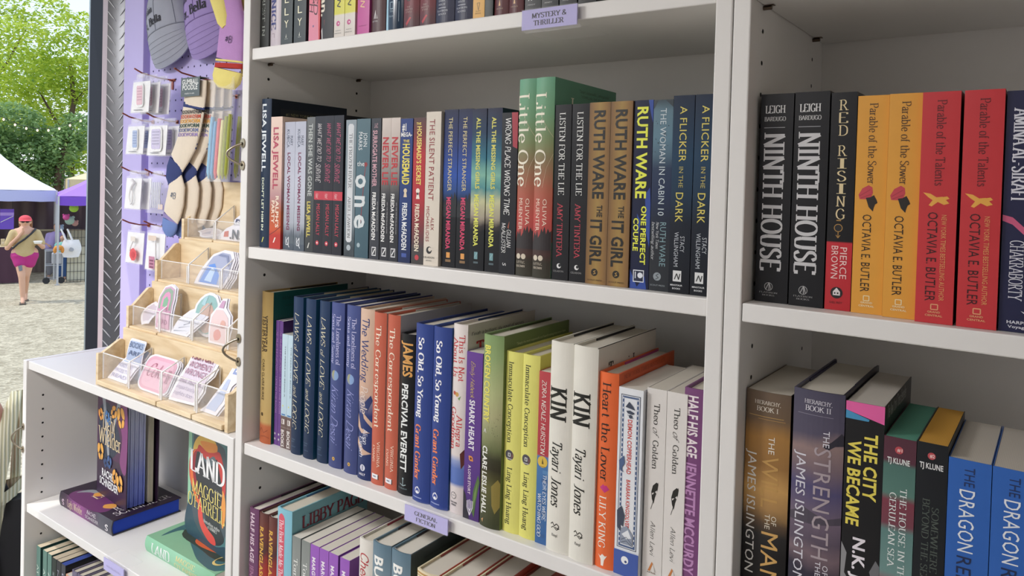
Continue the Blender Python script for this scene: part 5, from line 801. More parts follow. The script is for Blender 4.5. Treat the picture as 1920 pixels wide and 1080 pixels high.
sticker('arched rainbow sticker in pink and green on second tier', 1, .112, .058, .094, .2, [(0, 0), (1, 0), (1, .7), (.85, .93), (.5, 1), (.15, .93), (0, .7)], [('#c9a0b8', [(.06, .04), (.94, .04), (.94, .7), (.8, .9), (.5, .95), (.2, .9), (.06, .7)]), ('#8fa88f', [(.12, .45), (.88, .45), (.88, .7), (.75, .86), (.5, .91), (.25, .86), (.12, .7)]), ('#d98fb4', [(.24, .45), (.76, .45), (.76, .68), (.66, .79), (.5, .83), (.34, .79), (.24, .68)]), ('#7fb08c', [(.36, .5), (.64, .5), (.64, .66), (.5, .73), (.36, .66)]), ('#dba9c4', [(.1, .06), (.9, .06), (.9, .42), (.1, .42)])], texts=[('READ', 's', '#b0608a', .2, .8, .14, .1)])
sticker('white feathered wing sticker in middle of second tier', 1, .190, .100, .072, .55, [(0, 0), (.6, .0), (.8, .3), (1, .6), (.95, .95), (.7, 1), (.3, .7), (.1, .4)], [('#dfe0ea', [(.08, .05), (.55, .06), (.75, .35), (.9, .62), (.7, .9), (.35, .65)])] + [('#8a8fa0', [(.1 + .13 * i, .06 + .1 * i), (.55 + .07 * i, .14 + .15 * i), (.1 + .13 * i, .09 + .1 * i)]) for i in range(4)])
sticker('teal and peach oval sticker behind the white wing', 1, .228, .088, .088, .18, blob(18, .06, 9), [('#8fb8b4', blob(18, .06, 9, .5, .5, .42, .44)), ('#c9a99a', blob(18, .06, 11, .52, .42, .3, .34)), ('#a5c9d0', [(.25, .7), (.4, .68), (.42, .9), (.3, .85)])], dy=.036)
sticker('pale pink floral sticker at right of second tier', 1, .303, .068, .086, .22, [(.05, 0), (.9, 0), (1, .4), (.9, .65), (.6, .8), (.5, 1), (.3, .98), (.2, .8), (0, .6)], [('#e3c9c8', [(.12, .05), (.84, .05), (.92, .4), (.82, .6), (.5, .74), (.2, .72), (.08, .55)]), ('#d98f84', blob(9, .2, 4, .45, .2, .2, .14)), ('#d9a99c', blob(9, .2, 5, .65, .45, .14, .1)), ('#c79ab8', [(.28, .78), (.5, .78), (.48, .94), (.34, .94)])])
sticker('silvery blue shell shaped sticker on third tier', 2, .183, .122, .076, .3, [(0, 0), (.85, 0), (1, .3), (1, .75), (.85, .98), (.6, 1), (.35, .85), (.15, .4)], [('#a9aec8', [(.12, .06), (.82, .05), (.94, .35), (.93, .72), (.8, .9), (.58, .92), (.38, .78)]), ('#5f8fdc', [(.16, .06), (.66, .06), (.7, .3), (.5, .6), (.36, .55)]), ('#b9d4f2', [(.3, .12), (.5, .1), (.56, .4), (.46, .5)]), ('#8087a8', [(.5, .82), (.75, .8), (.88, .55), (.9, .62), (.78, .86), (.56, .88)])], layers=4)
sticker('heap of pale die-cut sticker lying at left of top tier', 3, .06, .105, .036, .95, blob(16, .35, 21), [('#cfc6cc', blob(16, .35, 21, .5, .5, .4, .4)), ('#a9a4b4', [(.3, .3), (.6, .35), (.5, .6)])], layers=5, curl=.1)
sticker('white sticker with red patch and dark letters on top tier', 3, .158, .085, .062, .2, [(0, 0), (1, 0), (1, 1), (.8, .98), (.55, .7), (.6, .55), (.3, .4), (0, .1)], [('#c8563f', [(.22, .1), (.42, .12), (.42, .32), (.25, .28)])], texts=[('.N!', 'S', '#2d3a4e', .5, .95, .06, .3), ('rs.', 'S', '#4a4a68', .65, .95, .6, .2)], layers=1)
# ------------------------------------------------------------------ things on the pegboard
COP = mat('#a8604a', .32, 1.0, metal=.8)
PG = 'copper wire hooks on the pegboard'
def hook(label, x, z, L, base=False):
    t = thing('peg_hook', label, 'hook', (x, .2845, z), 0, PG); m = MB()
    m.tube([(0, 0, -.004), (0, -.006, -.001), (0, -L * .5, .0), (0, -L, .006), (0, -L - .018, .014)], .0019, COP); m.build('wire', t)
    m = MB()
    if base: m.box(-.011, -.003, -.004, .011, 0, .002, COP); m.box(-.003, -.003, -.024, .003, 0, -.003, COP)
    else: m.box(-.005, -.002, -.006, .005, 0, .003, COP)
    m.build('base', t)
    return t
hook('copper hook with tee base holding the top stack of cards', -.7059, .347, .078, True)
hook('copper hook holding the pale blue card, second row left', -.7923, .2472, .060)
hook('copper hook holding the lilac lettered card, second row right', -.6837, .2442, .060)
hook('copper hook holding the bag with white carabiner', -.8130, .1161, .050)
hook('copper hook holding the crinkled clear bag of third row', -.6863, .1112, .060)
hook('copper hook holding the bag with red disc', -.8036, -.0141, .050)
hook('copper hook holding the bag with pink square tag', -.7104, -.0131, .047)
hook('copper hook carrying the cream bookworm socks', -.5171, .3331, .090)
hook('copper hook carrying the bags of coloured pens', -.4446, .2952, .062)
BAG = clear_mat('m_poly_bag', (.98, .98, 1), .15, .17, .8); CARD = mat('#f4f4f6', .5); BG = 'charms in clear bags on the pegboard'
noise_bump(BAG.node_tree, BAG.node_tree.nodes['Principled BSDF'], 55, .9, .004)
def bag(label, x, z, y, w, h, inner, card=True, puff=.006, slant=-.010, header=.014, clear=.0):
    """sealed clear pouch hanging in a plane parallel to the wall; x,z = top centre"""
    t = thing('bagged_charm', label, 'bag', (x, y, z), 0, BG); m = MB(); rows = []
    for j in range(7):
        b = j / 6; rows.append([((a / 6 - .5) * w * (1 + .06 * b) + slant * b, -puff * math.sin(PI * a / 6) * math.sin(PI * min(1, b * .9 + .1)) - .0008 * math.sin(9 * b + a * 2.2), -h * b) for a in range(7)])
    m.loft(rows, BAG, closed=False); m.loft([[(p[0], .003 - p[1] * .3, p[2]) for p in r_] for r_ in rows], BAG, closed=False)
    m.build('pouch', t)
    m = MB(); m.box(-w * .3, -.001, 0, w * .3, .001, header, BAG); m.sphere((0, -.001, header * .6), (w * .22, .004, .006), BAG); m.build('header', t)
    if card:
        m = MB(); m.prism([(-w * .48, 0, -.005), (w * .48, 0, -.005), (w * .5 + slant * .9, 0, -h * .97), (-w * .5 + slant * .9, 0, -h * .97)], (0, .001, 0), CARD); m.build('card', t)
    m = MB(); inner(m, w, h); m.build('charm', t)
    return t
def tagshape(c1, c2, fx, fw, f0, f1, n=5):
    def f(m, w, h):
        x = -w * .5 + w * fx; m.poly([(x + (a - .5) * w * fw, -.0035, -h * (f0 + (f1 - f0) * b)) for a, b in rr(0, 0, 1, 1, .2)], mat('#f2f1f3', .4))
        m.poly([(x + (a - .5) * w * fw * .78, -.0042, -h * (f0 + (f1 - f0) * b)) for a, b in rr(.0, .1, 1, .9, .12)], mat(c1, .4))
        for k in range(n): m.box(x - w * fw * .3, -.0046, -h * (f0 + (f1 - f0) * (.2 + .12 * k)) - .0016, x + w * fw * .3, -.0044, -h * (f0 + (f1 - f0) * (.2 + .12 * k)), mat(c2, .4))
        m.box(-w * .36, -.0036, -h * .91, w * .1, -.0034, -h * .89, mat('#8a8a92', .5))
    return f
bag('front white card with pink tag on the top hook', -.685, .335, .196, .078, .079, tagshape('#e6b9c6', '#b5738c', .46, .42, .12, .82))
bag('second white card behind the front one on the top hook', -.675, .334, .214, .078, .079, tagshape('#e6b9c6', '#b5738c', .46, .42, .12, .82))
bag('rearmost white card on the top hook next to the wall', -.668, .333, .235, .078, .079, tagshape('#e6b9c6', '#b5738c', .46, .42, .12, .82))
bag('front pale blue card with blue tag, second row left', -.738, .233, .213, .078, .073, tagshape('#9fb4dc', '#5f78b0', .5, .34, .14, .84))
bag('rear pale blue card behind its twin, second row left', -.730, .233, .236, .078, .073, tagshape('#9fb4dc', '#5f78b0', .5, .34, .14, .84))
bag('front card with white lilac lettered charm, second row right', -.637, .232, .211, .080, .076, tagshape('#cdc4e2', '#8e86ac', .45, .62, .1, .86))
bag('rear card behind the lilac lettered charm, second row right', -.628, .232, .234, .080, .076, tagshape('#cdc4e2', '#8e86ac', .45, .62, .1, .86))
def carab(m, w, h):
    m.tube([(math.cos(a) * .008 - .004, -.006, -h * .62 + math.sin(a) * .016) for a in [2 * PI * k / 16 for k in range(17)]], .0022, mat('#f2f2f2', .3), cap=False)
    m.tube([(-.006, -.006, -h * .45), (.002, -.007, -h * .3), (.01, -.006, -h * .2), (.0, -.006, -h * .12)], .004, mat('#e8e8ec', .5))
bag('clear bag with white carabiner loop on a card, third row', -.751, .108, .217, .072, .082, carab)
bag('twin carabiner bag behind it on the same hook', -.744, .108, .236, .072, .082, carab)
def crumple(m, w, h):
    for k in range(6): m.tube([(-w * .3 + w * .1 * k, -.004, -h * .15), (-w * .2 + w * .08 * k, -.006, -h * .5), (-w * .3 + w * .1 * k, -.004, -h * .85)], .0016, mat('#e4e8ee', .3))
    m.box(w * .1, -.0052, -h * .88, w * .34, -.005, -h * .74, mat('#d9c4bc', .5))
bag('empty looking crinkled clear bag left of the socks', -.640, .108, .215, .082, .086, crumple, card=False, puff=.010)
def reddisc(m, w, h):
    m.poly([(x_ * .0165 + .004, -.009, -h * .70 + z_ * .0165) for x_, z_ in blob(22, .14, 31, 0, 0, 1, 1)], mat('#e4525a', .4)); m.poly([(x_ * .008 + .004, -.0095, -h * .70 + z_ * .008) for x_, z_ in blob(14, .1, 32, 0, 0, 1, 1)], mat('#d23c48', .4))
    m.box(-.008, -.0088, -.026, .012, -.0085, -.014, mat('#e2d9cf', .5)); m.tube([(.004, -.009, -.024), (-.006, -.009, -h * .45), (-.012, -.009, -h * .6)], .0018, mat('#f0f0f2', .4))
bag('clear bag with round red charm, bottom row left', -.735, -.023, .215, .078, .082, reddisc)
def pinksq(m, w, h):
    m.box(-.016, -.009, -h * .92, .008, -.0085, -h * .62, mat('#c98aa6', .4))
    for q in range(3): m.box(-.012, -.0094, -h * (.70 + .08 * q) - .004, .004, -.0091, -h * (.70 + .08 * q), mat('#8a4a6a', .4))
    m.box(-.02, -.0088, -.022, .014, -.0085, -.01, mat('#e0cdbd', .5)); m.tube([(.012, -.009, -.02), (.014, -.009, -h * .7)], .002, mat('#f0f0f2', .4)); m.sphere((.018, -.008, -h * .72), .005, mat('#33363c', .3))
bag('clear bag with pink square tag, bottom row right', -.648, -.020, .217, .080, .095, pinksq)
# --- caps
def cap(label, x, y, z, tilt, col, lines, dark, rx=.08, ry=.042, rz=.13):
    t = thing('baseball_cap', label, 'cap', (x, y, z), 0); t.rotation_euler = (.05, -tilt, 0); C_ = mat(col, .85, 1.05, bump=.25, bscale=700, spec=.2); C2 = mat(dark, .85, 1.05, spec=.2)
    rows = []
    for j in range(9):
        p = PI / 2 * j / 8 * .96; rows.append([(-rx * math.cos(a) * math.cos(p) ** .75, -ry * math.sin(a) * math.cos(p) ** .7, rz * math.sin(p)) for a in [PI * k / 20 for k in range(21)]])
    m = MB(); m.loft(rows, C_, closed=False)
    for a in (PI * .5, PI * .22, PI * .78): # panel seams
        m.tube([(-rx * 1.004 * math.cos(a) * math.cos(p) ** .75, -ry * 1.01 * math.sin(a) * math.cos(p) ** .7, rz * math.sin(p)) for p in [PI / 2 * j / 8 * .95 for j in range(9)]], .0008, C2, n=5)
    for a in (PI * .3, PI * .7):
        p = .95; m.tube([(-rx * 1.01 * math.cos(a) * math.cos(p) ** .75 + .004 * math.cos(q), -ry * 1.02 * math.sin(a) * math.cos(p) ** .7 - .001, rz * math.sin(p) + .004 * math.sin(q)) for q in [2 * PI * k / 10 for k in range(11)]], .0012, C2, n=5, cap=False)
    T = mat('#2a2a33', .8)
    for s, x0, x1, zz, h in lines:
        V, Fc, w = word(s, 'R'); P = []
        for a, b in V:
            X = x0 + a / w * (x1 - x0); Z = zz + b * h; p = math.asin(min(.95, max(0, Z / rz))); c = min(.98, max(-.98, X / (rx * math.cos(p) ** .75))); P.append((X, -ry * math.sqrt(1 - c * c) * math.cos(p) ** .7 - .0012, Z))
        m.add(P, Fc, T)
    m.build('crown', t)
    m = MB(); top = []; bot = []
    def brim(off):
        R = []
        for j in range(7):
            f = j / 6; R.append([(-rx * (1 + .05 * f) * math.cos(a), -ry * math.sin(a) * (1 - .55 * f * f) - .004 * f - off, -.083 * f * math.sin(a) ** .42 + .0) for a in [PI * k / 20 for k in range(21)]])
        return R
    m.loft(brim(.0015), C_, closed=False); m.loft([r_[::-1] for r_ in brim(-.0015)], C_, closed=False)
    A, B = brim(.0015)[-1], brim(-.0015)[-1]; m.loft([A, B], C_, closed=False)
    for f in (.25, .4, .55, .7, .85): # stitching rows
        m.tube([(-rx * (1 + .05 * f) * math.cos(a), -ry * math.sin(a) * (1 - .55 * f * f) - .004 * f - .0018, -.083 * f * math.sin(a) ** .42) for a in [PI * k / 20 for k in range(3, 18)]], .0003, C2, n=4)
    m.tube([(-rx * 1.01 * math.cos(a), -ry * 1.01 * math.sin(a) - .001, .0015) for a in [PI * k / 20 for k in range(21)]], .0014, C2, n=5)
    m.build('brim', t)
    return t
cap('grey baseball cap hanging brim down on the pegboard', -.700, .277, .458, .24, '#a2a6b4', [('the skin', -.066, -.006, .052, .017), ('r, Bella', -.050, .026, .020, .019)], '#858a98')
cap('lilac baseball cap hanging beside the grey cap', -.538, .277, .468, .22, '#9f8cc4', [('h the skin', -.066, .014, .055, .018), ('er, Bella', -.054, .042, .018, .021)], '#8672ac')
# --- socks
def sock(par, name, pts, y, th, m_, mb=None, n=16):
    """flattened knitted tube along (x,z,half width) stations"""
    m = mb or MB(); rows = []
    for i, (x, z, w) in enumerate(pts):
        a = pts[max(i - 1, 0)]; b = pts[min(i + 1, len(pts) - 1)]; dx, dz = b[0] - a[0], b[1] - a[1]; L = math.hypot(dx, dz) or 1; nx, nz = -dz / L, dx / L
        rows.append([(x + nx * w * math.cos(q), y + th * math.sin(q) * (1 if i not in (0, len(pts) - 1) else .6), z + nz * w * math.cos(q)) for q in [2 * PI * k / n for k in range(n)]])
    m.loft(rows, m_, caps=True)
    if mb is None: return m.build(name, par)
def knit(c):
    return mat(c, .9, 1.05, bump=.5, bscale=420, spec=.15)
LV, YE, RD = knit('#bb8ec6'), knit('#e6d77c'), knit('#b23a34')
for i, (dx, dy, lab) in enumerate(((0, 0, 'front lavender sock with yellow heel and red stripe'), (.055, .03, 'rear lavender sock behind its pair at the bookcase edge'))):
    t = thing('sock', lab, 'sock', (dx, .205 + dy, .012 * i), 0, 'lavender socks on the pegboard')
    sock(t, 'leg', [(-.385, .60, .036), (-.39, .52, .036), (-.36, .465, .038), (-.350, .43, .040), (-.352, .385, .044), (-.358, .357, .047)], 0, .014, LV)
    sock(t, 'heel', [(-.412, .505, .010), (-.396, .494, .019), (-.378, .468, .022), (-.366, .440, .019), (-.358, .424, .009)], -.010, .010, YE)
    sock(t, 'cuff_stripes', [(-.3585, .3568, .0475), (-.359, .353, .048)], 0, .0152, YE)
    sock(t, 'red_stripe', [(-.3595, .350, .0482), (-.3605, .340, .049)], 0, .0155, RD)
    sock(t, 'toe', [(-.362, .336, .049), (-.365, .322, .048), (-.366, .310, .043), (-.368, .298, .028)], 0, .0145, YE)
    m = MB(); flat_text(m, '#B', 'h', mat('#4a3a5c', .8), (-.354, -.0145, .392), (.97, 0, -.2), (.2, 0, .97), .022, .014); m.build('logo', t)
CRM, NV, PU, BLU = knit('#ddd0bd'), knit('#3c4674'), knit('#8d80ae'), knit('#6b82b8')
for i in range(4):
    dx, dy = [0, .032, .056, .076][i], [0, .0145, .029, .0435][i]; tp = -.006 * i
    lab = ['front cream sock with rainbow lettering and navy heel', 'second cream sock of the rainbow lettered bunch', 'third cream sock of the rainbow lettered bunch', 'rearmost cream sock of the bunch beside the pen bags'][i]
    t = thing('sock', lab, 'sock', (0, .196 + dy, 0), 0, 'cream bookworm socks on the pegboard'); th = .0066; k = dx
    sock(t, 'cuff', [(-.463 + k * .35, .321, .040), (-.466 + k * .38, .29, .041), (-.470 + k * .42, .262, .041)], 0, th, CRM)
    sock(t, 'navy_band', [(-.469 + k * .40, .274, .0418), (-.471 + k * .43, .259, .0418)], 0, th * 1.05, NV)
    LEG = [(-.4705 + k * .43, .2585, .041), (-.480 + k * .52, .222, .0405), (-.492 + k * .62, .188, .0375), (-.514 + k * .78, .160, .0335), (-.532 + k * .95, .140, .031)]
    sock(t, 'leg', LEG, 0, th, CRM)
    for zz, xx in ((.196, -.489), (.187, -.4925)): sock(t, 'stripe', [(xx + k * .61, zz, .0385), (xx - .0015 + k * .61, zz - .004, .0383)], 0, th * 1.06, NV)
    sock(t, 'heel', [(-.533 + k, .142, .0305), (-.541 + k, .124, .031), (-.545 + k, .108, .029), (-.541 + k, .094, .022)], 0, th * 1.1, NV)
    sock(t, 'foot', [(-.538 + k, .112, .024), (-.531 + k, .085, .032), (-.536 + k, .055, .035), (-.546 + k, .030, .034), (-.552 + k * .6, .018, .032)], 0, th, CRM)
    sock(t, 'toe_band', [(-.552 + k * .6, .019, .0322), (-.5545 + k * .6, .011, .0315)], 0, th * 1.05, PU)
    sock(t, 'toe', [(-.5545 + k * .6, .0105, .031), (-.557 + k * .6, -.004, .030), (-.560 + k * .6, -.016, .024), (-.562 + k * .6, -.024, .012)], 0, th * 1.05, BLU)
    if i < 2:
        m = MB()
        for r_, (c, ln) in enumerate((('#2b2b33', 'BOOKWORM'), ('#c2543f', 'BOOKWORM'), ('#dba24a', 'BOOKWORM'), ('#3c5650', 'BOOKWORM'), ('#6a74a0', 'BOOKWORM'), ('#9a86bc', 'BOOKWORM'))):
            zz = .247 - r_ * .0098; V, Fc, w = word(ln, 'S'); xc = -.474 + k * .46 - .0026 * r_; W2 = .0375
            m.add([(xc + (a / w - .5) * 2 * W2, -th * math.sqrt(max(.02, 1 - ((a / w - .5) * 2 * W2 / .0415) ** 2)) - .0006, zz + b * .0078) for a, b in V], Fc, mat(c, .8))
        m.build('lettering', t)
    if i == 0:
        m = MB(); m.box(-.505, -th - .0035, .284, -.4345, -th - .0025, .325, mat('#5d696c', .6)); m.box(-.505, -th - .003, .3235, -.4345, .012, .325, mat('#5d696c', .6))
        flat_text(m, 'GUMBALL', 'S', mat('#e4e6e4', .6), (-.500, -th - .0037, .3105), (1, 0, 0), (0, 0, 1), .061, .0105); flat_text(m, 'POODLE', 'S', mat('#e4e6e4', .6), (-.499, -th - .0037, .2985), (1, 0, 0), (0, 0, 1), .057, .0105)
        flat_text(m, 'made in usa', 's', mat('#e4e6e4', .6), (-.490, -th - .0037, .289), (1, 0, 0), (0, 0, 1), .036, .004); m.build('header_card', t)
        m = MB(); flat_text(m, '#B', 'h', mat('#5a6a84', .8), (-.545, -th - .0006, .063), (.97, 0, -.2), (.2, 0, .97), .02, .014); m.build('logo', t)
# --- bags of coloured pens
def penbag(label, x, y, z, cols):
    t = thing('pen_pack', label, 'pen pack', (x, y, z), 0, 'pen packs on the pegboard'); m = MB(); w, h = .082, .196
    rows = [[((a / 6 - .5) * w - .014 * b / 8, -.008 * math.sin(PI * a / 6) * min(1, b / 3), -h * b / 8) for a in range(7)] for b in range(9)]
    m.loft(rows, BAG, closed=False); m.loft([[(p[0], .004, p[2]) for p in r_] for r_ in rows], BAG, closed=False); m.box(-w / 2, -.0012, 0, w / 2, .001, .022, BAG); m.build('pouch', t)
    n = len(cols)
    for i, (c, top) in enumerate(cols):
        m = MB(); x0 = -w * .38 + w * .76 * i / (n - 1); M_ = mat(c, .4, 1.05)
        m.tube([(x0 - .012, 0, -h * .97), (x0 - .011, 0, -h * .9), (x0 - .002, 0, -h * top - .02), (x0, 0, -h * top)], [.0012, .0046, .0046, .0040], M_, n=10); m.build('pen', t)
    return t
penbag('front clear pack of coloured pens by the bookcase edge', -.368, .196, .297, [('#8fc4e4', .3), ('#6fb0dc', .35), ('#e4707e', .32), ('#e9e4a4', .34), ('#a3ab35', .3), ('#9aa232', .28)])
penbag('rear clear pack of pens behind the front pack', -.325, .232, .300, [('#9aa232', .3), ('#8f7a94', .34), ('#a3ab35', .3), ('#7d6a84', .33)])
# ------------------------------------------------------------------ outside: the market square
FW, RG = Vector((-.9276, .3737, 0)), Vector((.3737, .9276, 0)); O0 = Vector((1.0147, -.7175, -2.3))
def ou(a, b, h=0): p = O0 + FW * a + RG * b; return Vector((p.x, p.y, -2.3 + h))
YAW = math.atan2(RG.y, RG.x)      # local x = sideways (right), local y = away
def place(name, label, cat, a, b, h=0, group=None): return thing(name, label, cat, ou(a, b, h), YAW, group)
gm, gnt, gb = new_mat('m_gravel'); _t = gnt.nodes.new('ShaderNodeTexCoord'); _v = gnt.nodes.new('ShaderNodeTexVoronoi'); _v.inputs['Scale'].default_value = 22
_n = gnt.nodes.new('ShaderNodeTexNoise'); _n.inputs['Scale'].default_value = 5; _n.inputs['Detail'].default_value = 8
gnt.links.new(_t.outputs['Object'], _v.inputs['Vector']); gnt.links.new(_t.outputs['Object'], _n.inputs['Vector'])
_m = gnt.nodes.new('ShaderNodeMix'); _m.data_type = 'RGBA'; _m.inputs['Factor'].default_value = .5; gnt.links.new(_v.outputs['Color'], _m.inputs['A']); gnt.links.new(_n.outputs['Fac'], _m.inputs['B'])
_r = gnt.nodes.new('ShaderNodeValToRGB'); _r.color_ramp.elements[0].color = lin('#958b72'); _r.color_ramp.elements[1].color = lin('#d0c6aa'); _r.color_ramp.elements[0].position = .25; _r.color_ramp.elements[1].position = .72
gnt.links.new(_m.outputs['Result'], _r.inputs[0]); gnt.links.new(_r.outputs[0], gb.inputs['Base Color']); gb.inputs['Roughness'].default_value = .95
_b = gnt.nodes.new('ShaderNodeBump'); _b.inputs['Strength'].default_value = .6; _b.inputs['Distance'].default_value = .03; gnt.links.new(_v.outputs['Distance'], _b.inputs['Height']); gnt.links.new(_b.outputs['Normal'], gb.inputs['Normal'])
m = MB(); m.add([(-90, -60, -2.3), (40, -60, -2.3), (40, 70, -2.3), (-90, 70, -2.3)], [(0, 1, 2, 3)], gm); struct(m.build('ground'))
def capsule(m, p, q, r0, r1, M_, n=10):
    p, q = Vector(p), Vector(q); d = (q - p); rows = []; L = d.length or .001; pts = []; rs = []
    for k in range(5): a = -PI / 2 + PI / 2 * k / 4; pts.append(p + d / L * r0 * math.sin(a)); rs.append(max(r0 * math.cos(a), .001))
    for k in range(5): a = PI / 2 * k / 4; pts.append(q + d / L * r1 * math.sin(a)); rs.append(max(r1 * math.cos(a), .001))
    m.tube(pts, rs, M_, n=n, cap=False)
def fused(name, parent, segs, M_, vox=.018, smooth=4):
    """one continuous skin over tapered segments (x, y, z, r) -> (x, y, z, r)"""
    m = MB()
    for a, b in segs: capsule(m, a[:3], b[:3], a[3], b[3], M_)
    o = m.build(name, parent); r_ = o.modifiers.new('skin', 'REMESH'); r_.mode = 'VOXEL'; r_.voxel_size = vox; r_.use_smooth_shade = True
    s_ = o.modifiers.new('soft', 'SMOOTH'); s_.factor = .5; s_.iterations = smooth
    return o
SKIN = mat('#d9a98c', .55, 1.0); HAIR = mat('#8a5a34', .7)
# --- walking person in red cap (local: x right in the picture, y away, z up)
pz = place('person', 'person in red cap, tan t-shirt and magenta shorts walking on the gravel', 'person', 16.3, -.10)
B = [((-.10, 0, .93, .115), (.10, 0, .93, .115)), ((0, 0, .95, .15), (0, 0, 1.12, .15)), ((0, 0, 1.1, .15), (0, .0, 1.28, .16)), ((-.13, 0, 1.33, .06), (.13, 0, 1.33, .06)), ((0, 0, 1.33, .06), (0, -.01, 1.43, .055)),
     ((0, -.015, 1.52, .093), (0, -.02, 1.47, .075)), ((0, -.115, 1.50, .014), (0, -.118, 1.485, .018)), ((-.092, -.01, 1.50, .016), (-.092, -.01, 1.48, .016)), ((.092, -.01, 1.50, .016), (.092, -.01, 1.48, .016)),
     ((-.09, 0, .92, .105), (-.04, -.10, .50, .062)), ((-.04, -.10, .50, .060), (-.02, -.10, .10, .040)), ((-.02, -.10, .08, .04), (-.02, -.24, .035, .034)),
     ((.09, 0, .92, .105), (.03, .02, .50, .062)), ((.03, .02, .50, .060), (.02, .22, .16, .040)), ((.02, .22, .14, .04), (.02, .16, .035, .034)),
     ((-.19, 0, 1.30, .058), (-.27, -.02, 1.02, .045)), ((-.27, -.02, 1.02, .043), (-.10, -.17, 1.24, .030)), ((-.10, -.17, 1.25, .028), (-.03, -.18, 1.35, .022)),
     ((.19, 0, 1.30, .058), (.28, -.02, 1.03, .045)), ((.28, -.02, 1.03, .043), (.22, -.24, 1.10, .030)), ((.22, -.25, 1.10, .026), (.20, -.31, 1.12, .022))]
for dx, dy, dz in ((-.012, -.012, .05), (0, -.02, .055), (.012, -.02, .05), (.022, -.012, .042)): B.append(((-.03 + dx, -.18 + dy, 1.36, .009), (-.03 + dx, -.2 + dy, 1.36 + dz, .008)))
for k in range(4): B.append(((.20 + .014 * k - .02, -.31, 1.12, .009), (.20 + .014 * k - .02, -.36, 1.13 + .006 * k, .008)))
fused('body', pz, B, SKIN, .016)
TAN = mat('#c3ad7c', .85, 1.0)
fused('t_shirt', pz, [((-.04, 0, .93, .15), (.04, 0, .93, .15)), ((0, 0, .96, .16), (0, 0, 1.25, .165)), ((-.15, 0, 1.30, .075), (.15, 0, 1.30, .075)), ((-.18, 0, 1.29, .08), (-.245, -.012, 1.10, .075)), ((.18, 0, 1.29, .08), (.25, -.012, 1.11, .075))], TAN, .018)
fused('shorts', pz, [((-.09, 0, .88, .135), (.09, 0, .88, .135)), ((-.09, 0, .86, .128), (-.07, -.035, .74, .108)), ((.09, 0, .86, .128), (.075, .0, .74, .108))], mat('#b8267e', .75), .018)
m = MB(); rows = []
for j in range(6):
    p = PI / 2 * j / 5; rows.append([(.103 * math.cos(a) * math.cos(p), -.015 + .112 * math.sin(a) * math.cos(p), 1.545 + .085 * math.sin(p)) for a in [2 * PI * k / 18 for k in range(18)]])
RC_ = mat('#e0505a', .8); m.loft(rows, RC_); m.loft([[(.1 * math.cos(a), -.02 + .112 * math.sin(a) - e * .08, 1.548 - e * .02) for a in [PI + PI * k / 12 for k in range(13)]] for e in (0, .6, 1)], RC_, closed=False); m.build('cap', pz)
fused('hair', pz, [((.06, .05, 1.52, .06), (.085, .03, 1.36, .035)), ((-.05, .06, 1.52, .06), (-.05, .06, 1.42, .05))], HAIR, .016)
m = MB(); DK = mat('#22242a', .5)
for x_ in (-.036, .036): m.sphere((x_, -.108, 1.51), (.028, .012, .02), DK)
m.tube([(-.09, -.05, 1.515), (-.04, -.115, 1.515), (.04, -.115, 1.515), (.09, -.05, 1.515)], .005, DK); m.build('glasses', pz)
m = MB(); m.tube([(-.19, -.15, 1.02), (-.1, -.19, 1.12), (0, -.195, 1.2), (.1, -.19, 1.3), (.16, -.06, 1.37), (.14, .09, 1.36)], .018, DK, n=8); m.build('crossbody_strap', pz)
m = MB(); m.box(-.07, -.31, 0, .03, -.08, .02, mat('#5c554c', .8)); m.build('sandal', pz, bevel=.006); m = MB(); m.box(-.03, .1, 0, .07, .3, .02, mat('#5c554c', .8)); m.build('sandal', pz, bevel=.006)
m = MB(); m.poly([(-.10, -.158, .70), (-.04, -.168, .72), (-.03, -.166, .62), (-.08, -.15, .6)], mat('#77808a', .6)); m.build('thigh_tattoo', pz)
t = place('paper_tray', 'white paper tray held in the left hand of the walking person', 'tray', 16.3, -.10); m = MB(); m.loft([[(.20 + r_ * math.cos(a), -.36 + r_ * math.sin(a), z_) for a in [2 * PI * k / 14 for k in range(14)]] for r_, z_ in ((.055, 1.125), (.075, 1.17))], mat('#f2f0ee', .6), caps=True); m.build('bowl', t)
# --- canopies
def canopy(label, a, b0, b1, d, hv, he, hp, c_roof, c_val, legs):
    t = place('canopy_tent', label, 'canopy', a, 0, 0, 'market canopies'); R_m = mat(c_roof, .75, 1.0); V_m = mat(c_val, .75, 1.0); P_m = mat('#c3c6cc', .4, metal=.6)
    m = MB(); cx, cy = (b0 + b1) / 2, d / 2; C4 = [(b0, 0, he), (b1, 0, he), (b1, d, he), (b0, d, he)]
    for i in range(4):
        p, q = Vector(C4[i]), Vector(C4[(i + 1) % 4]); top = Vector((cx, cy, hp)); g = []
        for j in range(7):
            f = j / 6; sag = -.10 * math.sin(PI * f) * (hp - he); g.append([p.lerp(q, k / 6).lerp(top, f) + Vector((0, 0, sag)) for k in range(7)])
        m.loft([[tuple(v) for v in r_] for r_ in g], R_m, closed=False)
    m.build('roof', t); m = MB()
    for i in range(4):
        p, q = Vector(C4[i]), Vector(C4[(i + 1) % 4]); m.loft([[tuple(p.lerp(q, k / 10) + Vector((0, 0, dz - .012 * (k % 2)))) for k in range(11)] for dz in (0, hv - he)], V_m, closed=False)
    m.build('valance', t)
    for (x, y) in [(b0, 0), (b1, 0), (b1, d), (b0, d)]:
        m = MB(); m.box(x - .02, y - .02, 0, x + .02, y + .02, he, P_m); m.box(x - .05, y - .05, 0, x + .05, y + .05, .01, P_m); m.build('leg', t)
    return t
canopy('white canopy tent with pale lilac valance across the gravel', 19.7, -2.55, .47, 2.9, 1.78, 2.03, 3.25, '#eef0f4', '#b7bce6', 1)
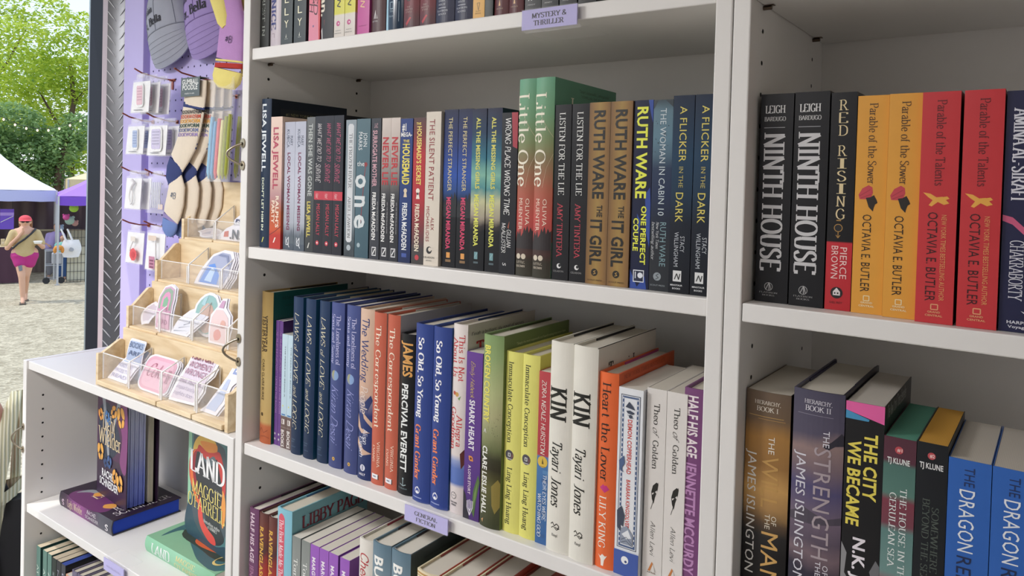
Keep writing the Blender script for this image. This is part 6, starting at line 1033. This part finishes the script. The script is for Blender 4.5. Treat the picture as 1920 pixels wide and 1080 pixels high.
canopy('purple canopy tent beside the white canopy', 18.6, .48, 3.4, 3.0, 1.73, 1.93, 2.95, '#a77be0', '#7a4ccc', 1)
canopy('beige canopy roof behind the purple canopy', 27, .95, 4.4, 3.0, 1.9, 2.25, 3.1, '#e2d3a8', '#d9c79c', 1)
# --- back walls, tables, signs
def drape(name, label, cat, a, b0, b1, h0, h1, c, amp=.03, n=40, grp=None):
    t = place(name, label, cat, a, 0, 0, grp); m = MB(); m.loft([[(b0 + (b1 - b0) * k / n, amp * math.sin(k * 1.3) * (.4 + .6 * (1 - f)) + amp * .6 * math.sin(k * .37 + 4 * f), h1 + (h0 - h1) * f) for k in range(n + 1)] for f in [q / 8 for q in range(9)]], mat(c, .5, 1.0), closed=False); m.build('cloth', t); return t
drape('backdrop_cloth', 'plum brown tarp hanging behind the tables under the white canopy', 'backdrop', 22.4, -2.4, .48, .3, 1.80, '#5d4a52', .06)
drape('backdrop_cloth', 'plum brown tarp hanging under the purple canopy', 'backdrop', 21.7, .52, 3.2, .3, 1.78, '#584650', .05)
def table(label, a, b0, b1, d, h, ctop, ccloth):
    t = place('market_table', label, 'table', a, 0, 0, 'market tables'); m = MB(); m.box(b0, 0, h - .03, b1, d, h, mat(ctop, .7)); m.build('tabletop', t)
    m = MB(); n = 30; m.loft([[(b0 + (b1 - b0) * k / n, -.01 - .02 * (1 + math.sin(k * 1.7)) * f, h - (h - .02) * f) for k in range(n + 1)] for f in (0, .25, .6, 1)], mat(ccloth, .8), closed=False); m.build('tablecloth', t)
    for x, y in ((b0 + .05, .06), (b1 - .05, .06), (b0 + .05, d - .06), (b1 - .05, d - .06)):
        m = MB(); m.tube([(x, y, 0), (x, y, h - .03)], .015, mat('#8a8d92', .4, metal=.6)); m.build('leg', t)
table('long table with plum cloth at left edge of the market', 19.2, -2.2, -.20, .7, .80, '#d8c9a0', '#4a2c3c')
table('cream topped table behind the walking person', 21.0, -.3, .62, .6, 1.02, '#e9dfae', '#75665c')
table('yellow covered table under the purple canopy', 20.6, .72, 2.6, .6, 1.05, '#ece3a0', '#bfb79a')
t = place('market_sign', 'purple hanging sign with pale stripe left of the walking person', 'sign', 20.2, -.47); m = MB(); m.box(-.13, -.01, 1.12, .13, .01, 1.58, mat('#7a55d4', .6)); m.build('panel', t); m = MB(); m.box(-.13, -.014, 1.43, .13, -.01, 1.5, mat('#b99af0', .6)); m.tube([(-.12, -.016, 1.28), (.12, -.016, 1.42)], .008, mat('#f0ecf8', .6)); m.build('stripe', t)
m = MB(); m.tube([(-.1, 0, 1.58), (-.1, .02, 1.95)], .006, DK); m.tube([(.1, 0, 1.58), (.1, .02, 1.95)], .006, DK); m.build('cord', t)
for i, (b, c, h) in enumerate(((-.52, '#c9b48a', .16), (-.44, '#3a3440', .18), (-.34, '#4c3a34', .15), (-.255, '#b98a5c', .17))):
    t = place('display_box', ['tan box on the plum table, outermost left', 'dark box next to the tan box on the plum table', 'brown box on the plum table near the red cap person', 'small orange brown box on the plum table end'][i], 'box', 19.35, b, .80, 'boxes on the plum table'); m = MB(); m.box(-.038, 0, 0, .038, .09, h, mat(c, .6)); m.build('body', t, bevel=.004); m = MB(); m.disc((0, -.002, h * .5), .024, (0, -1, 0), mat('#d8c6a8', .6)); m.build('round_label', t)
# --- customers at the purple stall
def customer(label, a, b, H, top, legs, hair, bend=.0, skin='#c99a80'):
    t = place('person', label, 'person', a, b); s = H / 1.6; S_ = lambda *q: tuple(v * s for v in q)
    B2 = [(S_(-.08, 0, .85, .10), S_(-.07, 0, .45, .06)), (S_(-.07, 0, .45, .058), S_(-.07, 0, .08, .04)), (S_(-.07, .0, .06, .04), S_(-.07, -.12, .03, .032)), (S_(.08, 0, .85, .10), S_(.09, 0, .45, .06)), (S_(.09, 0, .45, .058), S_(.1, 0, .08, .04)), (S_(.1, 0, .06, .04), S_(.1, -.12, .03, .032)),
          (S_(0, 0, .9, .14), S_(bend, 0, 1.2, .14)), (S_(bend - .13, 0, 1.28, .055), S_(bend + .13, 0, 1.28, .055)), (S_(bend, 0, 1.28, .05), S_(bend * 1.3, 0, 1.38, .05)), (S_(bend * 1.4, -.01, 1.48, .092), S_(bend * 1.4, -.015, 1.43, .075)),
          (S_(bend - .18, 0, 1.26, .05), S_(bend - .22, -.03, 1.0, .04)), (S_(bend - .22, -.03, 1.0, .038), S_(bend - .12, -.2, .92, .028)), (S_(bend + .18, 0, 1.26, .05), S_(bend + .24, -.03, 1.0, .04)), (S_(bend + .24, -.03, 1.0, .038), S_(bend + .3, -.2, 1.0, .028))]
    for q in range(4): B2.append((S_(bend - .13 + .014 * q, -.2, .92, .009), S_(bend - .12 + .014 * q, -.26, .9, .008))); B2.append((S_(bend + .28 + .014 * q, -.2, 1.0, .009), S_(bend + .29 + .014 * q, -.26, 1.0, .008)))
    fused('body', t, B2, mat(skin, .6), .018)
    fused('top', t, [(S_(-.04, 0, .9, .16), S_(.04, 0, .9, .16)), (S_(0, 0, .93, .16), S_(bend, 0, 1.2, .165)), (S_(bend - .15, 0, 1.26, .07), S_(bend + .15, 0, 1.26, .07)), (S_(bend - .18, 0, 1.25, .068), S_(bend - .215, -.02, 1.06, .06)), (S_(bend + .18, 0, 1.25, .068), S_(bend + .23, -.02, 1.06, .06))], mat(top, .85), .02)
    fused('trousers', t, [(S_(-.08, 0, .86, .12), S_(.08, 0, .86, .12)), (S_(-.08, 0, .84, .115), S_(-.07, 0, .12, .06)), (S_(.08, 0, .84, .115), S_(.1, 0, .12, .06))], mat(legs, .85), .02)
    fused('hair', t, [(S_(bend * 1.4, .03, 1.50, .092), S_(bend * 1.4, .05, 1.34, .06))], mat(hair, .8), .018)
    m = MB(); m.sphere(S_(bend * 1.4, -.105, 1.46), (.012 * s, .02 * s, .018 * s), mat(skin, .6)); m.build('nose', t)
    return t
customer('person in lilac top with brown hair bending at the stall', 19.9, .40, 1.28, '#a995c6', '#8f8f94', '#6a4a3c', .08)
customer('child in teal top and jeans standing by the wire rack', 19.6, .58, 1.02, '#7cc4b4', '#3d629a', '#8a6a44', .02)
t = place('stroller', 'metal framed cart with grey seat beside the child in teal', 'cart', 18.9, .36); m = MB(); PM = mat('#b9bec6', .35, metal=.8)
for x in (-.1, .06, .22):
    for y in (0, .3): m.tube([(x, y, .06), (x, y, .72)], .011, PM)
for z in (.1, .4, .72): m.tube([(-.1, 0, z), (.22, 0, z)], .009, PM); m.tube([(-.1, .3, z), (.22, .3, z)], .009, PM)
m.build('frame', t); m = MB(); m.box(.02, .02, .42, .22, .28, .66, mat('#b4b6bc', .8)); m.build('seat', t, bevel=.02)
for x in (-.08, .2):
    m = MB(); m.tube([(x, -.02, .07), (x, .02, .07)], .07, mat('#26282c', .7), n=14); m.build('wheel', t)
t = place('jumper_pile', 'orange jumper hung over the metal cart', 'jumper', 18.75, .50); m = MB(); m.sphere((0, 0, .80), (.09, .07, .055), mat('#e0963c', .9)); m.sphere((-.07, -.02, .75), (.035, .03, .07), mat('#e0963c', .9)); m.sphere((.07, -.02, .75), (.035, .03, .07), mat('#e0963c', .9)); m.build('body', t)
t = place('grid_rack', 'black wire grid rack with cream panel by the door post', 'rack', 19.0, .80); m = MB(); WB = mat('#2a2c30', .5)
for k in range(7): m.tube([(-.14 + .07 * k, 0, 0), (-.14 + .07 * k, 0, 1.2)], .005, WB, n=6)
for k in range(7): m.tube([(-.14, 0, .05 + .19 * k), (.28, 0, .05 + .19 * k)], .005, WB, n=6)
m.build('grid', t); m = MB(); m.box(-.13, .03, .02, .28, .05, .78, mat('#d9d4bc', .8)); m.build('panel', t)
t = place('tote_bag', 'white tote bag with grey print hanging on the wire rack', 'bag', 18.9, .74); m = MB(); g = []
for j in range(9):
    f = j / 8; w_ = .145 + .05 * math.sin(PI * f); g.append([((k / 10 - .5) * 2 * w_, -.03 - .05 * math.sin(PI * k / 10) * math.sin(PI * min(1, f + .1)), .96 - .40 * f + .03 * abs(k / 10 - .5) * (1 if f > .7 else 0)) for k in range(11)])
TW = mat('#eeeef0', .9); m.loft(g, TW, closed=False); m.loft([[(p[0], .004, p[2]) for p in r_] for r_ in g], TW, closed=False); m.build('body', t)
for x in (-.1, .02):
    m = MB(); m.tube([(x, -.035, .94), (x - .05, -.03, 1.08), (x - .10, -.01, 1.2)], [.022, .02, .016], TW, n=8); m.build('handle', t)
m = MB(); m.poly([(x_ * .06, -.088, .75 + z_ * .055) for x_, z_ in blob(10, .3, 5, 0, 0, 1, 1)], mat('#a9adb4', .8)); m.build('print', t)
for i, (b, h, r_, c, lab) in enumerate(((.80, 1.64, .095, '#a9dc4c', 'lime green plush ball hanging under the purple canopy'), (.66, 1.42, .07, '#d8559c', 'magenta plush hanging under the purple canopy'), (.74, 1.33, .10, '#b4d4c4', 'mint plush hanging below the lime ball'), (.86, 1.25, .07, '#d9a79c', 'pink plush beside the mint plush'), (.56, 1.12, .085, '#b4cce4', 'pale blue plush on the yellow table end'))):
    t = place('plush_toy', lab, 'toy', 19.4 + .26 * i, b, h, 'plush toys at the purple stall'); m = MB(); m.sphere((0, 0, 0), (r_, r_ * .8, r_), mat(c, .95, bump=.5, bscale=60)); m.build('body', t)
    for s in (-1, 1):
        m = MB(); m.sphere((s * r_ * .7, 0, r_ * .75), r_ * .35, mat(c, .95)); m.build('ear', t)
    m = MB(); m.tube([(0, 0, r_ * .9), (0, 0, 1.85 - h)], .004, DK, n=5); m.build('cord', t)
# --- trees
LFM = [mat(c, .6, 1.0, var=.2, vscale=3) for c in ('#b4cc40', '#c9da4c', '#9bb83a', '#d8e460')]; DKL = [mat(c, .7, 1.0, var=.2, vscale=3) for c in ('#86a86c', '#9bbd78', '#76985f', '#b4cc74')]
for M_ in LFM + DKL:
    b_ = M_.node_tree.nodes['Principled BSDF']; b_.inputs['Subsurface Weight'].default_value = 0; 
    tr = M_.node_tree.nodes.new('ShaderNodeBsdfTranslucent'); mx = M_.node_tree.nodes.new('ShaderNodeMixShader'); mx.inputs[0].default_value = .42
    src = b_.inputs['Base Color'].links[0].from_socket; M_.node_tree.links.new(src, tr.inputs['Color']); ot = M_.node_tree.nodes['Material Output']
    M_.node_tree.links.new(b_.outputs[0], mx.inputs[1]); M_.node_tree.links.new(tr.outputs[0], mx.inputs[2]); M_.node_tree.links.new(mx.outputs[0], ot.inputs[0])
BARK = mat('#5c4a3c', .9, bump=.6, bscale=30)
def tree(name, label, a, b, trunk, clumps, leaf, mats, per, seed, grp='trees beyond the market'):
    t = place(name, label, 'tree', a, b, 0, grp); rg = random.Random(seed); m = MB()
    for pts, r0, r1 in trunk: n = len(pts); m.tube(pts, [r0 + (r1 - r0) * i / (n - 1) for i in range(n)], BARK, n=9)
    m.build('trunk', t); m = MB()
    for (x, y, z, rx, ry, rz) in clumps:
        for _ in range(int(per * rx * rz)):
            while True:
                u = [rg.uniform(-1, 1) for _ in range(3)]
                if .2 < sum(q * q for q in u) < 1: break
            c = Vector((x + u[0] * rx, y + u[1] * ry, z + u[2] * rz)); s = leaf * rg.uniform(.6, 1.4)
            d = Vector((rg.uniform(-1, 1), rg.uniform(-1, 1), rg.uniform(-.7, .4))).normalized(); e = d.cross(Vector((rg.uniform(-1, 1), rg.uniform(-1, 1), 1))).normalized()
            m.add([c - d * s, c + e * s * .5, c + d * s, c - e * s * .5], [(0, 1, 2, 3)], mats[min(3, int(abs(rg.gauss(0, 1.4))))])
    m.build('foliage', t)
tree('leafy_tree', 'bright yellow green tree rising behind the white canopy', 34, .6, [([(.25, 0, 0), (.30, 0, 2.2), (.55, 0, 3.9), (.75, 0, 5.3), (.6, 0, 6.8)], .17, .06), ([(.5, 0, 3.8), (.1, .2, 4.6), (-.4, .3, 5.6)], .08, .03), ([(.72, 0, 5.2), (1.3, .1, 6.0), (1.9, 0, 6.6)], .07, .02), ([(.4, 0, 3.2), (1.0, 0, 4.1), (1.7, 0, 4.5)], .07, .02)],
     [(-.6, 0, 6.3, 1.5, 1.2, 1.0), (.8, .3, 7.0, 1.5, 1.2, 1.0), (-1.8, 0, 5.2, 1.3, 1.2, .8), (.2, .8, 5.6, 1.3, .9, .7), (1.6, 0, 5.6, 1.1, 1.0, .8), (-1.0, -.3, 7.7, 1.3, 1.2, .7), (1.2, 0, 8.2, 1.3, 1.0, .7), (-.2, 0, 4.6, .9, .8, .35), (1.6, -.2, 4.2, .8, .7, .3)], .085, LFM, 1050, 1)
tree('leafy_tree', 'tall pale green tree at far left behind the canopy', 38, -2.2, [([(0, 0, 0), (.1, 0, 4), (.5, 0, 7), (.9, 0, 9.5)], .2, .06), ([(.3, 0, 5.4), (1.2, 0, 7.0), (1.9, 0, 8.6)], .08, .03)],
     [(0, 0, 6.4, 1.8, 1.3, 1.1), (.9, 0, 8.6, 1.6, 1.2, .9), (-.5, 0, 9.4, 1.6, 1.2, .8), (2.2, 0, 9.6, 1.5, 1.1, .7), (.8, 0, 4.9, 1.6, 1.1, .7)], .1, LFM, 650, 2)
tree('dark_tree', 'dense dark green tree low behind the white canopy', 30, -.2, [([(.9, 0, 0), (.95, 0, 2.6), (1.25, 0, 3.8)], .14, .08)],
     [(-1.1, 0, 3.0, 1.1, .8, 1.0), (.1, .1, 2.9, 1.0, .8, .8), (.9, 0, 3.3, .8, .8, .8), (-.5, 0, 4.1, 1.1, .8, .7), (1.5, .2, 3.9, .7, .7, .7), (.4, .3, 2.2, 1.0, .6, .7), (-1.4, .3, 1.9, 1.1, .6, .8)], .085, DKL, 2200, 3)
tree('dark_tree', 'mid green tree filling the gap behind the purple canopy', 42, 1.6, [([(0, 0, 0), (0, 0, 3.5)], .2, .12)], [(0, 0, 4.2, 2.4, 1.2, 1.4), (-2.4, 0, 4.8, 2.2, 1.2, 1.5), (.4, 0, 7.0, 2.4, 1.2, 1.5), (-2.6, 0, 7.4, 2.2, 1.2, 1.2), (-4.6, 0, 4.6, 2.2, 1.2, 1.6), (0, 0, 2.3, 2.4, 1.2, 1.0)], .13, LFM[:2] + DKL[1:2] + DKL[3:], 560, 4)
# --- string lights
t = place('string_lights', 'string of small warm bulbs sagging in front of the trees', 'string lights', 24, 0); m = MB(); pts = [(-1.6 + 3.4 * k / 40, 0, 4.6 - .9 * math.sin(PI * k / 40) - .12 * k / 40) for k in range(41)]; m.tube(pts, .006, DK, n=5); m.build('cable', t)
bm_, bnt, bb = new_mat('m_bulb'); bb.inputs['Base Color'].default_value = (1, .8, .55, 1); bb.inputs['Emission Color'].default_value = (1, .72, .42, 1); bb.inputs['Emission Strength'].default_value = 2.2
for k in range(2, 40, 3):
    m = MB(); p = pts[k]; m.sphere((p[0], 0, p[2] - .05), (.025, .025, .035), bm_, 8, 6); m.tube([(p[0], 0, p[2]), (p[0], 0, p[2] - .02)], .012, DK, n=6); m.build('bulb', t)
# ------------------------------------------------------------------ step at the open end; visitor on it, almost wholly out of frame
m = MB(); m.box(-1.75, -.9, -1.94, -1.2, .6, -1.89, mat('#77787a', .5, metal=.6)); m.box(-1.72, -.85, -2.3, -1.68, -.8, -1.94, BLACK); m.box(-1.72, .5, -2.3, -1.68, .55, -1.94, BLACK); m.box(-1.26, -.85, -2.3, -1.22, -.8, -1.94, BLACK); m.box(-1.26, .5, -2.3, -1.22, .55, -1.94, BLACK); struct(m.build('trim_4'))
t = thing('person', 'bare shouldered visitor carrying the ribbed tote, cut by the left edge', 'person', (-1.43, -.035, -1.89), YAW)
fused('body', t, [((-.09, 0, .9, .11), (-.09, 0, .48, .07)), ((-.09, 0, .48, .066), (-.09, 0, .09, .045)), ((-.09, 0, .07, .045), (-.09, .15, .035, .035)), ((.09, 0, .9, .11), (.09, 0, .48, .07)), ((.09, 0, .48, .066), (.09, 0, .09, .045)), ((.09, 0, .07, .045), (.09, .15, .035, .035)),
   ((0, 0, .95, .15), (0, 0, 1.24, .15)), ((-.14, 0, 1.33, .06), (.14, 0, 1.325, .06)), ((0, 0, 1.34, .055), (0, .01, 1.45, .052)), ((0, .02, 1.55, .095), (0, .03, 1.49, .078)), ((0, .12, 1.525, .014), (0, .125, 1.51, .018)),
   ((.17, 0, 1.31, .056), (.15, .03, 1.03, .044)), ((.15, .03, 1.03, .042), (.11, .22, .93, .032)), ((.11, .22, .93, .03), (.09, .29, .93, .026)), ((-.17, 0, 1.31, .056), (-.22, -.02, 1.03, .042)), ((-.22, -.02, 1.03, .04), (-.2, .18, .93, .03)), ((-.2, .18, .93, .028), (-.19, .25, .92, .024))]
   + [((.075 + .014 * q, .29, .93, .009), (.07 + .014 * q, .35, .92, .008)) for q in range(4)] + [((-.2 + .014 * q, .25, .92, .009), (-.2 + .014 * q, .31, .91, .008)) for q in range(4)], mat('#c98f7c', .55), .014)
fused('top', t, [((-.03, 0, .96, .165), (.03, 0, .96, .165)), ((0, 0, .98, .168), (0, 0, 1.22, .165))], mat('#b9c0c4', .85), .02)
fused('trousers', t, [((-.09, 0, .9, .13), (.09, 0, .9, .13)), ((-.09, 0, .88, .125), (-.09, 0, .12, .075)), ((.09, 0, .88, .125), (.09, 0, .12, .075))], mat('#17191d', .85), .02)
fused('hair', t, [((0, -.03, 1.57, .098), (0, -.05, 1.47, .075))], mat('#4a3428', .8), .02)
t = thing('shoulder_bag', 'soft black bag hanging behind the ribbed tote at the left edge', 'bag', (-1.318, .232, -.805), YAW); m = MB(); rows = []
for j in range(9):
    f = j / 8; z = -.02 - .55 * f; rows.append([((.07 + .03 * math.sin(PI * f)) * math.cos(a), .03 * math.sin(a) * (1 + .1 * math.sin(4 * a)), z) for a in [2 * PI * k / 20 for k in range(20)]])
m.loft(rows, mat('#1b1c20', .8), caps=True); m.build('body', t); m = MB(); m.tube([(-.05, 0, -.03), (-.08, .02, .05), (-.10, .03, .02)], .008, mat('#1b1c20', .8)); m.build('strap', t)
# ribbed tote on that arm
rb, rnt, rbs = new_mat('m_ribbed_cotton'); _t = rnt.nodes.new('ShaderNodeTexCoord'); _w = rnt.nodes.new('ShaderNodeTexWave'); _w.bands_direction = 'X'; _w.inputs['Scale'].default_value = 42; _w.inputs['Distortion'].default_value = .4
rnt.links.new(_t.outputs['Object'], _w.inputs['Vector']); _r = rnt.nodes.new('ShaderNodeValToRGB'); _r.color_ramp.elements[0].color = lin('#b3b08e'); _r.color_ramp.elements[1].color = lin('#e2e0c6'); rnt.links.new(_w.outputs['Fac'], _r.inputs[0]); rnt.links.new(_r.outputs[0], rbs.inputs['Base Color']); rbs.inputs['Roughness'].default_value = .95
_b = rnt.nodes.new('ShaderNodeBump'); _b.inputs['Strength'].default_value = .7; _b.inputs['Distance'].default_value = .004; rnt.links.new(_w.outputs['Fac'], _b.inputs['Height']); rnt.links.new(_b.outputs['Normal'], rbs.inputs['Normal'])
t = thing('tote_bag', 'ribbed cream green tote bag hanging at the low bookcase corner', 'bag', (-1.352, .198, -.520), YAW); t.scale = (1.18, 1.18, 1.18)
m = MB()
m.loft([[(x + (k / 8 - .5) * w_, y - .010 * math.sin(PI * k / 8), z) for k in range(9)] for x, y, z, w_ in ((.010, .012, -.006, .018), (.005, 0, .0, .022), (-.003, -.02, -.030, .032), (-.014, -.04, -.08, .039), (-.025, -.05, -.13, .043), (-.036, -.055, -.196, .046), (-.045, -.058, -.25, .05))], rb, closed=False)
m.loft([[(x + (k / 6 - .5) * w_, y - .003 * math.sin(PI * k / 6), z) for k in range(7)] for x, y, z, w_ in ((.010, .014, -.004, .014), (.014, .03, -.03, .015), (.012, .04, -.08, .018), (.005, .045, -.145, .019), (.003, .045, -.235, .022))], rb, closed=False); m.build('strap', t)
m = MB(); rows = []
for j in range(13):
    f = j / 12; z = -.228 - .50 * f; wx = .125 - .012 * f; cx = -.112 - .055 * f ** .8
    rows.append([(cx + wx * math.cos(a) * (1 + .035 * math.sin(5 * a + 6 * f)), -.005 + .055 * math.sin(a) * (1 + .08 * math.sin(4 * a + 3 * f)), z + (.010 * math.cos(3 * a) if j == 0 else 0)) for a in [2 * PI * k / 40 for k in range(40)]])
m.loft(rows, rb); m.add(rows[-1], [list(range(40))], rb); m.build('body', t)
m = MB(); m.loft([[(p[0] + (p[0] + .112) * .05, p[1] * 1.06, p[2] + dz) for p in rows[0]] for dz in (.004, -.016, -.026)], rb); m.build('hem', t)
for _o in [q for q in bpy.data.objects if q.name.startswith('type_sample')]: bpy.data.objects.remove(_o, do_unlink=True)
